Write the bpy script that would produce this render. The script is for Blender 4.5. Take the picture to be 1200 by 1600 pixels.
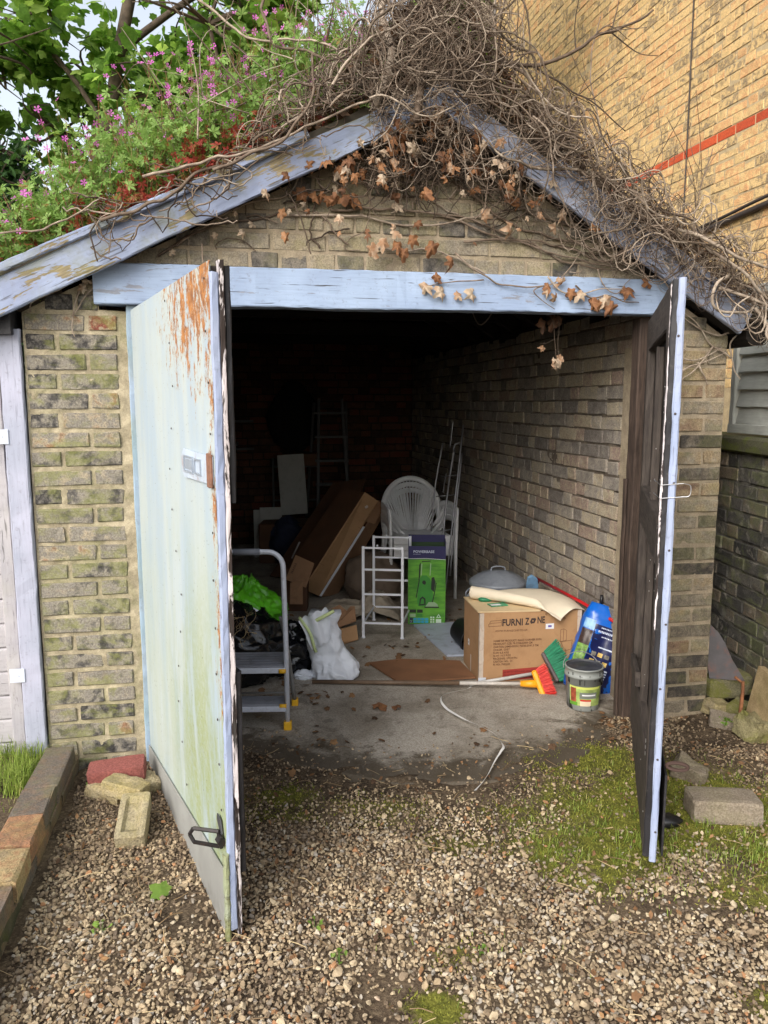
import bpy, bmesh, math, random
import numpy as np
from math import radians, sin, cos, pi
from mathutils import Matrix, Vector

for o in list(bpy.data.objects):
    bpy.data.objects.remove(o)
SC = bpy.context.scene
COL = SC.collection
random.seed(7)
RNG = np.random.default_rng(7)

# ---------------------------------------------------------------- camera, sky, sun, exposure
CAM_H = 1.5
PITCH = 8.1
cam = bpy.data.cameras.new('camera')
cam.sensor_fit = 'VERTICAL'
cam.sensor_height = 36.0
cam.lens = 36.0 * 1202 / 1600
cam.clip_start = 0.05
cam.clip_end = 400
camo = bpy.data.objects.new('camera', cam)
COL.objects.link(camo)
camo.location = (0, 0, CAM_H)
camo.rotation_euler = (radians(90 - PITCH), 0, 0)
SC.camera = camo

SUN_EL, SUN_AZ = 34.0, -152.0          # azimuth measured from +Y towards +X
w = bpy.data.worlds.new('World')
SC.world = w
w.use_nodes = True
wn = w.node_tree
for n in list(wn.nodes):
    wn.nodes.remove(n)
sky = wn.nodes.new('ShaderNodeTexSky')
sky.sky_type = 'NISHITA'
sky.sun_disc = False
sky.sun_elevation = radians(SUN_EL)
sky.sun_rotation = radians(SUN_AZ)
sky.air_density = 1.2
sky.dust_density = 3.0
sky.ozone_density = 1.0
hs = wn.nodes.new('ShaderNodeHueSaturation')
hs.inputs['Saturation'].default_value = 0.42
bg = wn.nodes.new('ShaderNodeBackground')
bg.inputs['Strength'].default_value = 0.15
wo = wn.nodes.new('ShaderNodeOutputWorld')
wn.links.new(sky.outputs[0], hs.inputs['Color'])
wn.links.new(hs.outputs[0], bg.inputs['Color'])
wn.links.new(bg.outputs[0], wo.inputs['Surface'])

sl = bpy.data.lights.new('sun', 'SUN')
sl.energy = 1.25
sl.angle = radians(40)
sl.color = (1.0, 0.95, 0.88)
so = bpy.data.objects.new('sun', sl)
COL.objects.link(so)
sd = Vector((sin(radians(SUN_AZ)) * cos(radians(SUN_EL)), cos(radians(SUN_AZ)) * cos(radians(SUN_EL)), sin(radians(SUN_EL))))
so.rotation_euler = sd.to_track_quat('Z', 'Y').to_euler()
so.location = (-6, -8, 12)

SC.view_settings.view_transform = 'Standard'
SC.view_settings.look = 'None'
SC.view_settings.gamma = 1
SC.view_settings.use_curve_mapping = False
SC.view_settings.exposure = 0.97
try:
    SC.cycles.use_denoising = True
    SC.cycles.max_bounces = 8
    SC.cycles.diffuse_bounces = 5
    SC.cycles.transparent_max_bounces = 6
except Exception:
    pass

# ---------------------------------------------------------------- garage frame: u along the front, v into the garage, z up
GA = radians(10.8)
GO = (-1.0, 3.06)
CA, SA = cos(GA), sin(GA)

def W(u, v, z=0.0):
    return (GO[0] + u * CA - v * SA, GO[1] + u * SA + v * CA, z)

def Lc(x, y):
    X, Y = x - GO[0], y - GO[1]
    return X * CA + Y * SA, -X * SA + Y * CA

# ---------------------------------------------------------------- numpy noise
def _hash(i, j, k, s):
    h = (i * 374761393 + j * 668265263 + k * 2147483647 + s * 1274126177) & 0xFFFFFFFF
    h = ((h ^ (h >> 13)) * 1274126177) & 0xFFFFFFFF
    h = (h ^ (h >> 16)) & 0xFFFFFFFF
    return h / 4294967295.0

def vnoise(P, s=0):
    P = np.asarray(P, float)
    f = np.floor(P)
    i = f.astype(np.int64)
    t = P - f
    t = t * t * (3 - 2 * t)
    r = 0
    for a in (0, 1):
        for b in (0, 1):
            for c in (0, 1):
                wgt = (t[..., 0] if a else 1 - t[..., 0]) * (t[..., 1] if b else 1 - t[..., 1]) * (t[..., 2] if c else 1 - t[..., 2])
                r = r + wgt * _hash(i[..., 0] + a, i[..., 1] + b, i[..., 2] + c, s)
    return r

def fbm(P, sc=1.0, oct=4, s=0, gain=0.5):
    P = np.asarray(P, float) * sc
    r, a, tot = 0, 1.0, 0
    for o in range(oct):
        r = r + a * vnoise(P + 17.3 * o, s + o)
        tot += a
        a *= gain
        P = P * 2.03
    return r / tot

def ridge(P, sc=1.0, oct=3, s=0):
    P = np.asarray(P, float) * sc
    r, a, tot = 0, 1.0, 0
    for o in range(oct):
        r = r + a * (1 - np.abs(2 * vnoise(P + 9.1 * o, s + o) - 1))
        tot += a
        a *= .55
        P = P * 2.1
    return r / tot

def sstep(a, b, x):
    t = np.clip((np.asarray(x, float) - a) / (b - a), 0, 1)
    return t * t * (3 - 2 * t)

# ---------------------------------------------------------------- mesh builder
class MB:
    def __init__(s, off=(0, 0, 0)):
        s.V, s.F, s.T, s.n = [], {}, [], 0
        s.off = np.array(off, float)

    def add(s, V, faces, tint=0.0):
        V = np.asarray(V, float).reshape(-1, 3)
        if isinstance(faces, np.ndarray):
            faces = [faces]
        else:
            d = {}
            for f in faces:
                d.setdefault(len(f), []).append(f)
            faces = [np.array(x, dtype=np.int64) for x in d.values()]
        for f in faces:
            if len(f):
                s.F.setdefault(f.shape[1], []).append(f + s.n)
        s.V.append(V)
        s.T.append(np.broadcast_to(np.asarray(tint, float), (len(V),)).copy())
        s.n += len(V)
        return s

    def mesh(s, name, smooth=False):
        V = np.concatenate(s.V) - s.off
        T = np.concatenate(s.T)
        me = bpy.data.meshes.new(name)
        me.vertices.add(len(V))
        me.vertices.foreach_set('co', V.ravel())
        loops, starts, c = [], [], 0
        for k, fl in s.F.items():
            A = np.concatenate(fl)
            loops.append(A.ravel())
            starts.append(np.arange(len(A)) * k + c)
            c += A.size
        loops = np.concatenate(loops)
        starts = np.concatenate(starts)
        me.loops.add(len(loops))
        me.loops.foreach_set('vertex_index', loops.astype(np.int32))
        me.polygons.add(len(starts))
        me.polygons.foreach_set('loop_start', starts.astype(np.int32))
        me.polygons.foreach_set('use_smooth', np.full(len(starts), bool(smooth)))
        if T.any():
            at = me.attributes.new('tint', 'FLOAT', 'POINT')
            at.data.foreach_set('value', T.astype(np.float32))
        me.update(calc_edges=True)
        me.validate()
        return me

    def build(s, name, mat, parent=None, smooth=False, kind=None, v=0.0):
        return mkobj(name, s.mesh(name, smooth), mat, parent, kind, v)

    # shapes
    def box(s, a, b, M=None, tint=0.0, bev=0.0, jit=0.0):
        a, b = np.minimum(a, b).astype(float), np.maximum(a, b).astype(float)
        V, F = bevbox(a, b, bev)
        if jit:
            V = V + RNG.normal(0, jit, V.shape)
        if M is not None:
            V = V @ np.array(M.to_3x3()).T + np.array(M.translation)
        return s.add(V, F, tint)

    def tube(s, P, r, n=6, cap=True, tint=0.0, flat=1.0, ref=None):
        P = np.asarray(P, float)
        m = len(P)
        r = np.broadcast_to(np.asarray(r, float), (m,))
        T = np.gradient(P, axis=0)
        T /= np.linalg.norm(T, axis=1)[:, None] + 1e-9
        if ref is None:
            mt = np.abs(T).mean(0)
            ref = np.eye(3)[np.argmin(mt)] + .13
        R = np.cross(T, ref)
        R /= np.linalg.norm(R, axis=1)[:, None] + 1e-9
        B = np.cross(T, R)
        a = np.arange(n) * 2 * pi / n
        ring = (R[:, None, :] * np.cos(a)[None, :, None] + flat * B[:, None, :] * np.sin(a)[None, :, None])
        V = (P[:, None, :] + ring * r[:, None, None]).reshape(-1, 3)
        i = np.arange(m - 1)[:, None] * n
        j = np.arange(n)[None, :]
        j2 = (j + 1) % n
        Q = np.stack([i + j, i + j2, i + n + j2, i + n + j], -1).reshape(-1, 4)
        fs = [Q]
        s.add(V, np.ascontiguousarray(Q), tint)
        if cap:
            base = s.n - len(V)
            s.F.setdefault(n, []).append(np.array([[base + n - 1 - k for k in range(n)], [base + (m - 1) * n + k for k in range(n)]]))
        return s

    def grid(s, P, tint=0.0, closed_u=False):
        P = np.asarray(P, float)
        a, b = P.shape[:2]
        jj = np.arange(b if closed_u else b - 1)
        i, j = np.meshgrid(np.arange(a - 1), jj, indexing='ij')
        j2 = (j + 1) % b
        Q = np.stack([i * b + j, i * b + j2, (i + 1) * b + j2, (i + 1) * b + j], -1).reshape(-1, 4)
        t = tint if np.isscalar(tint) else np.asarray(tint).ravel()
        return s.add(P.reshape(-1, 3), Q, t)

    def prism(s, outline, d, M=None, tint=0.0):
        """outline in local xy, extruded d along local z"""
        o = np.asarray(outline, float)
        k = len(o)
        V = np.zeros((2 * k, 3))
        V[:k, :2] = o
        V[k:, :2] = o
        V[k:, 2] = d
        F = [list(range(k - 1, -1, -1)), list(range(k, 2 * k))] + [[i, (i + 1) % k, k + (i + 1) % k, k + i] for i in range(k)]
        if M is not None:
            V = V @ np.array(M.to_3x3()).T + np.array(M.translation)
        return s.add(V, F, tint)

    def lathe(s, prof, n=24, c=(0, 0, 0), tint=0.0, M=None):
        pr = np.asarray(prof, float)
        a = np.arange(n) * 2 * pi / n
        P = np.stack([pr[:, 0, None] * np.cos(a), pr[:, 0, None] * np.sin(a), np.broadcast_to(pr[:, 1, None], (len(pr), n))], -1)
        if M is not None:
            P = P @ np.array(M.to_3x3()).T + np.array(M.translation)
        return s.grid(P + np.array(c), tint, closed_u=True)

    def scatter(s, V, F, pos, R, sc, tint=0.0):
        """many copies of a small template"""
        V = np.asarray(V, float)
        N, m = len(pos), len(V)
        sc = np.asarray(sc, float)
        if sc.ndim == 1:
            sc = np.repeat(sc[:, None], 3, 1)
        P = np.einsum('nij,nkj->nki', R, V[None] * sc[:, None, :]) + np.asarray(pos)[:, None, :]
        Fa = np.asarray(F)
        FF = (Fa[None] + (np.arange(N) * m)[:, None, None]).reshape(-1, Fa.shape[1])
        t = np.repeat(np.broadcast_to(np.asarray(tint, float), (N,)), m)
        return s.add(P.reshape(-1, 3), FF, t)

def bevbox(a, b, bev):
    if bev <= 0:
        V = np.array([(x, y, z) for z in (a[2], b[2]) for y in (a[1], b[1]) for x in (a[0], b[0])], float)
        F = [(0, 2, 3, 1), (4, 5, 7, 6), (0, 1, 5, 4), (2, 6, 7, 3), (0, 4, 6, 2), (1, 3, 7, 5)]
        return V, F
    bev = min(bev, *(0.45 * (b - a)))
    V, idx = [], {}
    for sx in (0, 1):
        for sy in (0, 1):
            for sz in (0, 1):
                c = np.array([(a, b)[sx][0], (a, b)[sy][1], (a, b)[sz][2]])
                d = np.array([1 - 2 * sx, 1 - 2 * sy, 1 - 2 * sz]) * bev
                for ax in range(3):
                    p = c + d
                    p[ax] = c[ax]
                    idx[(sx, sy, sz, ax)] = len(V)
                    V.append(p)
    g = lambda x, y, z, ax: idx[(x, y, z, ax)]
    F = []
    for ax in range(3):
        o1, o2 = [(1, 2), (2, 0), (0, 1)][ax]
        for sd_ in (0, 1):
            q = []
            for (p, r) in ((0, 0), (1, 0), (1, 1), (0, 1)):
                k = [0, 0, 0]
                k[ax] = sd_
                k[o1] = p
                k[o2] = r
                q.append(g(k[0], k[1], k[2], ax))
            F.append(q if sd_ else q[::-1])
        for p in (0, 1):
            for r in (0, 1):
                k0, k1 = [0, 0, 0], [0, 0, 0]
                k0[ax], k1[ax] = 0, 1
                k0[o1] = k1[o1] = p
                k0[o2] = k1[o2] = r
                q = [g(*k0, o1), g(*k1, o1), g(*k1, o2), g(*k0, o2)]
                F.append(q[::-1] if (p + r) % 2 == 0 else q)
    for sx in (0, 1):
        for sy in (0, 1):
            for sz in (0, 1):
                q = [g(sx, sy, sz, 0), g(sx, sy, sz, 1), g(sx, sy, sz, 2)]
                F.append(q if (sx + sy + sz) % 2 == 1 else q[::-1])
    return np.array(V), F

def mkobj(name, me, mat, parent=None, kind=None, v=0.0):
    o = bpy.data.objects.new(name, me)
    if mat is not None and not me.materials:
        me.materials.append(mat)
    COL.objects.link(o)
    if parent is not None:
        o.parent = parent
    if kind:
        o['kind'] = kind
    o.color = (v, 0, 0, 1)
    return o

def thing(name, label, cat, loc=(0, 0, 0), rz=0.0, group=None, rot=None):
    o = bpy.data.objects.new(name, None)
    o.empty_display_size = 0.1
    COL.objects.link(o)
    o.location = loc
    o.rotation_euler = rot if rot else (0, 0, rz)
    return tag(o, label, cat, group)

def tag(o, label, cat, group=None):
    o['label'] = label
    o['category'] = cat
    if group:
        o['group'] = group
    return o

def rots(nrm, spin):
    """rotation matrices taking local z to nrm, spun about it"""
    n = np.asarray(nrm, float)
    n = n / (np.linalg.norm(n, axis=1)[:, None] + 1e-9)
    h = np.where(np.abs(n[:, 2:3]) < .9, np.array([[0, 0, 1.0]]), np.array([[1.0, 0, 0]]))
    x = np.cross(h, n)
    x /= np.linalg.norm(x, axis=1)[:, None]
    y = np.cross(n, x)
    c, s_ = np.cos(spin)[:, None], np.sin(spin)[:, None]
    X = x * c + y * s_
    Y = -x * s_ + y * c
    return np.stack([X, Y, n], -1)

def eul(rx, ry, rz):
    return Matrix.Rotation(rz, 4, 'Z') @ Matrix.Rotation(ry, 4, 'Y') @ Matrix.Rotation(rx, 4, 'X')

def frame(o, ex, ey):
    """matrix with origin o, x axis ex, y axis about ey"""
    ex = Vector(ex).normalized()
    ez = ex.cross(Vector(ey)).normalized()
    ey = ez.cross(ex)
    M = Matrix.Identity(4)
    for i in range(3):
        M[i][0], M[i][1], M[i][2], M[i][3] = ex[i], ey[i], ez[i], o[i]
    return M

def spline(pts, n=24):
    P = np.asarray(pts, float)
    k = len(P)
    Q = np.vstack([2 * P[0] - P[1], P, 2 * P[-1] - P[-2]])
    out = []
    for t in np.linspace(0, k - 1 - 1e-6, n):
        i = int(t)
        f = t - i
        a, b, c, d = Q[i], Q[i + 1], Q[i + 2], Q[i + 3]
        out.append(.5 * ((2 * b) + (-a + c) * f + (2 * a - 5 * b + 4 * c - d) * f * f + (-a + 3 * b - 3 * c + d) * f ** 3))
    return np.array(out)

# ---------------------------------------------------------------- node helper
class NT:
    def __init__(s, name):
        s.m = bpy.data.materials.new(name)
        s.m.use_nodes = True
        s.t = s.m.node_tree
        s.b = s.t.nodes['Principled BSDF']
        s._c = {}

    def new(s, ty, **kw):
        n = s.t.nodes.new(ty)
        for k, v in kw.items():
            setattr(n, k, v)
        return n

    def put(s, sock, v):
        if isinstance(v, bpy.types.NodeSocket):
            s.t.links.new(v, sock)
        elif v is not None:
            if isinstance(v, (tuple, list)) and len(v) == 3 and sock.type == 'RGBA':
                v = (*v, 1)
            sock.default_value = v

    def obj(s):
        if 'o' not in s._c:
            s._c['o'] = s.new('ShaderNodeTexCoord').outputs['Object']
        return s._c['o']

    def pos(s):
        if 'p' not in s._c:
            s._c['p'] = s.new('ShaderNodeNewGeometry').outputs['Position']
        return s._c['p']

    def nrm(s):
        return s.new('ShaderNodeNewGeometry').outputs['Normal']

    def v(s):
        if 'v' not in s._c:
            a = s.new('ShaderNodeAttribute', attribute_name='tint').outputs['Fac']
            c = s.new('ShaderNodeObjectInfo').outputs['Color']
            x = s.new('ShaderNodeSeparateColor')
            s.put(x.inputs[0], c)
            s._c['v'] = s.math('ADD', a, x.outputs[0])
        return s._c['v']

    def map(s, vec, scale=(1, 1, 1), loc=(0, 0, 0), rot=(0, 0, 0)):
        n = s.new('ShaderNodeMapping')
        s.put(n.inputs['Vector'], vec)
        n.inputs['Scale'].default_value = scale
        n.inputs['Location'].default_value = loc
        n.inputs['Rotation'].default_value = rot
        return n.outputs[0]

    def noise(s, vec, scale=5, detail=3, rough=.55, dist=0.0):
        n = s.new('ShaderNodeTexNoise')
        s.put(n.inputs['Vector'], vec)
        s.put(n.inputs['Scale'], scale)
        n.inputs['Detail'].default_value = detail
        n.inputs['Roughness'].default_value = rough
        n.inputs['Distortion'].default_value = dist
        return n.outputs['Fac']

    def vor(s, vec, scale=5, feat='F1', rnd=1.0, out='Distance'):
        n = s.new('ShaderNodeTexVoronoi', feature=feat)
        s.put(n.inputs['Vector'], vec)
        n.inputs['Scale'].default_value = scale
        n.inputs['Randomness'].default_value = rnd
        return n.outputs[out]

    def math(s, op, a, b=None, c=None, clamp=False):
        n = s.new('ShaderNodeMath', operation=op, use_clamp=clamp)
        s.put(n.inputs[0], a)
        if b is not None:
            s.put(n.inputs[1], b)
        if c is not None:
            s.put(n.inputs[2], c)
        return n.outputs[0]

    def rng(s, x, a, b, c=0.0, d=1.0, smooth=True):
        n = s.new('ShaderNodeMapRange')
        if smooth:
            n.interpolation_type = 'SMOOTHSTEP'
        s.put(n.inputs['Value'], x)
        for k, q in zip(('From Min', 'From Max', 'To Min', 'To Max'), (a, b, c, d)):
            n.inputs[k].default_value = q
        return n.outputs[0]

    def ramp(s, x, stops, interp='LINEAR'):
        n = s.new('ShaderNodeValToRGB')
        n.color_ramp.interpolation = interp
        e = n.color_ramp.elements
        while len(e) < len(stops):
            e.new(.5)
        for el, (p, c) in zip(e, stops):
            el.position = p
            el.color = (*c, 1)
        s.put(n.inputs[0], x)
        return n.outputs[0]

    def mix(s, f, a, b, mode='MIX'):
        n = s.new('ShaderNodeMix', data_type='RGBA', blend_type=mode)
        s.put(n.inputs[0], f)
        s.put(n.inputs[6], a)
        s.put(n.inputs[7], b)
        return n.outputs[2]

    def sep(s, vec):
        n = s.new('ShaderNodeSeparateXYZ')
        s.put(n.inputs[0], vec)
        return n.outputs

    def bump(s, h, strength=.5, dist=.002, normal=None):
        n = s.new('ShaderNodeBump')
        s.put(n.inputs['Height'], h)
        n.inputs['Strength'].default_value = strength
        n.inputs['Distance'].default_value = dist
        if normal is not None:
            s.put(n.inputs['Normal'], normal)
        return n.outputs[0]

    def done(s, col, rough=.8, normal=None, metal=0.0, spec=None, coat=None):
        s.put(s.b.inputs['Base Color'], col)
        s.put(s.b.inputs['Roughness'], rough)
        s.put(s.b.inputs['Metallic'], metal)
        if normal is not None:
            s.put(s.b.inputs['Normal'], normal)
        if spec is not None:
            s.put(s.b.inputs['Specular IOR Level'], spec)
        if coat is not None:
            s.put(s.b.inputs['Coat Weight'], coat)
        return s.m

def C(r, g, b):
    f = lambda x: (x / 255 / 12.92) if x / 255 <= .04045 else ((x / 255 + .055) / 1.055) ** 2.4
    return (f(r), f(g), f(b))

def m_brick(name, stops, algae=0.0, soot=0.3, algae_col=C(124, 126, 70), contrast=.3, lime=0.0, spec=.25):
    t = NT(name)
    P = t.pos()
    v = t.v()
    n1 = t.noise(P, 22, 4, .6)
    v2 = t.math('ADD', v, t.rng(n1, .3, .7, -contrast * .5, contrast * .5))
    v2 = t.math('PINGPONG', v2, 1.0)
    col = t.ramp(v2, stops)
    sp = t.noise(P, 150, 4, .75)
    col = t.mix(t.rng(sp, .38, .62, .6, 0), col, t.mix(1, col, (.35, .34, .33), 'MULTIPLY'))
    col = t.mix(t.rng(t.vor(P, 75), .0, .2, .8, 0), col, C(50, 45, 38))
    sn = t.noise(P, 9, 4, .62, .6)
    col = t.mix(t.rng(sn, .52, .75, 0, soot), col, C(48, 44, 40))
    if lime:
        ln = t.noise(P, 14, 5, .65, .4)
        col = t.mix(t.rng(ln, .55, .72, 0, lime), col, C(170, 164, 150))
    if algae:
        an = t.noise(t.map(P, (1, 1, 1.6), (3.1, 1.7, .4)), 5.5, 4, .65, .5)
        an = t.math('MULTIPLY', t.rng(an, .46, .60), t.rng(t.noise(P, 60, 3, .7), .25, .6, .35, 1))
        col = t.mix(t.math('MULTIPLY', an, algae), col, algae_col)
    h = t.math('ADD', t.math('MULTIPLY', n1, .8), t.math('ADD', t.math('MULTIPLY', sp, .5), t.rng(t.vor(P, 110), 0, .3, -.4, 0)))
    return t.done(col, .92, t.bump(h, 1.0, .005), spec=spec)

def m_mortar(name, c1, c2, algae=0.0, sc=1.0):
    t = NT(name)
    P = t.pos()
    n1 = t.noise(P, 16 * sc, 5, .65)
    n2 = t.noise(P, 190, 3, .7)
    col = t.mix(t.rng(n1, .3, .7), c1, c2)
    col = t.mix(t.rng(n2, .35, .65, .4, 0), col, t.mix(1, col, (.45, .43, .4), 'MULTIPLY'))
    if algae:
        an = t.noise(P, 5.5, 4, .65, .5)
        col = t.mix(t.rng(an, .45, .68, 0, algae), col, C(96, 104, 50))
    h = t.math('ADD', n1, t.math('MULTIPLY', n2, .6))
    return t.done(col, .95, t.bump(h, .8, .004), spec=.2)

def m_paint(name, c1, c2, under=C(110, 98, 82), peel=.5, green=0.0, rough=.55, dark=C(60, 58, 55), crack=.5, along='x', edge=.62):
    """old brushed paint on wood, grain along local x"""
    t = NT(name)
    O = t.obj()
    k = {'x': (1, 14, 14), 'z': (14, 14, 1), 'y': (14, 1, 14)}[along]
    k2 = {'x': (1, 4, 4), 'z': (4, 4, 1), 'y': (4, 1, 4)}[along]
    g = t.noise(t.map(O, k), 9, 4, .6)
    g2 = t.noise(t.map(O, k2, (1.3, .2, 3.3)), 3.2, 5, .68, .6)
    cl = t.noise(O, 3.5, 3, .5)
    col = t.mix(t.rng(cl, .35, .65), c1, c2)
    col = t.mix(t.rng(g, .3, .6, .22, 0), col, t.mix(1, col, (.55, .55, .55), 'MULTIPLY'))
    pm = t.rng(t.math('ADD', g2, t.math('MULTIPLY', t.math('SUBTRACT', g, .5), .35)), edge, edge + .035, 0, peel)
    wood = t.mix(t.rng(g, .35, .65), under, t.mix(1, under, (.5, .5, .5), 'MULTIPLY'))
    col = t.mix(pm, col, wood)
    ck = t.noise(t.map(O, tuple(q * 1.6 if q > 1 else 1 for q in k), (5, 2, 1)), 5, 2, .5, .3)
    ckm = t.rng(ck, .66, .70, 0, crack)
    col = t.mix(ckm, col, dark)
    if green:
        gn = t.noise(t.map(O, (1, 1, 1), (7, 3, 2)), 5, 5, .7, .4)
        col = t.mix(t.rng(gn, .45, .68, 0, green), col, C(112, 112, 62))
    col = t.mix(t.rng(t.noise(O, 55, 4, .7), .55, .75, 0, .35), col, C(92, 88, 84))
    h = t.math('SUBTRACT', t.math('ADD', t.math('MULTIPLY', g, .7), t.math('MULTIPLY', pm, -.9)), t.math('MULTIPLY', ckm, 1.2))
    return t.done(col, t.math('ADD', rough, t.math('MULTIPLY', pm, .25)), t.bump(h, .5, .003), spec=.35)

def m_wood(name, c1, c2, rough=.8, along='x', sc=1.0):
    t = NT(name)
    O = t.obj()
    k = {'x': (1, 12, 12), 'z': (12, 12, 1), 'y': (12, 1, 12)}[along]
    g = t.noise(t.map(O, k), 7 * sc, 5, .65, .4)
    g2 = t.noise(O, 4, 4, .6)
    col = t.mix(t.rng(g, .3, .7), c1, c2)
    col = t.mix(t.rng(g2, .45, .75, 0, .5), col, t.mix(1, col, (.45, .45, .45), 'MULTIPLY'))
    return t.done(col, rough, t.bump(g, .5, .003), spec=.3)

def m_plain(name, c, rough=.5, metal=0.0, var=.15, sc=6.0, dirt=0.0, dirtc=C(70, 60, 48), bump=.0, bsc=60, spec=None, coat=None, pos=False):
    t = NT(name)
    O = t.pos() if pos else t.obj()
    n = t.noise(O, sc, 5, .6)
    col = t.mix(t.rng(n, .3, .7, 0, 1), tuple(q * (1 - var) for q in c), tuple(min(1, q * (1 + var)) for q in c))
    if dirt:
        d = t.noise(t.map(O, (1, 1, 1), (4, 1, 7)), sc * 1.7, 6, .72, .3)
        col = t.mix(t.rng(d, .5, .68, 0, dirt), col, dirtc)
    nm = t.bump(t.noise(O, bsc, 4, .6), bump, .002) if bump else None
    return t.done(col, rough, nm, metal, spec, coat)

def m_leaf(name, stops, trans=.35, rough=.55, vein=True):
    t = NT(name)
    P = t.pos()
    v = t.math('ADD', t.v(), t.rng(t.noise(P, 30, 3, .6), .3, .7, -.12, .12))
    col = t.ramp(v, stops)
    t.done(col, rough, None, spec=.3)
    tr = t.new('ShaderNodeBsdfTranslucent')
    t.put(tr.inputs['Color'], t.mix(1, col, (1.0, 1.0, .75), 'MULTIPLY'))
    ms = t.new('ShaderNodeMixShader')
    ms.inputs[0].default_value = trans
    t.t.links.new(t.b.outputs[0], ms.inputs[1])
    t.t.links.new(tr.outputs[0], ms.inputs[2])
    t.t.links.new(ms.outputs[0], t.t.nodes['Material Output'].inputs['Surface'])
    return t.m

# ---------------------------------------------------------------- materials
STOCK = [(0.0, C(60, 58, 57)), (.14, C(104, 100, 95)), (.32, C(148, 141, 127)), (.52, C(138, 132, 123)), (.72, C(168, 156, 134)), (.86, C(150, 118, 92)), (1.0, C(128, 68, 60))]
M_front = m_brick('front stock brick', STOCK, algae=.6, soot=.45, contrast=.5)
M_gable = m_brick('gable stock brick', [(0.0, C(72, 70, 68)), (.2, C(112, 106, 98)), (.5, C(146, 137, 121)), (.8, C(166, 153, 129)), (1.0, C(130, 122, 110))], algae=.25, soot=.4, algae_col=C(120, 118, 62))
M_pierR = m_brick('right pier brick', [(0.0, C(72, 68, 64)), (.25, C(116, 107, 94)), (.5, C(142, 132, 115)), (.75, C(158, 140, 112)), (1.0, C(134, 110, 92))], algae=.2, soot=.4, lime=.3)
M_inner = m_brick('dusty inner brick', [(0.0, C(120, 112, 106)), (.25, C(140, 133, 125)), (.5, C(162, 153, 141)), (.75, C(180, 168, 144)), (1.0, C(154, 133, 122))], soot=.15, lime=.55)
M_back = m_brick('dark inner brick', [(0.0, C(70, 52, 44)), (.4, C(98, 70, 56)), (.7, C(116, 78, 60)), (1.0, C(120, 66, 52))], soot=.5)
M_yellow = m_brick('yellow stock brick', [(0.0, C(140, 124, 104)), (.12, C(172, 148, 110)), (.3, C(212, 180, 128)), (.6, C(222, 190, 136)), (.8, C(218, 178, 126)), (1.0, C(208, 158, 112))], soot=.3, contrast=.7, spec=.15)
M_redband = m_brick('orange red brick', [(0.0, C(196, 86, 52)), (.5, C(206, 92, 56)), (1.0, C(186, 80, 52))], soot=.1, contrast=.1)
M_dark = m_brick('sooty dark brick', [(0.0, C(56, 55, 54)), (.4, C(82, 80, 76)), (.7, C(104, 100, 92)), (1.0, C(120, 108, 92))], algae=.4, soot=.35, lime=.6, algae_col=C(104, 112, 62))
M_edge = m_brick('edging brick', [(0.0, C(112, 104, 96)), (.3, C(134, 110, 90)), (.5, C(166, 122, 92)), (.75, C(176, 154, 114)), (1.0, C(144, 128, 108))], algae=.2, soot=.3)
M_loose_red = m_brick('loose red brick', [(0.0, C(140, 82, 76)), (1.0, C(152, 92, 84))], soot=.25, contrast=.3)
M_loose_yel = m_brick('loose yellow brick', [(0.0, C(172, 156, 116)), (.5, C(164, 152, 124)), (1.0, C(180, 168, 136))], algae=.25, soot=.2, contrast=.5, algae_col=C(150, 138, 60))
M_loose_gry = m_brick('loose grey brick', [(0.0, C(132, 120, 104)), (1.0, C(152, 140, 124))], soot=.2, contrast=.5, algae=.12, lime=.3)
M_mossy = m_brick('mossy stone', [(0.0, C(120, 116, 92)), (1.0, C(140, 132, 98))], algae=.8, soot=.3, algae_col=C(104, 106, 44))
M_mortL = m_mortar('cream mortar', C(186, 174, 148), C(142, 132, 110), .35)
M_mortG = m_mortar('tan mortar', C(166, 152, 130), C(138, 126, 108), .1)
M_mortI = m_mortar('dirty inner mortar', C(118, 108, 96), C(84, 76, 68))
M_mortY = m_mortar('yellow wall mortar', C(190, 170, 134), C(166, 148, 118))
M_mortD = m_mortar('dark wall mortar', C(70, 68, 64), C(116, 113, 106), .4)
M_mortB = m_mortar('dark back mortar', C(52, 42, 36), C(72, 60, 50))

LAV = C(150, 172, 208)
M_lintel = m_paint('pale blue painted lintel', C(152, 170, 196), C(138, 155, 182), under=C(150, 142, 134), peel=.6, crack=.9, edge=.61)
M_barge = m_paint('weathered blue grey paint', C(146, 158, 184), C(128, 138, 164), under=C(158, 142, 104), peel=.95, green=.5, crack=.6, edge=.555)
M_bargeR = m_paint('blue grey bargeboard paint', C(158, 166, 188), C(138, 146, 168), under=C(130, 122, 110), peel=.8, green=.2, crack=.9, edge=.58)
M_framepost = m_paint('pale blue frame paint', C(150, 168, 190), C(134, 156, 168), under=C(120, 112, 98), peel=.7, green=.3, crack=.6, edge=.64)
M_postboard = m_paint('lilac white paint', C(168, 169, 186), C(154, 158, 174), under=C(140, 134, 126), peel=.25, crack=.25, edge=.68)
M_gateboard = m_paint('chalky white paint', C(176, 172, 174), C(156, 153, 158), under=C(140, 132, 126), peel=.5, green=.15, crack=.6, edge=.6)
M_stile = m_paint('lavender door edge paint', C(156, 166, 192), C(144, 156, 184), under=C(96, 84, 76), peel=.6, green=.1, edge=.64)
M_flaky = m_paint('flaking white paint', C(212, 204, 206), C(196, 188, 188), under=C(56, 46, 42), peel=1, edge=.5, crack=.8)
M_blackwood = m_paint('black painted wood', C(44, 43, 46), C(34, 33, 36), under=C(84, 70, 58), peel=.4, edge=.64, rough=.5)
M_brownwood = m_wood('brown weathered post', C(82, 68, 60), C(52, 43, 38))
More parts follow.
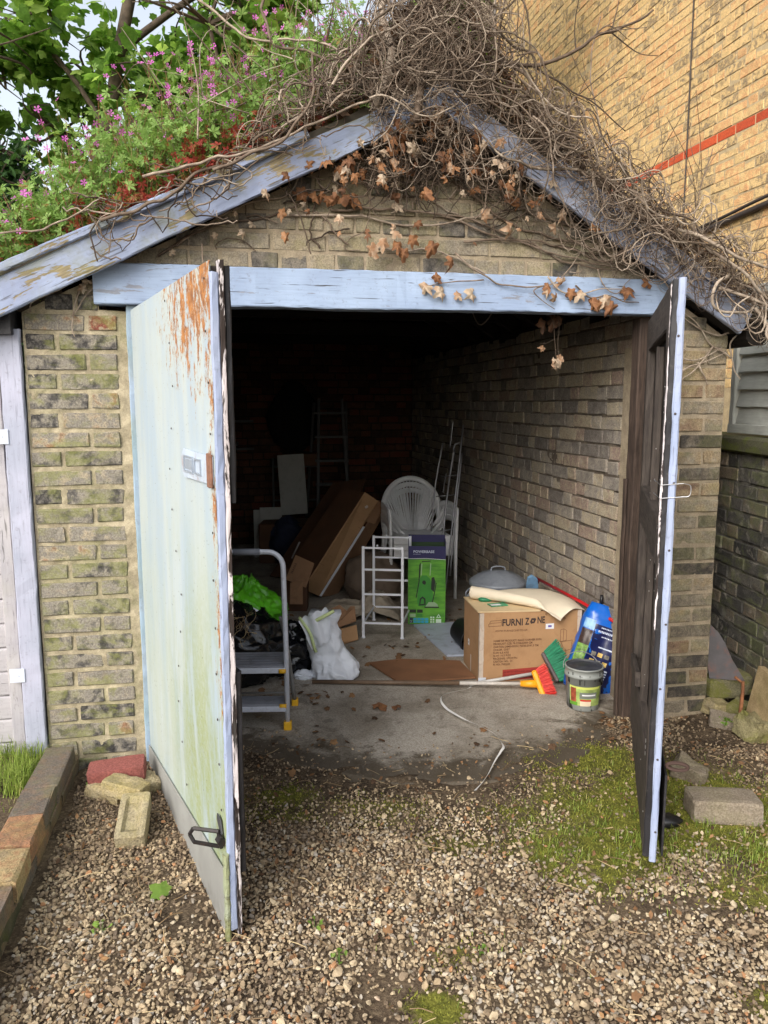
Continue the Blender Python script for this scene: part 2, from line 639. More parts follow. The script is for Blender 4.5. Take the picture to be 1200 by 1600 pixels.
M_greywood = m_wood('grey brown door wood', C(84, 76, 70), C(56, 50, 47))
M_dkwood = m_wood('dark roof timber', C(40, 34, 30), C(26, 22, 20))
M_fence = m_wood('grey green stained board', C(172, 174, 168), C(156, 159, 153))
M_sheet = m_plain('unpainted grey sheet', C(142, 142, 138), .6, 0, .12, 5, .3, C(88, 82, 74))

def m_door():
    t = NT('aged pale blue door metal')
    O = t.obj()
    x, y, z = t.sep(O)
    big = t.noise(t.map(O, (2.6, 1, .45)), 2.6, 5, .6, .3)
    base = t.mix(t.rng(big, .35, .62), C(158, 173, 184), C(174, 183, 182))
    st = t.noise(t.map(O, (5, 5, .7)), 4, 6, .72, .6)
    base = t.mix(t.rng(st, .5, .75, 0, .35), base, C(160, 182, 200))
    base = t.mix(t.rng(t.noise(O, 12, 5, .7, .3), .5, .7, 0, .3), base, C(168, 172, 162))
    # green algae in runs, thicker low down and towards the free side
    g1 = t.noise(t.map(O, (3.2, 1, .5), (2.2, 0, 1.1)), 2.3, 5, .62, .4)
    hz = t.rng(z, 1.35, .45, 0, 1)
    hx = t.rng(x, .35, .85, .3, 1)
    gm = t.math('MULTIPLY', t.math('MULTIPLY', t.rng(g1, .34, .55), hz), hx, clamp=True)
    gm = t.math('MULTIPLY', gm, t.rng(t.noise(O, 60, 4, .7), .25, .65, .5, 1))
    col = t.mix(t.math('MULTIPLY', gm, .9), base, C(140, 150, 98))
    # rust: speckles in streaks, thick at top right and down the free edge
    r1 = t.noise(t.map(O, (4.2, 4, 1.5), (1, 4, 0)), 4.6, 7, .8, .2)
    r2 = t.noise(t.map(O, (1, 1, .6)), 70, 4, .8)
    a = t.math('MULTIPLY', t.rng(z, 1.1, 1.80, 0, 1), t.rng(x, .12, 1.0, .35, 1))
    b = t.math('MULTIPLY', t.rng(x, 1.05, 1.17, 0, 1), t.rng(z, .25, .8, .2, .85))
    reg = t.math('MAXIMUM', a, b)
    rm = t.math('ADD', t.math('MULTIPLY', r1, .9), t.math('MULTIPLY', t.math('SUBTRACT', r2, .5), .55))
    th = t.math('SUBTRACT', .80, t.math('MULTIPLY', reg, .42))
    rust = t.math('MULTIPLY', t.math('SUBTRACT', rm, th), 16, clamp=True)
    halo = t.math('MULTIPLY', t.math('ADD', t.math('SUBTRACT', rm, th), .05), 10, clamp=True)
    col = t.mix(t.math('MULTIPLY', halo, .4), col, C(190, 176, 132))
    rc = t.mix(t.rng(t.noise(O, 34, 4, .7), .35, .65), C(172, 116, 62), C(126, 84, 56))
    col = t.mix(rust, col, rc)
    col = t.mix(t.rng(t.noise(O, 90, 2, .5), .70, .74, 0, .8), col, C(60, 52, 46))
    h = t.math('SUBTRACT', t.noise(O, 30, 4, .6), t.math('MULTIPLY', rust, .9))
    return t.done(col, t.math('ADD', .5, t.math('MULTIPLY', rust, .4)), t.bump(h, .35, .002), spec=.35)
M_door = m_door()
M_doorpost = m_paint('green stained door strip', C(140, 146, 110), C(156, 164, 150), under=C(110, 104, 80), peel=.6, green=.8, edge=.55, along='z')

def m_ground():
    t = NT('soil moss and dirt')
    P = t.pos()
    v = t.v()
    n = t.noise(P, 7, 6, .7)
    f = t.noise(P, 95, 4, .7)
    soil = t.mix(t.rng(n, .35, .65), C(56, 46, 38), C(98, 84, 68))
    soil = t.mix(t.rng(f, .45, .65, 0, .6), soil, C(132, 116, 94))
    mo = t.mix(t.rng(t.noise(P, 26, 4, .6), .35, .65), C(98, 102, 42), C(138, 138, 60))
    mo = t.mix(t.rng(f, .4, .7, .5, 0), mo, C(52, 50, 26))
    mm = t.math('MULTIPLY', t.rng(t.math('ADD', v, t.math('MULTIPLY', t.math('SUBTRACT', t.noise(P, 18, 5, .7), .5), 1.1)), .35, .75), 1, clamp=True)
    col = t.mix(mm, soil, mo)
    h = t.math('ADD', t.math('MULTIPLY', n, .5), f)
    return t.done(col, .97, t.bump(h, .9, .008), spec=.15)
M_ground = m_ground()

def m_concrete():
    t = NT('worn dirty concrete')
    P = t.pos()
    n = t.noise(P, 2.4, 6, .66, .3)
    n2 = t.noise(P, 9, 6, .72, .5)
    f = t.noise(P, 150, 3, .7)
    col = t.mix(t.rng(n, .36, .62), C(148, 139, 126), C(184, 176, 164))
    col = t.mix(t.rng(n2, .52, .68, 0, .5), col, C(98, 86, 72))
    col = t.mix(t.rng(t.noise(t.map(P, loc=(4, 8, 0)), 5.5, 6, .7, .5), .58, .68, 0, .6), col, C(172, 164, 152))
    col = t.mix(t.rng(f, .35, .6, .45, 0), col, C(74, 66, 56))
    gm = t.rng(t.math('ADD', t.v(), t.math('MULTIPLY', t.math('SUBTRACT', n2, .5), 1.6)), .25, .75)
    col = t.mix(t.math('MULTIPLY', gm, .85), col, C(66, 56, 42))
    cr = t.vor(t.map(P, (1, .6, 0)), .55, 'DISTANCE_TO_EDGE')
    cr = t.rng(t.math('ADD', cr, t.math('MULTIPLY', t.math('SUBTRACT', n2, .5), .2)), .0, .004, .35, 0)
    col = t.mix(cr, col, C(58, 50, 42))
    h = t.math('ADD', n2, t.math('MULTIPLY', f, .5))
    return t.done(col, t.rng(n, .3, .7, .75, .95), t.bump(h, .5, .004), spec=.25)
M_conc = m_concrete()

M_stone = NT('gravel stone')
def _st(t):
    P = t.pos()
    v = t.v()
    col = t.ramp(v, [(0.0, C(84, 73, 62)), (.2, C(124, 109, 92)), (.4, C(160, 141, 114)), (.55, C(178, 159, 130)), (.72, C(198, 182, 153)), (.84, C(164, 157, 147)), (.95, C(204, 195, 178)), (1.0, C(172, 128, 92))])
    n = t.noise(P, 120, 4, .65)
    col = t.mix(t.rng(n, .35, .65, .35, 0), col, t.mix(1, col, (.5, .46, .4), 'MULTIPLY'))
    d = t.noise(P, 5.5, 5, .7)
    col = t.mix(t.rng(d, .44, .66, 0, .72), col, C(96, 80, 64))
    return t.done(col, .8, t.bump(n, .5, .002), spec=.3)
M_stone = _st(M_stone)

M_ivy = m_leaf('dead climber stem', [(0.0, C(54, 44, 37)), (.3, C(88, 74, 62)), (.6, C(122, 107, 93)), (.85, C(166, 152, 136)), (1.0, C(92, 80, 67))], trans=0.0, rough=.85)
M_dryleaf = m_leaf('dry brown leaf', [(0.0, C(84, 62, 48)), (.25, C(122, 84, 58)), (.45, C(150, 106, 70)), (.65, C(160, 126, 98)), (.88, C(186, 168, 146)), (1.0, C(128, 110, 94))], trans=.2, rough=.7)
M_herb = m_leaf('herb foliage', [(0.0, C(160, 62, 54)), (.14, C(150, 74, 58)), (.2, C(150, 112, 66)), (.28, C(108, 138, 64)), (.6, C(130, 164, 82)), (1.0, C(164, 192, 116))], trans=.45)
M_herbstem = m_leaf('herb stem', [(0.0, C(120, 66, 48)), (1.0, C(124, 118, 66))], trans=.1)
M_petal = m_leaf('pink petal', [(0.0, C(206, 96, 190)), (1.0, C(226, 140, 214))], trans=.4, rough=.5)
M_maple = m_leaf('maple leaf', [(0.0, C(74, 108, 44)), (.4, C(114, 154, 66)), (.75, C(150, 186, 90)), (1.0, C(178, 206, 112))], trans=.65, rough=.45)
M_tree2 = m_leaf('dark tree leaf', [(0.0, C(40, 64, 38)), (.5, C(64, 98, 52)), (1.0, C(98, 132, 72))], trans=.5, rough=.45)
M_bark = m_plain('tree bark', C(84, 72, 60), .9, var=.35, sc=14, bump=.8, bsc=30)
M_grass = m_leaf('grass blade', [(0.0, C(92, 110, 46)), (.5, C(134, 156, 66)), (.85, C(168, 180, 96)), (1.0, C(190, 176, 120))], trans=.35)
M_moss = m_leaf('moss tuft', [(0.0, C(84, 86, 34)), (.5, C(128, 130, 54)), (1.0, C(166, 164, 78))], trans=.25, rough=.9)
M_straw = m_leaf('straw and twig', [(0.0, C(88, 68, 50)), (.5, C(150, 126, 92)), (1.0, C(192, 172, 132))], trans=.1)
M_litter = m_leaf('leaf litter', [(0.0, C(74, 56, 42)), (.5, C(124, 92, 64)), (1.0, C(158, 122, 84))], trans=.1, rough=.8)

# ---------------------------------------------------------------- brick walls
_bm = {}
def brick_geo(L, h, d, k):
    r = np.random.default_rng(1000 + k * 97 + int(L * 1000))
    V, F = bevbox(np.array([-L / 2, 0, -h / 2]), np.array([L / 2, d, h / 2]), .0038)
    V = V + r.normal(0, .0016, V.shape)
    V[:, 1] += r.normal(0, .0012, len(V))
    return V, F

def brick_mesh(L, h, d, k, mat):
    L = round(L / .004) * .004
    key = (round(L, 3), h, d, k, mat.name)
    if key not in _bm:
        mb = MB()
        mb.add(*brick_geo(L, h, d, k))
        me = mb.mesh('brick')
        me.materials.append(mat)
        _bm[key] = me
    return _bm[key]

def wall_bricks(parent, P0, ex, nrm, lohi, z0, n, pitch, bh, joint, bond, mat, nobj, depth=.1, tint=None, proud=.003, label_kind=None, wav=.0015, seed=0):
    """courses of bricks on the plane P0 + u*ex + z*up, faces towards nrm (parent coordinates)"""
    rr = random.Random(seed + 5)
    ex = Vector(ex).normalized()
    nr = Vector(nrm).normalized()
    up = Vector((0, 0, 1))
    mw = parent_world(parent)
    cands = []
    for c in range(n):
        z = z0 + c * pitch + bh / 2
        lo, hi = lohi(z)
        if hi - lo < .05:
            continue
        u = lo
        k = bond(c)
        i = 0
        u += joint / 2 - k[2] * 1.0
        while u < hi - .02:
            L = k[i % 2] + rr.uniform(-.004, .004)
            a, b = max(u, lo + .002), min(u + L, hi - .002)
            u += L + joint
            i += 1
            if b - a < .03:
                continue
            t = tint(c, (a + b) / 2, rr) if tint else rr.random()
            p = Vector(P0) + ex * ((a + b) / 2) + up * (z + rr.uniform(-wav, wav)) + nr * rr.uniform(-proud * .3, proud)
            wp = mw @ p
            vis = (b - a) / max(.5, (wp - Vector((0, 0, CAM_H))).length)
            cands.append((vis, c, b - a, p, t, rr.randrange(5), rr.uniform(-.012, .012), in_view(wp)))
    cands.sort(key=lambda q: (not q[7], -q[0]))
    R = Matrix.Identity(3)
    for i in range(3):
        R[i][0], R[i][1], R[i][2] = ex[i], -nr[i], up[i]
    if Matrix(R).determinant() < 0:
        for i in range(3):
            R[i][0] = -ex[i]
    rest = MB()
    Rn = np.array(R)
    nrest = 0
    for q, (vis, c, L, p, t, k, rot, iv) in enumerate(cands):
        if q < nobj and iv:
            o = mkobj('brick', brick_mesh(L, bh, depth, k, mat), None, parent, None, t)
            M = R.to_4x4() @ Matrix.Rotation(rot, 4, 'Y') @ Matrix.Rotation(rot * .7, 4, 'Z')
            M.translation = p
            o.matrix_basis = M
        else:
            V, F = brick_geo(L, bh, depth, k)
            rest.add(V @ Rn.T + np.array(p), F, max(t, .001))
            nrest += 1
    if nrest:
        rest.build('brickwork', mat, parent, kind='stuff')

def parent_world(o):
    M = Matrix.Identity(4)
    while o is not None:
        B = Matrix.Translation(o.location) @ o.rotation_euler.to_matrix().to_4x4()
        M = B @ M
        o = o.parent
    return M

def in_view(p, m=40):
    X, Y, Z = p[0], p[1], p[2] - CAM_H
    c = Y * cos(radians(PITCH)) - Z * sin(radians(PITCH))
    if c < .2:
        return False
    upv = Y * sin(radians(PITCH)) + Z * cos(radians(PITCH))
    x, y = 600 + 1202 * X / c, 800 - 1202 * upv / c
    return -m < x < 1200 + m and -m < y < 1600 + m

def relief(name, parent, P0, ex, nrm, lohi, za, zb, res, mat, mean=-.004, amp=.004, sc=30, seed=0, kind=None):
    nz = max(2, int((zb - za) / res))
    zs = np.linspace(za, zb, nz)
    wd = max(lohi(z)[1] - lohi(z)[0] for z in zs)
    nu = max(2, int(wd / res))
    U = np.array([np.linspace(*(lambda q: (q[0], max(q[0] + .001, q[1])))(lohi(z)), nu) for z in zs])
    Z = np.repeat(zs[:, None], nu, 1)
    S = np.stack([U, Z, np.full_like(U, seed * 3.7)], -1)
    h = mean + amp * (2 * fbm(S, sc, 3, seed) - 1) + amp * .8 * (2 * fbm(S, sc * .3, 2, seed + 5) - 1)
    ex = np.array(Vector(ex).normalized())
    nr = np.array(Vector(nrm).normalized())
    P = np.array(P0) + U[..., None] * ex + Z[..., None] * np.array([0, 0, 1.0]) + h[..., None] * nr
    mb = MB()
    mb.grid(P)
    return mb.build(name, mat, parent, smooth=True, kind=kind)

FL = lambda c: (.102, .215, 0.0) if c % 2 == 0 else (.215, .102, 0.0)          # Flemish on narrow piers
def EN(c):                                                                    # English: header course, stretcher course
    return (.103, .103, 0.03) if c % 2 == 0 else (.215, .215, .09 if c % 4 == 1 else .02)
def FW(c):
    return (.215, .103, [.0, .165, .05, .21, .1, .14][c % 6])

# ---------------------------------------------------------------- ground
def vedge(u):
    us = [-.6, -.2, .2, .45, .6, .75, 1.0, 1.4, 1.8, 2.0, 2.2, 2.7]
    vs = [.25, .15, .12, .12, -.02, -.12, -.28, -.33, -.22, -.02, .1, .12]
    return np.interp(u, us, vs)

def mossf(x, y):
    r = np.zeros_like(x)
    for cx, cy, rx, ry, a in [(1.05, 2.72, .5, .38, 1), (.72, 2.42, .32, .28, .8), (1.5, 2.45, .4, .45, 1), (.35, 2.45, .3, .15, .5), (-.35, 2.62, .35, .14, .45), (1.3, 2.2, .4, .2, .7), (1.0, 1.75, .15, .1, .5), (.85, 3.05, .3, .22, .9), (.5, 2.62, .3, .22, .45), (-.1, 2.66, .5, .2, .4), (-.42, 2.75, .25, .15, .5), (.2, 1.9, .12, .1, .45), (.12, 1.72, .12, .08, .7)]:
        r = np.maximum(r, a * np.exp(-(((x - cx) / rx) ** 2 + ((y - cy) / ry) ** 2) * 1.3))
    n = fbm(np.stack([x, y, 0 * x], -1), 6, 4, 3)
    return np.clip(r * (.38 + 1.7 * n) , 0, 1)

def lcn(x, y):
    X, Y = x - GO[0], y - GO[1]
    return X * CA + Y * SA, -X * SA + Y * CA

def gz(x, y):
    x, y = np.asarray(x, float), np.asarray(y, float)
    u, v = lcn(x, y)
    P = np.stack([x, y, 0 * x], -1)
    n = fbm(P, 3.1, 4, 11) - .5
    n2 = fbm(P, 14, 3, 12) - .5
    out = .006 + .04 * n + .014 * n2
    ins = sstep(-.09, .16, v - vedge(u) + .9 * n + .6 * n2) * sstep(-.7, -.3, u) * sstep(2.62, 2.4, u)
    bed = sstep(-.02, .02, edge_x(y) - .1 - x)          # raised bed behind the brick edging
    z = out * (1 - ins) + (-.035) * ins
    return z * (1 - bed) + bed * (.075 + .02 * n2)

def edge_x(y):
    return np.interp(y, [1.0, 1.87, 2.84, 3.2], [-.86, -1.03, -1.226, -1.30])

def build_ground():
    xs = np.arange(-3.2, 3.6, .024)
    ys = np.arange(.4, 4.6, .024)
    X, Y = np.meshgrid(xs, ys, indexing='ij')
    Z = gz(X, Y)
    edge = np.minimum.reduce([X + 3.2, 3.58 - X, Y - .4, 4.58 - Y])
    Z = Z - .06 * sstep(.12, 0, edge)
    mb = MB()
    mb.grid(np.stack([X, Y, Z], -1), tint=np.clip(mossf(X, Y), .001, 1))
    mb.build('ground', M_ground, kind='structure', smooth=True)
    mb = MB()
    mb.grid(np.array([[[-60, -60, -.05], [60, -60, -.05]], [[-60, 90, -.05], [60, 90, -.05]]], float))
    mb.build('outer_ground', m_plain('plain soil', C(96, 84, 66), .95, var=.3, sc=1.2, pos=True), kind='structure')
    # concrete floor of the garage
    us = np.arange(-.12, 2.42, .03)
    k = np.linspace(0, 1, 150) ** 1.25
    P = np.zeros((len(us), len(k), 3))
    T = np.zeros((len(us), len(k)))
    for i, u in enumerate(us):
        ve = vedge(u) - .12
        vv = ve + (5.1 - ve) * k
        wx = GO[0] + u * CA - vv * SA
        wy = GO[1] + u * SA + vv * CA
        z = .003 + .007 * (fbm(np.stack([wx, wy, 0 * wx], -1), 4, 4, 31) - .5)
        z[0] = -.06
        P[i] = np.stack([wx, wy, z], -1)
        T[i] = np.clip(1.05 - (vv - ve - .06) / .36, 0, 1) * .9
    mb = MB()
    mb.grid(P, tint=np.clip(T, .001, 1))
    mb.build('concrete_floor', M_conc, kind='structure', smooth=True)
build_ground()

# ---------------------------------------------------------------- garage
garage = thing('garage', 'old brick garage with pale blue timbers and both doors standing open', 'garage', (GO[0], GO[1], 0), GA)
slopeL = lambda z: (z - 1.817) / .491 - .428
slopeR = lambda z: 1.48 + (2.471 - z) / .615
zL = lambda u: 1.817 + .491 * (u + .428)
zR = lambda u: 2.471 - .615 * (u - 1.48)
APU, APZ = 1.222, 2.628

TL = {0: .35, 1: .25}
pier_t = [[.46, .98], [.03, .32], [.14, .42], [.36, .28], [.33, .5], [.34, .32], [.4, .5], [.12, .35], [.3, .38], [.12, .16], [.4, .5], [.45, .4], [.42, .36], [.55, .33], [.38, .5], [.3, .4], [.22, .3], [.34, .24], [.2, .14], [.24, .4], [.22, .55], [.28, .34], [.32, .4], [.4, .36], [.34, .42], [.3, .26], [.35, .4], [.36, .42], [.04, .3], [.45, .97]]
def tintL(c, u, rr):
    row = pier_t[min(25, abs(24 - c))]
    t = row[0] if u < -.2 else row[1]
    return min(1, max(.001, t + rr.choice([-.16, -.06, 0, .06, .12, .2]) + rr.uniform(-.04, .04)))

def front_wall():
    core = MB()
    core.box((-.378, .012, -.1), (-.002, .22, 1.83))
    core.box((2.272, .012, -.1), (2.598, .33, 1.76))
    g = [(-.30, 1.88), (2.50, 1.80), (APU, APZ - .03)]
    # gable core as a slab
    M = frame((0, .22, 0), (1, 0, 0), (0, 0, 1))
    core.prism([(-.02, 2.025), (2.22, 2.025), (APU, APZ - .02)], .208, M)
    core.prism([(-.37, 1.835), (-.105, 1.835), (-.105, 1.965)], .208, M)
    core.prism([(2.28, 1.765), (2.585, 1.765), (2.28, 1.955)], .208, M)
    fw = core.build('front_wall', M_mortG, garage)
    ll = lambda z: (max(-.38, slopeL(z) + .0), 0.0 if z < 1.85 else -.1)
    lr = lambda z: (2.27, min(2.6, slopeR(z)))
    lg = lambda z: (slopeL(z) - .02, slopeR(z) + .02)
    relief('mortar', fw, (0, 0, 0), (1, 0, 0), (0, -1, 0), ll, -.08, 1.99, .0052, M_mortL, -.0050, .0048, 34, 1)
    relief('mortar', fw, (0, 0, 0), (1, 0, 0), (0, -1, 0), lr, -.08, 1.97, .0065, M_mortG, -.0048, .0045, 34, 2)
    relief('mortar', fw, (0, 0, 0), (1, 0, 0), (0, -1, 0), lg, 2.02, 2.6, .007, M_mortG, -.004, .004, 34, 3)
    wall_bricks(fw, (0, 0, 0), (1, 0, 0), (0, -1, 0), ll, -.02, 27, .0748, .058, .016, lambda c: FL(c + 1), M_front, 60, .105, tintL, .003, seed=1)
    wall_bricks(fw, (0, 0, 0), (1, 0, 0), (0, -1, 0), lr, -.05, 27, .0748, .058, .014, FL, M_pierR, 60, .105, None, .004, seed=2)
    wall_bricks(fw, (0, 0, 0), (1, 0, 0), (0, -1, 0), lg, 2.03, 8, .0735, .060, .012, EN, M_gable, 170, .1, lambda c, u, r: r.choice([.15, .3, .45, .55, .75, .85]) + r.uniform(-.08, .08), .003, seed=3)
    return fw
front_wall()

def side_walls():
    core = MB()
    core.box((2.30, .33, -.1), (2.5, 5.2, 1.99))
    core.box((2.34, .22, 1.9), (2.46, 5.2, 2.05))
    sw = core.build('side_wall', M_mortI, garage)
    lo = lambda z: (.02, 5.0)
    relief('mortar', sw, (2.290, 0, 0), (0, 1, 0), (-1, 0, 0), lo, -.02, 1.97, .012, M_mortI, .000, .006, 22, 4)
    def ti(c, u, r):
        # lower courses near the front are greyer and limewashed
        b = r.choice([.15, .35, .45, .55, .7, .8, 1.0]) + r.uniform(-.07, .07)
        return min(1, max(.001, b))
    wall_bricks(sw, (2.285, 0, 0), (0, 1, 0), (-1, 0, 0), lo, 0.005, 26, .0755, .066, .008, FW, M_inner, 300, .09, ti, .005, wav=.004, seed=4)
    core = MB()
    core.box((-.2, .22, -.1), (-.02, 5.2, 1.9))
    sl_ = core.build('side_wall', M_mortI, garage)
    wall_bricks(sl_, (-.012, 0, 0), (0, 1, 0), (1, 0, 0), lambda z: (.23, 5.0), 0.005, 25, .0755, .064, .009, FW, M_inner, 0, .06, ti, .006, seed=5)
    core = MB()
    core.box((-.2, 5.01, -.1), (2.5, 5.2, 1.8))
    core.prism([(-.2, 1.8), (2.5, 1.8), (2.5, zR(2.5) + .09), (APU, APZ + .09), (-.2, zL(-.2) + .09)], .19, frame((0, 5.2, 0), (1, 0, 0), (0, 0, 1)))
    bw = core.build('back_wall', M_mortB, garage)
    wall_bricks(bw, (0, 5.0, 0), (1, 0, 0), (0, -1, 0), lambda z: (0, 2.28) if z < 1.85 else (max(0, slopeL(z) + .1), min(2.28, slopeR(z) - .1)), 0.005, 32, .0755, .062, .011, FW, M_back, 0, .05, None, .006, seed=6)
side_walls()

def board(name, p0, p1, wdt, th, up, mat, parent, bev=.004, jit=.0008, seg=14, wob=.0015, seed=0, v=0.0, flare=0.0):
    """plank from p0 to p1, wdt across 'up', th along the third axis; local x is the grain"""
    p0, p1 = Vector(p0), Vector(p1)
    L = (p1 - p0).length
    M = frame((p0 + p1) / 2, p1 - p0, up)
    prof = []
    a, b = wdt / 2, th / 2
    bev = min(bev, .4 * th, .4 * wdt)
    for sx, sy in ((1, 1), (-1, 1), (-1, -1), (1, -1)):
        q = [(sx * a, sy * (b - bev)), (sx * (a - bev), sy * b)]
        prof += q if sx * sy > 0 else q[::-1]
    prof = np.array(prof)
    xs = np.linspace(-L / 2, L / 2, seg)
    r = np.random.default_rng(seed + int(L * 977))
    P = np.zeros((seg, 8, 3))
    P[:, :, 0] = xs[:, None]
    P[:, :, 1] = prof[:, 0] * (1 + flare * (xs / L)[:, None])
    P[:, :, 2] = prof[:, 1]
    S = np.stack([P[..., 0] * 6 + seed, P[..., 1] * 9, P[..., 2] * 9], -1)
    P[:, :, 1] += wob * (2 * vnoise(S, seed) - 1)
    P[:, :, 2] += wob * (2 * vnoise(S + 5.5, seed) - 1)
    P += r.normal(0, jit, P.shape)
    mb = MB()
    mb.grid(P, closed_u=True)
    mb.F.setdefault(8, []).append(np.array([list(range(7, -1, -1)), [(seg - 1) * 8 + i for i in range(8)]]))
    o = mb.build(name, mat, parent, v=v)
    o.matrix_basis = M
    return o

# lintel: two boards deep, a long crack between them
board('lintel', (-.11, .0, 1.9465), (2.275, .0, 1.9525), .15, .09, (0, 0, 1), M_lintel, garage, seg=60, wob=.004, seed=1)
# frame posts
board('frame_post', (.032, .03, -.06), (.032, .03, 1.872), .062, .085, (1, 0, 0), M_framepost, garage, seg=40, wob=.003, seed=2)
board('frame_post', (2.206, .065, .0), (2.206, .065, 1.872), .05, .07, (1, 0, 0), M_brownwood, garage, seg=40, wob=.004, seed=3)
board('door_stop', (2.174, .085, .0), (2.174, .085, 1.15), .012, .03, (1, 0, 0), M_brownwood, garage, seg=12, seed=4)

# roof: boarded slopes, rafters, ties
def roof():
    rm = m_plain('mossy roof felt', C(74, 68, 58), .95, var=.3, sc=7, dirt=.6, dirtc=C(88, 88, 50), bump=.8, bsc=30)
    for side in (0, 1):
        mb = MB()
        if side == 0:
            a, b = (-.62, zL(-.62) + .15), (APU + .02, APZ + .15)
        else:
            a, b = (APU + .02, APZ + .15), (2.72, zR(2.72) + .15)
        nu, nv = 60, 60
        U = np.linspace(a[0], b[0], nu)[:, None] * np.ones(nv)
        Z = np.linspace(a[1], b[1], nu)[:, None] * np.ones(nv)
        V = np.linspace(-.085, 5.25, nv)[None, :] * np.ones((nu, 1))
        Z = Z - .012 + .02 * fbm(np.stack([U, V, Z], -1), 5, 4, 5)
        top = np.stack([U, V, Z], -1)
        bot = top - np.array([0, 0, .04])
        ring = np.concatenate([top, bot[:, ::-1]], 1)
        mb.grid(ring, closed_u=True)
        o = mb.build('roof', rm, garage, smooth=False)
        # gaps in the board ends
        for v in np.arange(.25, 5.1, .42):
            sh = -.055 - .09
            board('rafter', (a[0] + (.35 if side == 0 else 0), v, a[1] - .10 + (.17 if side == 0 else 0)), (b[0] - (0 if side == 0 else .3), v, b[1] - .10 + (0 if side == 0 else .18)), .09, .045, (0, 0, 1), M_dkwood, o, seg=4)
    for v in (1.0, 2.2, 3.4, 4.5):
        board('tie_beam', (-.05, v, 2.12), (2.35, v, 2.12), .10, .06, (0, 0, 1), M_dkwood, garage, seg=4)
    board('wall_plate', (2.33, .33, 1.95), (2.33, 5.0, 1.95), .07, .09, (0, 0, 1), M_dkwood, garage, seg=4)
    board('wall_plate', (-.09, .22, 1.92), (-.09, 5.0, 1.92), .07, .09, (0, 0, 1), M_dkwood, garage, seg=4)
roof()

# bargeboards
def barge():
    uA, uB = -.72, APU + .03
    off = .068
    b1 = board('bargeboard', (uA, -.105, zL(uA) + .064), (uB, -.105, zL(uB) + .048), .112, .026, (0, 0, 1), M_barge, garage, seg=60, wob=.003, seed=5, flare=-.34)
    board('verge_strip', (uA + .1, -.128, zL(uA + .1) + .152), (uB - .55, -.128, zL(uB - .55) + .128), .030, .022, (0, 0, 1), M_barge, garage, seg=70, wob=.006, seed=6)
    uA, uB = APU - .02, 2.60
    board('bargeboard', (uA, -.108, zR(uA) + .050), (uB, -.108, zR(uB) + .055), .100, .026, (0, 0, 1), M_bargeR, garage, seg=60, wob=.004, seed=7)
    board('verge_strip', (uA + .5, -.13, zR(uA + .5) + .118), (uB, -.13, zR(uB) + .125), .028, .022, (0, 0, 1), M_bargeR, garage, seg=60, wob=.006, seed=8)
    # soffit under the verge
    board('soffit', (-.66, -.045, zL(-.66) + .03), (APU, -.045, zL(APU) + .03), .02, .095, (0, 0, 1), M_dkwood, garage, seg=6)
    board('soffit', (APU, -.045, zR(APU) + .03), (2.6, -.045, zR(2.6) + .03), .02, .095, (0, 0, 1), M_dkwood, garage, seg=6)
    # black block added for the shaded gap at the left eave, box gutter right
    board('eave_gap_shade', (-.45, -.06, 1.80), (-.45, .3, 1.80), .10, .09, (0, 0, 1), M_blackwood, garage, seg=3)
    board('gutter_end', (2.68, -.09, 1.80), (2.68, .4, 1.80), .10, .11, (0, 0, 1), M_dkwood, garage, seg=3, bev=.03)
barge()

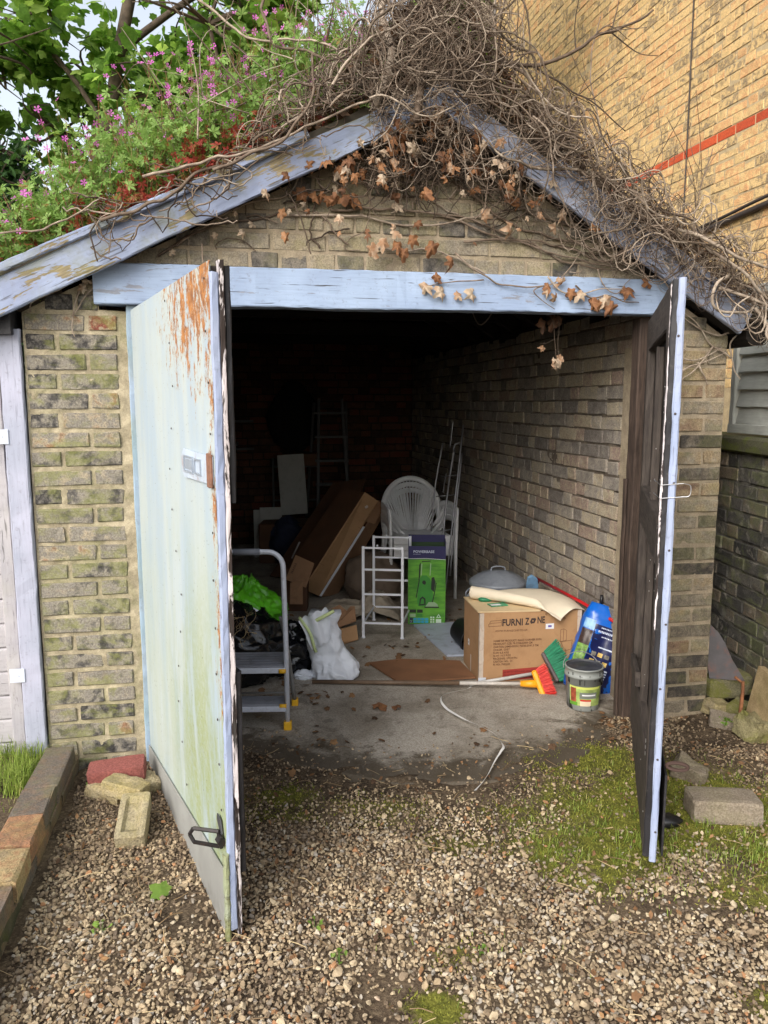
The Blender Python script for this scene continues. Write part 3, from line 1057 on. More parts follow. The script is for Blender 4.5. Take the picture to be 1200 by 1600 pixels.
# ---------------------------------------------------------------- doors
def left_door():
    # local x from hinge to free edge, local y outward-in thickness, z up
    hinge = Vector((.045, -.03, 0))
    free = Vector(Lc(-.412, 1.985)).to_3d()
    d = (free - hinge)
    Wd = d.length
    ang = math.atan2(d.y, d.x)
    z0, z1 = .02, 1.850
    # bowed metal sheet
    nx, nz = 60, 90
    X, Z = np.meshgrid(np.linspace(0, Wd - .0, nx), np.linspace(z0 + .0, z1, nz), indexing='ij')
    S = np.stack([X, Z, 0 * X], -1)
    Y = -.024 + .003 * (fbm(S, 3, 2, 8) - .5) + .0012 * (fbm(S, 25, 2, 9) - .5)
    # ragged gaps at the hinge side
    Xr = X + (X < .01) * .008 * (fbm(np.stack([Z, Z * 0, Z * 0], -1), 6, 3, 10))
    mb = MB()
    front = np.stack([Xr, Y, Z], -1)
    mb.grid(front)
    mb.grid(front[:, ::-1] + np.array([0, .0025, 0]))
    door = mb.build('door', M_door, garage, smooth=True)
    door.location = hinge
    door.rotation_euler = (0, 0, ang)
    b = lambda n, p0, p1, wd, th, up, m, **k: board(n, p0, p1, wd, th, up, m, door, **k)
    # free-edge boards: lavender strip, flaky edge, black rear batten
    b('edge_strip', (Wd + .006, -.0145, z0 + .02), (Wd + .006, -.0145, z1 - .03), .014, .022, (1, 0, 0), M_stile, seg=50, wob=.002, seed=11)
    b('edge_strip', (Wd - .002, .0035, z0 + .0), (Wd - .002, .0035, z1), .03, .013, (1, 0, 0), M_flaky, seg=60, wob=.002, seed=12, bev=.002)
    b('batten', (Wd - .02, .020, z0 + 1.22), (Wd - .02, .020, z1 - .01), .045, .018, (1, 0, 0), M_blackwood, seg=12, seed=13)
    b('batten', (Wd - .02, .020, z0 + .18), (Wd - .02, .020, z0 + .76), .045, .018, (1, 0, 0), M_blackwood, seg=12, seed=14)
    b('stile', (Wd - .07, .0, z0), (Wd - .07, .0, z1 - .01), .09, .036, (1, 0, 0), M_greywood, seg=12, seed=15)
    b('stile', (.055, .0, z0), (.055, .0, z1 - .01), .09, .036, (1, 0, 0), M_greywood, seg=12, seed=16)
    for zz in (z0 + .09, z0 + .88, z1 - .07):
        b('rail', (.1, .0, zz), (Wd - .12, .0, zz), .10, .034, (0, 0, 1), M_greywood, seg=8, seed=17)
    # kick board: thin grey sheet with top edge falling towards the free side
    t = .0035
    P = [(.004, z0 - .022), (Wd + .004, z0 - .012), (Wd + .002, z0 + .155), (Wd - .03, z0 + .185), (.004, z0 + .075)]
    kb = MB()
    kb.prism(P, t, frame((0, -.0275, 0), (1, 0, 0), (0, 0, 1)))
    kb.build('kick_board', M_sheet, door)
    b('corner_strip', (Wd + .006, -.030, z0 - .01), (Wd + .006, -.030, z0 + .25), .024, .014, (1, 0, 0), M_doorpost, seg=20, seed=18)
    # recessed pull plate
    pz, px0, px1 = 1.325, Wd - .36, Wd - .01
    hp = MB()
    out = [(px0 + .03, pz - .042), (px1, pz - .036), (px1, pz + .036), (px0 + .03, pz + .042), (px0, pz + .022), (px0, pz - .022)]
    hp.prism(out, .004, frame((0, -.027, 0), (1, 0, 0), (0, 0, 1)))
    hn = hp.build('handle_plate', m_plain('pale painted plate', C(176, 188, 202), .45, var=.08, dirt=.4, dirtc=C(140, 92, 52), sc=9), door)
    fr = MB()
    def rim(x0, x1, za, zb, w_=.005):
        for a, bb in (((x0, za), (x1, za + w_)), ((x0, zb - w_), (x1, zb)), ((x0, za + w_), (x0 + w_, zb - w_)), ((x1 - w_, za + w_), (x1, zb - w_))):
            fr.box((a[0], -.035, a[1]), (bb[0], -.0305, bb[1]))
    rim(px0 + .04, px0 + .15, pz - .024, pz + .024)
    rim(px0 + .17, px0 + .24, pz - .022, pz + .022)
    fr.box((px0 + .055, -.0345, pz - .014), (px0 + .135, -.031, pz + .014), bev=.001)
    fr.build('handle_rim', m_plain('steel rim', C(150, 160, 172), .35, .3), hn)
    rt = MB()
    rt.box((px1 - .035, -.036, pz - .045), (px1 + .002, -.030, pz + .045), bev=.002, jit=.001)
    rt.build('catch', m_plain('rusty catch', C(128, 92, 74), .85, .2, .3, 30, bump=.6), hn)
    # hasp near the foot
    hz = z0 + .27
    hs_ = MB()
    P = []
    ring = [(-.10, 0), (-.085, .026), (.01, .028), (.01, -.028), (-.085, -.026)]
    xs = Wd - .045
    for (a, c), (a2, c2) in zip(ring, ring[1:] + ring[:1]):
        hs_.tube([(xs + a * .55, -.042 + a * .62, hz + c * .8), (xs + a2 * .55, -.042 + a2 * .62, hz + c2 * .8)], .006, 5)
    hs_.tube([(xs + .004, -.036, hz), (xs + .03, -.034, hz)], .012, 6)
    hs_.box((xs - .005, -.040, hz - .018), (xs + .03, -.030, hz + .018), bev=.002)
    hs = hs_.build('hasp', m_plain('black rusty iron', C(46, 42, 42), .55, .5, .3, 30, dirt=.4, dirtc=C(96, 60, 40)), door)
    pl = MB()
    pl.prism([(0.01, .02), (.05, -.01), (.06, .0), (.045, .035), (.015, .04)], .004, frame((xs - .04, -.028, hz + .02), (1, 0, 0), (0, 0, 1)))
    pl.build('hasp_plate', m_plain('grey iron plate', C(84, 84, 88), .5, .5), hs)
    nl = MB()
    for zz in np.arange(z0 + .1, z1, .13):
        for xx in (Wd - .03, Wd - .5 + .05 * sin(zz * 9)):
            nl.lathe([(0, 0), (.004, .0), (.003, .002), (0, .0025)], 6, M=frame((xx + random.uniform(-.01, .01), -.0285, zz), (1, 0, 0), (0, 0, 1)) )
    nl.build('nail_heads', m_plain('dark nail', C(58, 50, 46), .6, .5), door, kind='stuff')
    for zz in (.35, 1.55):
        hg = MB()
        hg.tube([(-.004, -.008, zz - .05), (-.004, -.008, zz + .05)], .008, 8)
        hg.box((0, -.012, zz - .035), (.05, -.004, zz + .035), bev=.001)
        hg.build('hinge', m_plain('iron hinge', C(70, 62, 58), .7, .4, .3, 20), door)
left_door()

def right_door():
    hinge = Vector((2.205, -.03, 0))
    free = Vector(Lc(.850, 2.296)).to_3d()
    d = free - hinge
    Wd = d.length
    ang = math.atan2(d.y, d.x)
    z0, z1 = .055, 1.850
    # x: hinge->free; the inner face we see is at -y side or +y side
    root = MB()
    # outer metal sheet (far side from us)
    sgn = 1.0     # +y points to the outside of this leaf
    root.box((0, .018, z0), (Wd - .002, .022, z1))
    door = root.build('door', m_plain('black inside of sheet', C(34, 33, 36), .6, var=.2, dirt=.25, dirtc=C(96, 92, 88), sc=14), garage)
    door.location = hinge
    door.rotation_euler = (0, 0, ang)
    b = lambda n, p0, p1, wd, th, up, m, **k: board(n, p0, p1, wd, th, up, m, door, **k)
    y = 0.0
    b('stile', (Wd - .05, y, z0), (Wd - .05, y, z1), .09, .034, (1, 0, 0), M_greywood, seg=30, seed=21)
    b('stile', (.05, y, z0), (.05, y, z1), .10, .034, (1, 0, 0), M_greywood, seg=20, seed=22)
    b('muntin', (Wd * .5, y + .002, z0 + .2), (Wd * .5, y + .002, z1 - .15), .045, .028, (1, 0, 0), M_greywood, seg=14, seed=23)
    b('rail', (.1, y, z1 - .065), (Wd - .095, y, z1 - .065), .13, .033, (0, 0, 1), M_greywood, seg=10, seed=24)
    b('rail', (.1, y, z0 + 1.01), (Wd - .095, y, z0 + 1.01), .15, .035, (0, 0, 1), M_greywood, seg=10, seed=25)
    b('rail', (.1, y, z0 + .15), (Wd - .095, y, z0 + .15), .30, .033, (0, 0, 1), M_greywood, seg=10, seed=26)
    b('brace', (.12, y - .019, z0 + .30), (Wd * .46, y - .019, z0 + .36), .06, .02, (0, 0, 1), M_greywood, seg=6, seed=27)
    # free edge: black chipped strip then pale blue strip proud of it
    b('edge_strip', (Wd - .001, -.004, z0 + .0), (Wd - .001, -.004, z1 + .002), .012, .022, (1, 0, 0), M_blackwood, seg=50, wob=.002, seed=28)
    b('edge_strip', (Wd - .004, -.0145, z0 + .7), (Wd - .004, -.0145, z1 - .01), .014, .008, (1, 0, 0), M_flaky, seg=50, wob=.002, seed=29, bev=.001)
    b('cover_strip', (Wd + .006, .013, z0 - .012), (Wd + .006, .013, z1 + .006), .012, .021, (1, 0, 0), M_stile, seg=40, wob=.0012, seed=30)
    b('kick_board', (Wd - .32, .042, z0 + .15), (Wd - .005, .042, z0 + .14), .28, .006, (0, 0, 1), M_blackwood, seg=8, seed=31)
    # wire staple half way up, ring lower down
    iron = m_plain('galvanised wire', C(150, 150, 152), .4, .8)
    st = MB()
    for dz in (0, .04):
        st.tube([(Wd - .05, -.035, 1.225 + dz), (Wd + .013, -.02, 1.215 + dz), (Wd + .014, .045, 1.222 + dz)], .0014, 5)
    st.tube(spline([(Wd + .014, .04, 1.222), (Wd + .014, .062, 1.226), (Wd + .014, .064, 1.255), (Wd + .014, .045, 1.262)], 12), .0014, 5)
    st.build('wire_staple', iron, door)
    rg = MB()
    a = np.linspace(0, 2 * pi, 17)
    rg.tube(np.stack([Wd - .02 + 0 * a, .075 + .032 * np.cos(a), .36 + .012 * np.sin(a)], -1), .006, 6)
    rg.build('pull_ring', m_plain('rusty ring', C(78, 60, 54), .7, .5), door)
    sp = MB()
    r = random.Random(3)
    for k in range(26):
        zz = r.uniform(.1, 1.7)
        if k < 3:
            zz = .40 - k * .022
            rad = .008
        else:
            rad = r.uniform(.0015, .003)
        xx = Wd - (.10 if k < 3 else r.choice([.04, .05, .07, .3, .5]))
        sp.lathe([(0, 0), (rad, .0), (rad * .7, .001), (0, .0012)], 7, M=frame((xx, -.0178, zz), (1, 0, 0), (0, 0, -1)))
    sp.build('paint_splash', m_plain('white splash', C(220, 220, 218), .5), door, kind='stuff')
    nl = MB()
    for zz in np.arange(z0 + .12, z1, .22):
        nl.lathe([(0, 0), (.004, .0), (.003, .0015), (0, .002)], 7, M=frame((Wd + .0125, .013 + r.uniform(-.005, .005), zz + r.uniform(-.03, .03)), (0, 1, 0), (0, 0, 1)))
    nl.build('nail_heads', m_plain('dark nail head', C(74, 66, 64), .6, .5), door, kind='stuff')
right_door()

# ---------------------------------------------------------------- neighbouring gate on the left
def left_gate():
    g = thing('wooden_gate', 'chalky white wooden gate of horizontal boards beside the garage\'s left brick pier', 'gate', W(-.62, 0, 0), GA)
    off = -.62
    bb = lambda n, p0, p1, wd, th, up, m, **k: board(n, (p0[0] - off, p0[1], p0[2]), (p1[0] - off, p1[1], p1[2]), wd, th, up, m, g, **k)
    bb('post', (-.424, -.005, .012), (-.426, -.005, 1.775), .078, .03, (1, 0, 0), M_postboard, seg=40, wob=.0015, seed=41)
    bb('stile', (-.492, .02, .02), (-.499, .02, 1.742), .052, .03, (1, 0, 0), M_gateboard, seg=40, wob=.0015, seed=42)
    for k in range(17):
        z = .07 + k * .1
        bb('board', (-1.75, .028, z), (-.51, .028, z + .003), .097, .018, (0, 0, 1), M_gateboard, seg=20, wob=.002, seed=43 + k, bev=.006)
    for z in (.42, 1.37):
        m = MB()
        m.box((-.492 - off - .012, -.026, z - .028), (-.46 - off + .012, -.022 + .004, z + .028), bev=.001)
        m.lathe([(0, 0), (.004, 0), (.003, .002), (0, .002)], 6, M=frame((-.472 - off, -.026, z), (1, 0, 0), (0, 0, 1)))
        m.build('latch_plate', m_plain('painted latch', C(186, 192, 204), .45), g)
    m = MB()
    m.box((-1.75 - off, .045, 0.0), (-.395 - off, .06, 1.72))
    m.build('backing', M_blackwood, g)
left_gate()

# ---------------------------------------------------------------- brick edging, raised bed
def edging():
    e = thing('brick_edging', 'low kerb of old brown and orange bricks running from the left pier towards the viewer', 'kerb', (edge_x(2.0), 2.0, 0), 0)
    ox, oy = float(edge_x(2.0)), 2.0
    ys = [2.93, 2.60, 2.41, 2.22, 2.03, 1.83, 1.62, 1.40, 1.18]
    tv = [.05, .08, .48, .72, .15, .52, .25, .6]
    d = Vector((edge_x(1.9) - edge_x(2.8), -.9, 0)).normalized()
    nr = Vector((-d.y, d.x, 0))  # to the right of travel, i.e. towards gravel
    if nr.x < 0:
        nr = -nr
    for lay, (za, zb) in enumerate(((-.02, .062), (.068, .138))):
        for i in range(len(ys) - 1):
            ya, yb = ys[i], ys[i + 1]
            L = (ya - yb) / abs(d.y) - .008
            yc = (ya + yb) / 2 + (.07 if lay == 0 else 0)
            V, F = brick_geo(L, (zb - za), .112, i + lay * 7)
            r = np.random.default_rng(i + 50 * lay)
            V = V + r.normal(0, .0022, V.shape)
            m = MB()
            m.add(V, F)
            o = m.build('brick', M_edge, e, v=(tv[i] if lay else .1 + .1 * (i % 3)))
            M = frame((edge_x(yc) - ox + r.uniform(-.004, .004), yc - oy, (za + zb) / 2 + r.uniform(-.003, .003)), d, (-nr.x, -nr.y, 0))
            # local x along, y into the row (away from gravel), z up or down
            o.matrix_basis = M
    m = MB()
    yy = np.linspace(2.93, 1.1, 90)
    P = []
    for k, (dx, dz) in enumerate(((-.006, -.03), (-.004, .02), (-.004, .07), (-.005, .122), (-.10, .124), (-.108, .0))):
        x = edge_x(yy) - ox + dx
        n = .006 * (fbm(np.stack([yy * 1.0, yy * 0 + k, yy * 0], -1), 14, 3, 60) - .5)
        P.append(np.stack([x + n, yy - oy, dz + n * .6], -1))
    m.grid(np.array(P))
    m.build('mortar', m_mortar('edging mortar', C(96, 92, 74), C(74, 74, 56), .5), e, smooth=True)
edging()

def loose(name, label, cat, loc, dims, rot, mat, v, seed, rough=.003, chip=0.0, sub=5, group=None):
    """a weathered brick or stone: subdivided box with chipped corners"""
    m = MB()
    bm = bmesh.new()
    bmesh.ops.create_cube(bm, size=1)
    bmesh.ops.subdivide_edges(bm, edges=bm.edges[:], cuts=sub, use_grid_fill=True)
    V = np.array([q.co[:] for q in bm.verts])
    F = [[q.index for q in f.verts] for f in bm.faces]
    bm.free()
    a = np.abs(V) * 2
    # round the edges
    V = V * np.array(dims)
    k = np.sort(a, 1)
    ed = sstep(.93, 1.0, k[:, 1])
    V *= (1 - .035 * ed - .03 * sstep(.93, 1, k[:, 0]))[:, None]
    n = fbm(V + seed * 3.3, 22, 3, seed) - .5
    V += V / (np.linalg.norm(V, axis=1)[:, None] + 1e-6) * (n * rough * 4)[:, None]
    if chip:
        c = fbm(V + seed, 11, 2, seed + 3)
        V *= (1 - chip * sstep(.5, .75, c) * ed)[:, None]
    m.add(V, F)
    o = m.build(name, mat, None, smooth=False, v=v)
    o.location = loc
    o.rotation_euler = rot
    tag(o, label, cat, group)
    return o

def rubble():
    g = lambda x, y: float(gz(x, y))
    loose('brick', 'purplish red brick lying across broken yellow bricks by the left pier', 'brick', (-1.03, 2.80, .092), (.212, .1, .064), (radians(4), radians(-3), radians(14)), M_loose_red, .4, 1, .0012, .0, 5)
    loose('broken_brick', 'broken yellow brick lump with a mossy face, under the red brick', 'brick', (-1.03, 2.75, .035), (.17, .11, .075), (radians(8), radians(10), radians(-20)), M_loose_yel, .2, 2, .009, .25, 6)
    loose('broken_brick', 'half yellow brick behind, against the foot of the open left door', 'brick', (-.94, 2.80, .035), (.13, .1, .06), (.1, -.1, radians(30)), M_loose_yel, .9, 3, .006, .2, 6)
    loose('broken_brick', 'split yellow brick with a bright face, topmost in front of the red brick', 'brick', (-.96, 2.70, .075), (.16, .09, .055), (radians(-6), radians(8), radians(-12)), M_loose_yel, .1, 4, .007, .2, 6)
    fb = loose('frogged_brick', 'pale brick with a hollow frog, tipped towards the viewer on the gravel', 'brick', (-.872, 2.50, .060), (.10, .205, .068), (radians(16), 0, radians(10)), M_loose_yel, .6, 5, .002, .05, 9)
    me = fb.data
    co = np.zeros(len(me.vertices) * 3)
    me.vertices.foreach_get('co', co)
    co = co.reshape(-1, 3)
    t = (co[:, 2] > .025) & (np.abs(co[:, 0]) < .026) & (np.abs(co[:, 1]) < .078)
    co[t, 2] -= .014
    me.vertices.foreach_set('co', co.ravel())
    me.update()
    loose('paving_block', 'pale worn stone block lying on mossy grass at right', 'stone block', (1.235, 2.625, .045), (.25, .115, .088), (0, radians(1.5), radians(-3)), M_loose_gry, .6, 6, .0025, .06, 6)
    loose('stone', 'rough tan stone on the gravel just behind the open right door', 'stone', (1.225, 2.90, .04), (.13, .09, .085), (radians(10), radians(20), radians(-30)), M_loose_gry, .1, 7, .010, .2, 6)
    # pile at the right pier
    loose('stone_block', 'green mossy stone block under the leaning slate', 'stone block', (1.685, 3.64, .125), (.24, .12, .10), (0, radians(-2), radians(14)), M_mossy, .2, 8, .004, .1, 6)
    loose('stone', 'yellow stone chip under the mossy block by the right pier', 'stone', (1.60, 3.53, .045), (.11, .09, .07), (.1, .2, .4), M_loose_yel, .5, 9, .008, .2, 6)
    loose('stone', 'mossy wedge of stone leaning under the mossy block', 'stone', (1.69, 3.51, .05), (.11, .07, .06), (.3, -.3, .7), M_mossy, .7, 10, .008, .2, 6)
    loose('stone', 'flat pinkish slab chip lying in front of the rubble pile', 'stone', (1.60, 3.41, .03), (.16, .10, .035), (.25, .1, -.35), M_loose_gry, .9, 11, .004, .2, 6)
    loose('stone', 'small grey slab piece beside the leaning stick', 'stone', (1.70, 3.44, .03), (.12, .08, .03), (.2, -.1, .2), M_loose_gry, .3, 12, .004, .2, 6)
    loose('stone', 'round mossy yellow stone at the foot of the leaning concrete slab', 'stone', (1.665, 3.29, .05), (.14, .12, .11), (.2, .3, .5), M_mossy, .9, 13, .012, .3, 6)
    # leaning slate, slab, stick
    m = MB()
    V = [(0, 0), (.16, .0), (.13, .05), (.10, .10), (.07, .17), (.04, .22), (0, .26), (-.015, .1)]
    m.prism(V, .012, frame((0, 0, 0), (1, -.25, 0), (-.05, .25, 1)))
    o = m.build('broken_slate', m_plain('dark slate', C(66, 62, 64), .6, var=.25, sc=12, dirt=.5, dirtc=C(104, 60, 44)), None)
    o.location = (1.585, 3.60, .17)
    tag(o, 'dark broken slate leaning on the right pier above the mossy block', 'slate')
    m = MB()
    a = [(0, 0), (.42, -.02), (.44, .22), (.02, .30)]
    m.prism(a, .035, frame((0, 0, 0), (.16, -1, .0), (.16, .03, 1)))
    o = m.build('concrete_slab', m_mortar('stained slab', C(170, 150, 116), C(140, 122, 90), .2), None)
    o.location = (1.705, 3.42, .0)
    tag(o, 'thin tan slab leaning on the dark brick wall at the right edge', 'slab')
    m = MB()
    m.tube(spline([(1.622, 3.34, 0), (1.628, 3.35, .09), (1.642, 3.37, .19), (1.645, 3.38, .235)], 9), np.linspace(.010, .007, 9), 7)
    m.tube([(1.645, 3.38, .225), (1.615, 3.40, .25)], .006, 6)
    o = m.build('stick', M_loose_wood, None, smooth=True)
    tag(o, 'reddish brown stick standing upright beside the leaning slab', 'stick')
    m = MB()
    P = sphere_pts(14, 20)
    Q = P * np.array([.055, .032, .022])
    Q = Q * (1 + .5 * (ridge(P, 3, 3, 4) - .5))[..., None]
    m.grid(Q, closed_u=True)
    o = m.build('plastic_scrap', m_plain('black film', C(22, 22, 24), .35, var=.2), None, smooth=True)
    o.location = (1.0, 2.56, .025)
    tag(o, 'crumpled black plastic scrap on the grass behind the open right door', 'plastic scrap')
M_loose_wood = m_wood('reddish stick', C(150, 100, 66), C(112, 72, 50))

def sphere_pts(n, m):
    th = np.linspace(0, pi, n)[:, None]
    ph = (np.arange(m) * 2 * pi / m)[None, :]
    return np.stack([np.sin(th) * np.cos(ph), np.sin(th) * np.sin(ph), np.cos(th) * np.ones_like(ph)], -1)
rubble()

# ---------------------------------------------------------------- dark garden wall, coping, fence
def dark_wall():
    w_ = thing('garden_wall', 'sooty dark brick garden wall with green algae and a mossy coping, right of the garage', 'wall', (1.83, 3.46, 0), 0)
    ex = Vector((-.062, 1, 0)).normalized()
    nr = Vector((-1, -.062, 0)).normalized()
    core = MB()
    core.box((-1.4, -.22, -.1), (1.35, -.012, 1.245))
    M = frame((0, 0, 0), ex, nr)
    V = np.concatenate(core.V) @ np.array(M.to_3x3()).T
    core.V = [V]
    core.build('wall_core', M_mortD, w_)
    lo = lambda z: (-1.4, 1.3)
    relief('mortar', w_, (0, 0, 0), ex, nr, lo, -.02, 1.24, .012, M_mortD, -.004, .005, 24, 14)
    wall_bricks(w_, (0, 0, 0), ex, nr, lo, .0, 17, .0735, .062, .012, FW, M_dark, 150, .1, None, .006, wav=.003, seed=14)
    # coping stones
    for k, (a, b) in enumerate(((-1.4, -.75), (-.74, -.08), (-.07, .60), (.61, 1.25))):
        m = MB()
        m.box((a, -.25, 1.247), (b, .028, 1.328), bev=.012, jit=.003)
        V = np.concatenate(m.V) @ np.array(M.to_3x3()).T
        m.V = [V]
        m.build('coping_stone', m_brick('mossy coping', [(0.0, C(84, 84, 64)), (1.0, C(96, 94, 74))], algae=.9, soot=.5, algae_col=C(86, 94, 40)), w_, v=.2 * k)
    # fence panel above
    f = thing('fence_panel', 'grey green overlapping board fence panel standing on the mossy coping', 'fence', tuple(Vector((1.83, 3.46, 1.33)) + ex * .62 - nr * .06), math.atan2(-ex.y, -ex.x))
    # local x runs towards the viewer, local y = right-hand normal
    sg = -1
    fb = lambda n, p0, p1, wd, th, up, m, **k: board(n, p0, p1, wd, th, up, m, f, **k)
    fb('post', (.0, .0, .02), (.0, .0, .62), .045, .05, (1, 0, 0), M_fence, seg=8, seed=51)
    fb('rail', (-.03, .0, .035), (1.8, .0, .035), .05, .05, (0, 0, 1), M_fence, seg=12, seed=52)
    for k in range(7):
        z = .105 + k * .088
        fb('board', (.03, .0, z), (1.8, .0, z - .012), .098, .012, (0, .22, 1), M_fence, seg=30, seed=53 + k, wob=.007 if k in (0, 4) else .002, v=k * .1)
    fb('rail', (-.03, .0, .725), (1.8, .0, .70), .05, .045, (0, 0, 1), M_fence, seg=12, seed=62)
dark_wall()

# ---------------------------------------------------------------- big yellow building
def yellow_building():
    base = Vector((2.72, 5.8, 0))
    ex = Vector((-.234, .972, 0)).normalized()
    nr = Vector((-ex.y, ex.x, 0))
    b = thing('brick_building', 'tall yellow stock brick house side with one orange red brick course, behind the garage', 'building', tuple(base), 0)
    M = frame((0, 0, 0), ex, nr)       # x along, y outwards, z = down?
    core = MB()
    zz = -1 if (ex.cross(nr)).z < 0 else 1
    def blk(t0, t1, y0, y1, z0, z1, mb):
        for a in (0,):
            V, F = bevbox(np.array([t0, y0, z0]), np.array([t1, y1, z1]), 0)
            P = np.array([list(Vector(ex) * q[0] + Vector(nr) * q[1] + Vector((0, 0, q[2]))) for q in V])
            mb.add(P, F)
    blk(-6, 5.3, -7, -.0025, -.1, 9.5, core)
    core.build('wall', M_mortY, b)
    cz = 3.50
    pitch = .0755
    n0 = int((cz - 1.6) / pitch)
    z0 = cz - n0 * pitch
    lo = lambda z: (-1.6, 5.3)
    wall_bricks(b, (0, 0, 0), ex, nr, lambda z: (0, 0) if abs(z - cz - .033) < .03 else lo(z), z0, 74, pitch, .067, .010, FW, M_yellow, 300, .05, None, .004, wav=.002, seed=21)
    wall_bricks(b, (0, 0, 0), ex, nr, lo, cz, 1, pitch, .068, .010, lambda c: (.205, .205, 0), M_redband, 60, .05, None, .002, wav=.0005, seed=22)
    # cables: a thin one hanging straight down and a thick dark one along the wall
    def cable(name, pts, r, mat, lab=None):
        m = MB()
        P = np.array([list(ex * p[0] + nr * p[1] + Vector((0, 0, p[2]))) for p in pts])
        m.tube(spline(P, 30), r, 6)
        m.build(name, mat, b, smooth=True)
    dk = m_plain('dark cable', C(52, 44, 40), .6)
    cable('wall_cable', [(.92, .012, 2.2), (.92, .012, 3.6), (.93, .012, 5.0), (.90, .012, 6.5)], .006, dk)
    cable('service_cable', [(-1.2, .03, 2.93), (-.2, .03, 2.90), (.5, .03, 2.86), (1.2, .03, 2.84), (2.4, .03, 2.84)], .022, dk)
    cable('service_cable', [(-1.2, .03, 2.97), (-.2, .05, 2.945), (.5, .03, 2.90), (1.2, .04, 2.87), (2.4, .03, 2.90)], .012, dk)
    # return wing further back, seen between the stems
    r = thing('brick_wing', 'drab buff brick wing with a grey drainpipe, seen through the stems beyond the garage', 'building', (1.0, 11.6, 0), 0)
    m = MB()
    m.box((-.55, 0, -.1), (3, 2, 8))
    m.build('wall', M_mortG, r)
    wall_bricks(r, (0, -.012, 0), (1, 0, 0), (0, -1, 0), lambda z: (-.54, 1.0), 3.2, 42, .0755, .065, .012, FW, m_brick('drab buff brick', [(0.0, C(120, 108, 88)), (1.0, C(164, 146, 112))], soot=.3), 0, .05, seed=23)
    m = MB()
    m.tube([(.55, -.07, 3), (.55, -.07, 7.5)], .05, 10)
    m.build('drainpipe', m_plain('grey drainpipe', C(104, 98, 92), .6), r, smooth=True)
yellow_building()

# ---------------------------------------------------------------- leaf templates
def leaf_maple():
    pts = [(0, -.36), (.16, -.30), (.40, -.26), (.38, -.06), (.54, .12), (.36, .22), (.24, .22), (.18, .40), (0, .58)]
    P = pts + [(-x, y) for x, y in pts[-2:0:-1]]
    P = np.array(P)
    V = np.zeros((len(P) + 1, 3))
    V[1:, :2] = P
    r = np.hypot(P[:, 0], P[:, 1])
    V[1:, 2] = -.28 * r ** 2
    V[0, 2] = 0.02
    F = [[0, 1 + i, 1 + (i + 1) % len(P)] for i in range(len(P))]
    return V, np.array(F)

def leaf_small():
    P = np.array([(0, -.5), (.30, -.12), (.22, .22), (0, .55), (-.22, .22), (-.30, -.12)])
    V = np.zeros((6, 3))
    V[:, :2] = P
    V[:, 2] = [0, -.07, -.06, -.18, -.06, -.07]
    F = np.array([[0, 1, 2], [0, 2, 3], [0, 3, 4], [0, 4, 5]])
    return V, F

def leaf_herb():
    """deeply cut geranium leaf, five lobes"""
    V, F = [(0, 0, 0)], []
    for k in range(5):
        a = radians(-100 + 50 * k) + pi / 2
        L = [.42, .52, .58, .52, .42][k]
        c, s_ = cos(a), sin(a)
        n = len(V)
        for (r, w_) in ((.25, .07), (.4, .16), (.55, .08), (.75, .13), (1.0, 0)):
            pass
        pts = [(.22, .05), (.60, .20), (1.0, 0), (.60, -.20), (.22, -.05)]
        for (r, w_) in pts:
            V.append((L * r * c - w_ * L * s_, L * r * s_ + w_ * L * c, -.25 * (L * r) ** 2))
        for i in range(len(pts) - 1):
            F.append([0, n + i, n + i + 1])
    return np.array(V), np.array(F)

def flower_t():
    V, F = [(0, 0, 0)], []
    for k in range(5):
        a = k * 2 * pi / 5
        n = len(V)
        for r, d in ((.35, -.24), (.95, -.32), (1.05, 0), (.95, .32), (.35, .24)):
            V.append((r * cos(a + d), r * sin(a + d), .22 * r * r))
        F += [[0, n, n + 1], [0, n + 1, n + 2], [0, n + 2, n + 3], [0, n + 3, n + 4]]
    return np.array(V) * .5, np.array(F)

def rnd_dir(n, up=.0, rng=RNG):
    d = rng.normal(size=(n, 3))
    d[:, 2] += up
    return d / np.linalg.norm(d, axis=1)[:, None]

# ---------------------------------------------------------------- trees
def tree(name, label, base, trunk, limbs, clusters, mat, tmpl, size, n_per, seed, rad=.5):
    r = np.random.default_rng(seed)
    t = thing(name, label, 'tree', base, 0)
    b = np.array(base)
    m = MB(b)
    for pts, r0, r1 in [trunk] + limbs:
        P = spline(pts, 18)
        P = P + (fbm(P, 1.2, 3, seed)[:, None] - .5) * .12
        m.tube(P, np.linspace(r0, r1, 18), 8)
    m.build('trunk', M_bark, t, smooth=True)
    mb = MB(b)
    tw = MB(b)
    for (c, s_, k) in clusters:
        c = np.array(c)
        n = int(n_per * k)
        d = rnd_dir(n, 0, r)
        rr_ = r.uniform(0, 1, n) ** .45
        P = c + d * rr_[:, None] * np.array(s_)
        # twig-wise clumping
        cl = vnoise(P * 2.6, seed)
        keep = r.uniform(0, 1, n) < sstep(.42, .68, cl) + .03
        P = P[keep]
        n = len(P)
        nm = rnd_dir(n, 1.1, r)
        sz = size * r.uniform(.55, 1.25, n)
        tint = np.clip(.5 + .28 * r.normal(size=n) + .35 * (vnoise(P * 1.3, 4) - .5), 0.001, 1)
        mb.scatter(*tmpl, P, rots(nm, r.uniform(0, 6.3, n)), sz, tint)
        for q in range(int(10 * k)):
            e = c + rnd_dir(1, .1, r)[0] * np.array(s_) * .9
            mid = (c + e) / 2 + r.normal(0, .12, 3)
            tw.tube(spline([c, mid, e], 8), np.linspace(.018, .004, 8), 4)
    mb.build('crown', mat, t, kind='stuff')
    tw.build('twigs', M_bark, t, kind='stuff')
    return t

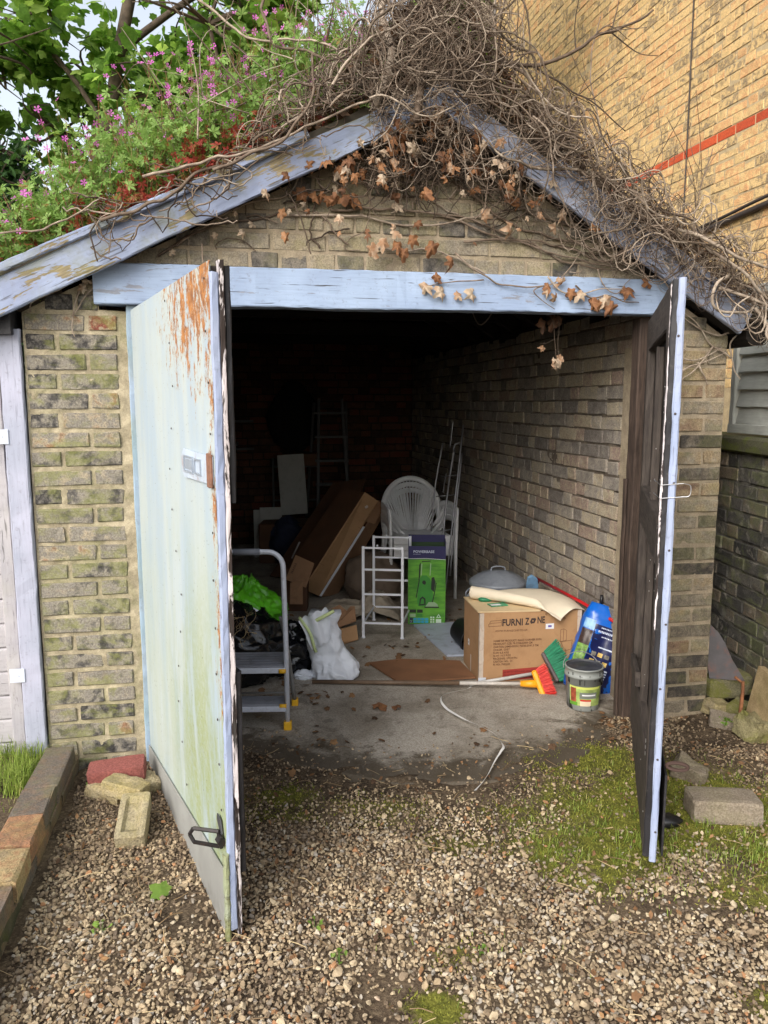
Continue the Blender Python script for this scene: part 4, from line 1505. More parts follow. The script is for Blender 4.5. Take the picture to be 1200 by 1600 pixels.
def trees():
    ML = leaf_maple()
    SL = leaf_small()
    rr = random.Random(9)
    cl = []
    for i in range(26):
        x = rr.uniform(-4.9, 1.3)
        y = rr.uniform(7.3, 10.5)
        z = rr.uniform(4.6, 7.2)
        px = 600 + 1202 * x / (y * .99)
        if 100 < px < 240 and z < 5.0:
            continue
        cl.append(((x, y, z), (.75, .7, .5), 1))
    for x, y, z in [(-2.9, 8.6, 4.1), (-2.5, 8.8, 3.6), (-3.5, 8.8, 4.4), (-1.9, 8.3, 4.0), (-1.2, 8.6, 4.15), (-.5, 8.2, 4.3), (.2, 8.5, 4.4), (-2.2, 8.0, 4.5), (.5, 8.2, 4.9), (-1.6, 8.1, 4.7), (-.8, 9.0, 4.5), (-3.0, 8.4, 4.75), (-3.9, 8.4, 4.9), (-4.2, 8.2, 4.45)]:
        cl.append(((x, y, z), (.65, .6, .42), 1.1))
    tree('maple_tree', 'bright green maple with a leaning brown trunk behind the left roof slope', (-3.15, 8.2, 0),
         ([(-3.15, 8.2, 0), (-3.05, 8.2, 2.0), (-3.0, 8.2, 3.3), (-2.75, 8.15, 4.3), (-2.5, 8.1, 5.3), (-2.3, 8.2, 7)], .10, .05),
         [([(-2.8, 8.15, 4.2), (-3.3, 8.2, 4.9), (-4.2, 8.3, 5.6)], .03, .012), ([(-2.9, 8.1, 3.9), (-2.2, 8.3, 4.5), (-1.2, 8.6, 4.7), (0, 8.6, 5.0)], .045, .02), ([(-2.6, 8.1, 4.9), (-1.8, 8.4, 5.6), (-.8, 8.6, 6.0)], .04, .02)],
         cl, M_maple, ML, .16, 500, 5)
    cl = []
    for i in range(20):
        cl.append(((rr.uniform(-8, -5.3), rr.uniform(10.5, 12.5), rr.uniform(2.2, 5.6)), (.8, .8, .6), 1))
    for x, y, z in [(-5.3, 11, 3.2), (-5.1, 11.2, 3.8), (-4.9, 11, 4.4), (-5.2, 11, 4.9), (-5.6, 11, 2.6), (-4.8, 11, 3.0), (-5.2, 11.3, 2.2), (-4.3, 11.4, 2.8), (-4.4, 11.4, 3.6), (-3.9, 11.5, 3.2)]:
        cl.append(((x, y, z), (.6, .6, .5), 1.2))
    tree('broadleaf_tree', 'dark green broadleaf tree at the left edge beyond the roof plants', (-6.3, 11.4, 0),
         ([(-6.3, 11.4, 0), (-6.2, 11.4, 2.5), (-6.0, 11.3, 5.5)], .2, .06), [([(-6.2, 11.4, 2.6), (-5.4, 11.2, 3.8), (-4.9, 11, 4.6)], .06, .02)],
         cl, M_tree2, SL, .15, 900, 6)
    cl = []
    for i in range(13):
        cl.append(((-7.5 + i * .75, 14.5 + rr.uniform(-.5, .5), rr.uniform(2.6, 3.9)), (.9, .8, .95), 1))
    tree('background_tree', 'mid green bushy tree furthest back behind the garage roof', (-3.5, 14.5, 0),
         ([(-3.5, 14.5, 0), (-3.5, 14.5, 1.6), (-3.4, 14.5, 3.4)], .16, .05), [([(-3.5, 14.5, 1.5), (-6, 14.5, 2.5), (-7.4, 14.5, 3.2)], .08, .03), ([(-3.5, 14.5, 1.5), (-1, 14.5, 2.6), (1.6, 14.5, 3.4)], .08, .03)],
         cl, M_tree2, SL, .17, 900, 8)
trees()

# ---------------------------------------------------------------- herb robert on the roof
def roofz(u):
    return np.where(u < APU, zL(u), zR(u)) + .15

def roof_plants():
    base = W(.2, .4, float(roofz(np.array(.2))))
    t = thing('flowering_plants', 'bushy pink flowered herb robert growing all over the left roof slope', 'plant', base, GA)
    off = (.2, .4, float(roofz(np.array(.2))))
    r = np.random.default_rng(12)
    V, F = leaf_herb()
    leaves, stems, reds = MB(off), MB(off), MB(off)
    fl = []
    n = 900
    for i in range(n):
        u = r.uniform(-.62, 1.02)
        v = r.uniform(-.02, 1.5) ** 1.0
        if r.uniform() < .35:
            v = r.uniform(-.02, .35)
        z = float(roofz(np.array(u)))
        dens = .45 + 1.1 * float(vnoise(np.array([u * 3, v * 3, 0.]), 3))
        hmax = (.22 + .30 * float(sstep(-.6, .1, u)) * float(sstep(1.35, .8, u)) + .06) * (.5 + .42 * r.uniform())
        if v < .12:
            hmax *= .55 + 1.2 * v / .12 * .4
        lean = np.array([r.normal(0, .12) - .03, r.normal(0, .10) - .03, 1.0])
        p0 = np.array([u, v, z])
        p1 = p0 + lean * hmax * .5 + r.normal(0, .02, 3)
        p2 = p0 + lean * hmax + r.normal(0, .04, 3)
        P = spline([p0, p1, p2], 6)
        stems.tube(P, np.linspace(.0022, .0011, 6), 3, tint=r.uniform(.01, 1), cap=False)
        k = int(9 + 9 * dens)
        tt = r.uniform(.12, 1.02, k)
        idx = np.clip(tt * 5, 0, 4.99)
        ii = idx.astype(int)
        base_p = P[ii] + (P[np.minimum(ii + 1, 5)] - P[ii]) * (idx - ii)[:, None]
        spread = r.normal(0, 1, (k, 3)) * np.array([.055, .055, .03])
        Q = base_p + spread
        sz = r.uniform(.032, .066, k)
        low = np.clip(1 - (Q[:, 2] - z) / .17, 0, 1)
        redzone = np.exp(-((u - .30) / .42) ** 2) * (v < .3)
        tint = np.clip(.62 + .2 * r.normal(size=k), .3, 1)
        isred = r.uniform(size=k) < low * redzone * 1.4
        tint = np.where(isred, r.uniform(.01, .16, k), tint)
        tint = np.where((~isred) & (r.uniform(size=k) < .5 * low), r.uniform(.16, .4, k), tint)
        nm = rnd_dir(k, 1.0, r)
        nm[:, 1] -= .35
        leaves.scatter(V, F, Q, rots(nm, r.uniform(0, 6.3, k)), sz, tint)
        if r.uniform() < .42:
            for q in range(r.integers(1, 3)):
                e = p2 + r.normal(0, .035, 3) + np.array([0, -.01, .03])
                stems.tube([p2 - lean * .04, (p2 + e) / 2 + r.normal(0, .006, 3), e], .0008, 3, tint=.3, cap=False)
                fl.append(e)
    # a few strays among the dead stems near the ridge and on the right slope
    for (u, v) in [(1.42, .1), (1.5, .15), (1.55, .1), (1.3, .2), (1.62, .12)]:
        z = float(roofz(np.array(u))) + .14
        Q = np.array([u, v, z]) + r.normal(0, .03, (14, 3))
        leaves.scatter(V, F, Q, rots(rnd_dir(14, 1, r), r.uniform(0, 6.3, 14)), r.uniform(.02, .04, 14), np.clip(.75 + .1 * r.normal(size=14), .3, 1))
        fl.append(Q[0] + np.array([0, -.02, .06]))
    k = 5200       # reddened lower leaves along the verge
    U = np.concatenate([r.normal(.33, .15, k // 2), r.normal(.05, .10, k // 8), r.normal(.62, .06, k // 6)])
    k = len(U)
    Vv = r.uniform(-.09, .22, k)
    Z = roofz(U) + np.abs(r.normal(0, .045, k)) * (.6 + 1.1 * vnoise(np.stack([U * 9, Vv * 4, 0 * U], -1), 6))
    q = vnoise(np.stack([U * 11, Vv * 5, Z * 8], -1), 7) > .42
    leaves.scatter(V, F, np.stack([U, Vv, Z], -1)[q], rots(rnd_dir(k, .6, r) - np.array([0, .5, 0]), r.uniform(0, 6.3, k))[q], r.uniform(.026, .05, k)[q], r.choice([.01, .03, .08, .15, .2, .24], k)[q])
    leaves.build('foliage', M_herb, t, kind='stuff')
    stems.build('plant_stems', M_herbstem, t, kind='stuff')
    fl.sort(key=lambda p: p[1])
    FV, FF = flower_t()
    ms = []
    for k in range(4):
        m = MB()
        m.add(FV * .022 * (1 + .1 * k) + r.normal(0, .0006, FV.shape), FF)
        me = m.mesh('flower')
        me.materials.append(M_petal)
        ms.append(me)
    rest = MB(off)
    for i, p in enumerate(fl):
        d = Vector((r.normal(0, .5), -1 + r.normal(0, .3), r.normal(.35, .5)))
        q = d.to_track_quat('Z', 'Y')
        if i < 220:
            o = mkobj('flower', ms[i % 4], None, t, None, float(r.uniform(0, 1)))
            o.location = Vector(p) - Vector(off)
            o.rotation_euler = q.to_euler()
        else:
            rest.add(FV * .021 @ np.array(q.to_matrix()).T + p, FF, .5)
    if rest.n:
        rest.build('flowers_beyond', M_petal, t, kind='stuff')
roof_plants()

# ---------------------------------------------------------------- dead climber over the ridge
def climber():
    off = (APU, -.05, APZ)
    t = thing('dead_climber', 'tangled bare climber stems and dry leaves over the roof ridge and gable', 'climber', W(*off), GA)
    r = np.random.default_rng(21)
    def slope(u):
        return np.where(u < APU, zL(u), zR(u)) + .14
    def top(u):      # tangle height above the slope line
        return np.interp(u, [-.9, -.2, .35, .6, .76, .92, 1.02, 1.1, 1.4, 1.47, 1.53, 1.64, 1.85, 2.0, 2.3, 2.6, 2.8], [.005, .01, .03, .12, .16, .22, .38, .5, .5, .42, .24, .16, .12, .12, .14, .13, .08])
    def bot(u):      # how far it hangs below
        return np.interp(u, [-.9, .1, .5, .8, 1.0, 1.2, 1.6, 2.0, 2.3, 2.6], [.03, .05, .12, .17, .30, .36, .26, .22, .14, .12])
    fine, mid = MB(off), MB(off)
    def walk(u, v, s, hd, n, step, curl, bias, rad, tgt, sides, vdrift=0.0, lim=1.0):
        P = []
        p = np.array([u, v, float(slope(np.array(u))) + s])
        d = np.array([cos(hd), 0, sin(hd)])
        w_ = 0.0
        for k in range(n):
            P.append(p.copy())
            w_ = .82 * w_ + r.normal(0, curl)
            a = math.atan2(d[2], d[0]) + w_
            d = np.array([cos(a), d[1] * .85 + r.normal(0, .22) + vdrift, sin(a)])
            d += bias
            sl = float(slope(np.array(p[0])))
            tp, bt = float(top(p[0])) * lim, float(bot(p[0])) * lim
            h = p[2] - sl
            if h > tp:
                d[2] -= 1.2 * min(1, (h - tp) * 14)
            if h < -bt:
                d[2] += 1.2 * min(1, (-bt - h) * 14)
            # keep out of the bargeboard and bricks
            if h < .03 and p[1] > -.15 and h > -.16:
                d[1] -= .9
            elif h <= -.16 and p[1] > -.02:
                d[1] -= .9
            if p[1] < -.26:
                d[1] += .6
            d /= np.linalg.norm(d)
            p = p + d * step
            if p[0] > 2.85 or p[0] < .42 + .5 * (h < .02):
                break
        P = np.array(P)
        if len(P) > 3:
            m = len(P)
            tgt.tube(P, rad * np.linspace(1, .45, m), sides, tint=float(r.uniform(.02, .9)), cap=False)
        return P
    us = np.array([-.5, 0, .3, .6, .9, 1.1, 1.3, 1.6, 2.0, 2.4, 2.7])
    dn = np.array([.01, .03, .12, .7, 1.2, 1.7, 1.6, 1.25, .9, .85, .5])
    def start():
        while True:
            u = r.uniform(-.6, 2.75)
            if r.uniform(0, 1.7) < np.interp(u, us, dn):
                return u
    # deep tangle over the roof
    for i in range(3500):
        u = start()
        tp, bt = float(top(u)), float(bot(u))
        q = r.uniform()
        if q < .60:
            s, v = r.uniform(.0, tp), r.uniform(-.2, .35)
        elif q < .86:
            s, v = r.uniform(-.08, tp * .6), r.uniform(-.26, -.12)
        else:
            s, v = r.uniform(-bt, 0), r.uniform(-.2, -.03)
        if v < -.1 and vnoise(np.array([u * 5.5, 0., 2.]), 5) > .55 and u > 1.35:
            v = r.uniform(-.04, .35) if r.uniform() < .55 else v
            s = abs(s) * .8
        along = math.atan(.49) if u < APU else -math.atan(.615)
        hd = along + (pi if r.uniform() < .5 else 0) + r.normal(0, .9)
        walk(u, v, s, hd, r.integers(9, 24), .020, .17, 0, r.uniform(.0010, .0024), fine, 4)
    # stems following the verge
    for i in range(110):
        u = start()
        s, v = r.uniform(-.03, float(top(u)) * .8 + .02), r.uniform(-.24, -.10)
        along = math.atan(.49) if u < APU else -math.atan(.615)
        hd = along + (pi if r.uniform() < .5 else 0) + r.normal(0, .35)
        walk(u, v, s, hd, r.integers(20, 44), .022, .10, 0, r.uniform(.0025, .0045), mid, 5)
    for i in range(46):       # thin stems creeping over the left verge
        u = r.uniform(-.1, .75)
        P = []
        a = r.normal(.45, .7) + (pi if r.uniform() < .5 else 0)
        z = float(slope(np.array(u))) + r.uniform(-.07, .03)
        v = r.uniform(-.16, -.145)
        for k in range(r.integers(7, 20)):
            P.append((u, v, z))
            a += r.normal(0, .4)
            u += .02 * cos(a)
            z += .02 * sin(a)
            sl = float(slope(np.array(u)))
            if z < sl - .12 or z > sl + .05:
                a = -a
        fine.tube(P, r.uniform(.0014, .0032), 4, tint=float(r.uniform(.02, .9)), cap=False)
    for i in range(420):      # dense tangle hanging under the ridge, tinted dark for shade between stems
        u = r.normal(1.25, .22)
        zc = min(float(zL(u)), float(zR(u)))
        P = []
        a = r.uniform(0, 6.3)
        z = zc + r.uniform(-.22, .08) * (1 - min(1, abs(u - 1.22) * 1.2))
        v = r.uniform(-.11, -.02)
        for k in range(r.integers(6, 16)):
            P.append((u, v, z))
            a += r.normal(0, .35)
            u += .02 * cos(a)
            z += .02 * sin(a)
            v = min(-.015, max(-.17, v + r.normal(0, .008)))
        fine.tube(P, r.uniform(.001, .0028), 4, tint=float(r.uniform(.01, .5)), cap=False)
    # thicker, individually visible stems
    def stem(pts, r0, r1, n=26, tint=None, jit=.010):
        P = spline(pts, n)
        P = P + (np.stack([vnoise(P * 16 + 3.1 * a, 40 + a) for a in range(3)], -1) - .5) * 2 * jit
        m = MB(off)
        m.tube(P, np.linspace(r0, r1, n), 6)
        m.build('stem', M_ivy, t, smooth=True, v=float(r.uniform(.3, .8)) if tint is None else tint)
        return P
    for i in range(26):
        u = start()
        s, v = r.uniform(-.02, float(top(u))), r.uniform(-.27, -.16)
        along = math.atan(.49) if u < APU else -math.atan(.615)
        hd = along + (pi if r.uniform() < .5 else 0) + r.normal(0, .5)
        m = MB(off)
        P = walk(u, v, s, hd, r.integers(18, 34), .024, .10, 0, r.uniform(.0035, .0062), m, 6)
        if m.n:
            m.build('stem', M_ivy, t, smooth=True, v=float(r.uniform(.25, .6)))
    # stems clinging to the gable bricks (thin, flat to the wall)
    def cling(pts, r0=.005, r1=.003):
        stem([(a, -.012 - .004 * (i % 2), b) for i, (a, b) in enumerate(pts)], r0, r1, 24, None, .010)
    cling([(.12, 2.06), (.3, 2.16), (.45, 2.2), (.6, 2.24), (.85, 2.36), (1.0, 2.42)])
    cling([(.2, 2.1), (.45, 2.26), (.62, 2.3), (.72, 2.42)])
    cling([(.62, 2.23), (.9, 2.24), (1.1, 2.21), (1.3, 2.23), (1.5, 2.28), (1.7, 2.30)])
    cling([(.8, 2.26), (1.1, 2.27), (1.4, 2.24), (1.7, 2.13), (2.0, 2.08), (2.15, 2.07)])
    cling([(1.25, 2.26), (1.5, 2.18), (1.75, 2.16), (1.95, 2.10), (2.1, 2.085)])
    cling([(1.3, 2.4), (1.45, 2.3), (1.6, 2.22), (1.8, 2.18), (2.0, 2.12)], .006, .004)
    cling([(1.35, 2.16), (1.6, 2.17), (1.8, 2.09), (2.1, 2.06)])
    cling([(.95, 2.13), (1.1, 2.12), (1.3, 2.10), (1.42, 2.04), (1.5, 2.01)], .004, .003)
    cling([(1.5, 2.34), (1.65, 2.28), (1.9, 2.22), (2.1, 2.1)])
    for i in range(44):
        u = r.uniform(.1, 2.15)
        zmax = min(float(zL(u)), float(zR(u))) - .03
        z = zmax - abs(r.normal(0, .13))
        if z < 2.04:
            continue
        P = []
        a = r.uniform(0, 6.3)
        for k in range(r.integers(7, 18)):
            P.append((u, -.010 - .008 * r.uniform(), z))
            a += r.normal(0, .45)
            u += .022 * cos(a)
            z += .022 * sin(a) * .7
            if z < 2.04:
                break
        if len(P) > 3:
            fine.tube(P, r.uniform(.0018, .004), 4, tint=float(r.uniform(.02, .8)), cap=False)
    # stem crossing the lintel with leaves, and stems on the right pier
    def lint(pts, r0=.004, r1=.002, y=-.058):
        stem([(a, y - .006 * (i % 2), b) for i, (a, b) in enumerate(pts)], r0, r1, 24, None, .006)
    lint([(1.30, 2.10), (1.42, 2.02), (1.50, 1.985), (1.62, 1.975), (1.72, 1.99), (1.79, 2.05), (1.84, 2.12)])
    lint([(1.42, 2.0), (1.32, 1.99), (1.22, 1.975), (1.17, 1.965)], .003, .0015)
    lint([(1.70, 2.02), (1.76, 1.96), (1.86, 1.955), (1.95, 1.975), (2.08, 1.975)])
    lint([(1.83, 1.99), (1.9, 1.94), (1.97, 1.95), (2.05, 1.93), (2.12, 1.925)])
    lint([(1.70, 1.985), (1.64, 1.96), (1.68, 1.92), (1.74, 1.89)], .003, .0015)
    lint([(1.92, 2.06), (1.95, 1.99), (2.02, 1.96), (2.08, 2.02)], .003, .0015)
    lint([(.30, 2.10), (.30, 2.03), (.325, 2.0), (.33, 1.955), (.315, 1.945)], .0028, .0018)
    # on left pier top
    for pts in ([(-.05, 2.06), (-.16, 1.98), (-.22, 1.93), (-.335, 1.88), (-.345, 1.84)], [(-.12, 2.02), (-.16, 1.93), (-.19, 1.85), (-.20, 1.79), (-.19, 1.75)], [(-.05, 1.97), (-.12, 1.93), (-.17, 1.86), (-.20, 1.83)]):
        stem([(a, -.016, b) for a, b in pts], .0035, .002, 16, .7, .005)
    for pts in ([(2.62, 1.82), (2.5, 1.80), (2.38, 1.86), (2.33, 1.93)], [(2.60, 1.70), (2.5, 1.76), (2.43, 1.84), (2.36, 1.90)], [(2.32, 1.80), (2.34, 1.72), (2.40, 1.69), (2.47, 1.70), (2.56, 1.74)], [(2.31, 1.60), (2.40, 1.66), (2.48, 1.68), (2.58, 1.72)],
                [(2.44, 1.68), (2.47, 1.62), (2.50, 1.58)], [(2.33, 1.88), (2.31, 1.82), (2.33, 1.76), (2.38, 1.73)], [(2.28, 1.66), (2.31, 1.60), (2.30, 1.56)], [(2.52, 1.75), (2.44, 1.66), (2.34, 1.58)], [(2.66, 1.83), (2.60, 1.76), (2.62, 1.66), (2.66, 1.60)]):
        stem([(a, -.02, b) for a, b in pts], .0045, .0022, 18, float(r.uniform(.7, .9)), .008)
    # loops at the right eave
    for pts in ([(2.45, -.2, 2.03), (2.38, -.22, 1.99), (2.37, -.22, 1.91), (2.43, -.2, 1.87), (2.55, -.2, 1.885), (2.58, -.2, 1.95), (2.5, -.2, 2.0)],
                [(2.2, -.2, 2.2), (2.35, -.24, 2.14), (2.5, -.24, 2.08), (2.65, -.2, 2.06), (2.9, -.1, 2.07)],
                [(2.3, -.2, 2.16), (2.5, -.25, 2.02), (2.62, -.22, 1.93), (2.75, -.15, 1.93)],
                [(2.58, -.2, 1.9), (2.63, -.22, 1.83), (2.62, -.24, 1.78), (2.66, -.24, 1.73)],
                [(2.4, -.2, 1.98), (2.55, -.22, 1.93), (2.68, -.24, 1.88), (2.78, -.2, 1.9)]):
        stem(pts, .008, .004, 26, float(r.uniform(.7, .9)), .008)
    # trunk-like stems climbing left of the ridge and long rising stems
    for pts, a, b in (([(.95, -.15, 2.6), (1.02, -.15, 2.8), (1.0, -.05, 3.0), (1.04, .0, 3.25)], .018, .012),
                      ([(1.1, -.2, 2.55), (1.14, -.15, 2.8), (1.2, -.1, 3.0), (1.16, -.05, 3.3)], .015, .01),
                      ([(.35, -.24, 2.32), (.5, -.26, 2.38), (.62, -.26, 2.46), (.7, -.24, 2.6), (.72, -.2, 2.75)], .006, .004),
                      ([(.1, -.17, 2.30), (.35, -.19, 2.37), (.55, -.2, 2.43), (.8, -.2, 2.55), (1.0, -.2, 2.66)], .0055, .004),
                      ([(-.05, -.16, 2.15), (.08, -.16, 2.20), (.2, -.17, 2.25), (.3, -.16, 2.33), (.42, -.17, 2.36)], .0065, .005),
                      ([(-.9, -.1, 2.14), (-.62, -.14, 2.09), (-.4, -.18, 2.08), (-.2, -.18, 2.13), (-.05, -.16, 2.22)], .004, .003),
                      ([(-.8, -.1, 2.32), (-.68, -.12, 2.20), (-.55, -.14, 2.08), (-.4, -.16, 2.04)], .004, .002),
                      ([(.55, .1, 3.1), (.56, .05, 2.95), (.6, .0, 2.85), (.75, -.05, 2.82), (.9, -.1, 2.7)], .006, .005),
                      ([(.3, .1, 3.05), (.5, .05, 2.9), (.75, -.05, 2.86), (.95, -.1, 2.75)], .005, .004)):
        stem(pts, a, b, 26, None, .012)
    # big bare branch reaching right in front of the yellow wall
    def branch(pts, r0, r1, n=22, kids=6, ln=.3):
        P = stem(pts, r0, r1, n, float(r.uniform(.2, .7)), .010)
        for k in range(kids):
            i = r.integers(n // 4, n - 1)
            d = P[min(i + 1, n - 1)] - P[i - 1]
            a = math.atan2(d[2], d[0]) + r.choice([-1, 1]) * r.uniform(.4, 1.1)
            L = ln * r.uniform(.5, 1.2)
            e = P[i] + L * np.array([cos(a), r.normal(0, .2), sin(a) + .25])
            mdl = (P[i] + e) / 2 + r.normal(0, .02, 3)
            fine.tube(spline([P[i], mdl, e], 10), np.linspace(r1 * .8, .0012, 10), 4, tint=float(r.uniform(.05, .5)), cap=False)
    branch([(1.40, -.05, 2.86), (1.55, -.06, 2.83), (1.72, -.08, 2.86), (1.86, -.1, 2.95), (1.98, -.1, 2.99), (2.1, -.12, 3.05)], .009, .004, kids=7)
    branch([(1.60, -.06, 2.84), (1.75, -.04, 2.78), (1.92, -.04, 2.70), (2.05, -.02, 2.62)], .005, .002, kids=5)
    branch([(1.35, -.1, 2.9), (1.38, 0, 3.05), (1.30, .05, 3.2), (1.2, .05, 3.3)], .010, .006, kids=3)
    branch([(1.5, -.1, 2.62), (1.58, -.14, 2.74), (1.5, -.1, 2.82), (1.4, -.08, 2.88)], .009, .008, kids=2)
    branch([(1.9, 0, 2.3), (1.93, -.02, 2.6), (1.88, -.02, 2.85), (1.9, -.05, 3.05)], .004, .002, kids=5)
    branch([(2.45, 0, 2.0), (2.4, .0, 2.25), (2.45, .05, 2.45), (2.5, .05, 2.6)], .004, .002, kids=6)
    # upright dead twigs along the right slope
    for i in range(330):
        u = r.uniform(1.25, 2.85)
        v = r.uniform(-.15, .7)
        z = float(slope(np.array(u))) + r.uniform(-.02, .08)
        L = r.uniform(.12, .42) * (1.0 if u < 2.2 else .85)
        a = r.normal(.12, .42)
        p0 = np.array([u, v, z])
        e = p0 + L * np.array([sin(a), r.normal(-.05, .25), cos(a)])
        mdl = (p0 + e) / 2 + r.normal(0, .035, 3)
        P = spline([p0, mdl, e], 12)
        fine.tube(P, np.linspace(r.uniform(.0016, .0032), .0009, 12), 3, tint=float(r.uniform(.02, .6)), cap=False)
        if r.uniform() < .6:
            q = P[r.integers(4, 10)]
            e2 = q + L * .4 * np.array([sin(a + r.choice([-.8, .8])), 0, cos(a)])
            fine.tube([q, (q + e2) / 2 + r.normal(0, .01, 3), e2], .001, 3, tint=float(r.uniform(.05, .6)), cap=False)
    for i in range(150):       # loose wisps above the left part and ridge
        u = r.uniform(.2, 1.5)
        v = r.uniform(-.1, .4)
        z = float(slope(np.array(u))) + r.uniform(.0, .3)
        L = r.uniform(.15, .5)
        a = r.normal(0, .7)
        p0 = np.array([u, v, z])
        e = p0 + L * np.array([sin(a), r.normal(-.05, .2), cos(a)])
        fine.tube(spline([p0, (p0 + e) / 2 + r.normal(0, .06, 3), e], 12), np.linspace(r.uniform(.002, .004), .0012, 12), 4, tint=float(r.uniform(.2, .9)), cap=False)
    # leaf litter under the tangle, tinted dark for the shade in its depth
    fine.build('fine_tangle', M_ivy, t, kind='stuff', smooth=True)
    mid.build('verge_tangle', M_ivy, t, kind='stuff', smooth=True)
    lt = MB(off)
    N = 5200
    U = np.array([start() for _ in range(N)])
    S = r.uniform(-.01, 1, N) * np.interp(U, [-.9, .35, .75, 1.25, 1.6, 2.8], [.01, .03, .10, .42, .12, .08])
    Pq = np.stack([U, r.uniform(-.14, .4, N), slope(U) + S], -1)
    SV, SF = leaf_small()
    lt.scatter(SV, SF, Pq, rots(rnd_dir(N, 0, r), r.uniform(0, 6.3, N)), r.uniform(.02, .05, N), r.uniform(.01, .35, N))
    lt.build('leaf_litter', M_litter, t, kind='stuff')

    # dry leaves as parts
    tm = []
    for k in range(8):
        q = np.random.default_rng(300 + k)
        n = 19
        an = np.linspace(0, 2 * pi, n, endpoint=False)
        lob = .24 + .20 * np.abs(np.cos(an * 2.5)) + q.normal(0, .045, n)
        lob[0] *= 1.35
        V = [(0, 0, 0)]
        inner = []
        for a, l in zip(an, lob):
            V.append((l * .5 * sin(a), l * .5 * cos(a), .04 * sin(a * 5 + k)))
        for a, l in zip(an, lob):
            V.append((l * sin(a), l * cos(a), -.5 * l * l + .10 * sin(a * 5 + k) + q.normal(0, .05)))
        V = np.array(V)
        V[:, 0] *= 1 - .3 * q.uniform()
        fold = q.uniform(.2, 1.1)
        V[:, 2] -= fold * np.abs(V[:, 0]) * .9
        F = [[0, 1 + i, 1 + (i + 1) % n] for i in range(n)] + [[1 + i, 1 + n + i, 1 + n + (i + 1) % n, 1 + (i + 1) % n] for i in range(n)]
        m = MB()
        m.add(V, F)
        me = m.mesh('leaf', True)
        me.materials.append(M_dryleaf)
        tm.append(me)
    spots = []
    # along the gable below the ridge: (px,py) style density in u,z
    def put(u, z, y, s_, k=None, v=None, par=t, o_=off):
        d = Vector((r.normal(0, .45), -1, r.normal(.15, .4)))
        o = mkobj('leaf', tm[int(r.integers(0, 8)) if k is None else k], None, par, None, float(r.uniform(0.1, .95)) if v is None else v)
        o.location = (u - o_[0], y - o_[1], z - o_[2])
        q = d.to_track_quat('Z', 'Y') @ Matrix.Rotation(pi + r.normal(0, .6), 3, 'Z').to_quaternion()
        o.rotation_euler = q.to_euler()
        o.scale = (s_, s_, s_)
    for i in range(185):
        u = r.normal(1.16, .27)
        zc = min(float(zL(u)), float(zR(u)))
        z = zc - abs(r.normal(0, .15)) + .03
        if not (.35 < u < 1.95) or z < 2.1:
            continue
        put(u, z, -.06 - r.uniform(0, .12), r.uniform(.028, .07))
    for i in range(9):
        put(.66 + i * .03 + r.normal(0, .008), 2.285 + r.normal(0, .012), -.05, r.uniform(.05, .08), v=.32)
    for (u, z) in [(1.17, 1.965), (1.24, 1.945), (1.31, 1.935), (1.37, 1.94), (1.22, 2.0), (1.28, 2.06), (1.0, 2.13), (1.06, 2.12), (1.12, 2.14), (1.08, 2.09), (1.05, 2.17), (1.2, 2.12), (.95, 2.10), (1.53, 2.2), (1.42, 2.25), (1.75, 2.26),
                   (1.70, 1.98), (1.70, 1.955), (1.73, 1.93), (1.80, 1.955), (1.76, 1.995), (1.84, 1.95), (1.93, 1.905), (1.96, 1.93), (1.99, 1.90), (2.06, 1.97), (2.15, 2.01), (1.9, 1.915)]:
        put(u, z, -.075, r.uniform(.055, .09), v=float(r.choice([.3, .7, .8])))
    for (u, z) in [(-.13, 1.96), (-.07, 1.955), (-.15, 1.93), (.06, 1.945), (.1, 2.0)]:
        put(u, z, -.03, .045, v=.8)
    for i in range(16):
        u = r.uniform(.15, 2.2)
        z = min(float(zL(u)), float(zR(u))) - r.uniform(.02, .1)
        put(u, z, -.04, r.uniform(.03, .05), v=.85)
    # sprays hanging inside the opening
    hg = thing('hanging_sprig', 'withered leaf sprig hanging on thin stems under the lintel, in front of the side wall', 'climber sprig', W(1.80, .10, 1.86), GA)
    m = MB()
    m.tube(spline([(-.03, 0, .03), (0, 0, 0), (.01, 0, -.08), (.02, 0, -.16)], 12), .0016, 4)
    m.tube(spline([(.02, 0, .03), (.03, 0, -.03), (.03, .01, -.10), (.035, 0, -.17)], 12), .0014, 4)
    m.tube(spline([(.01, 0, -.08), (-.03, 0, -.10), (-.06, 0, -.10)], 8), .0012, 4)
    m.build('stem', M_ivy, hg, v=.3)
    for (a, c, s_, v_) in [(-.04, -.02, .08, .05), (.0, .0, .09, .05), (.02, -.01, .07, .05), (-.045, -.12, .045, .6), (.015, -.17, .05, .75), (.03, -.19, .06, .8), (.04, -.17, .055, .7), (.02, -.2, .05, .8), (.035, -.165, .05, .75)]:
        put(a, c, 0, s_, v=v_, par=hg, o_=(0, 0, 0))
climber()

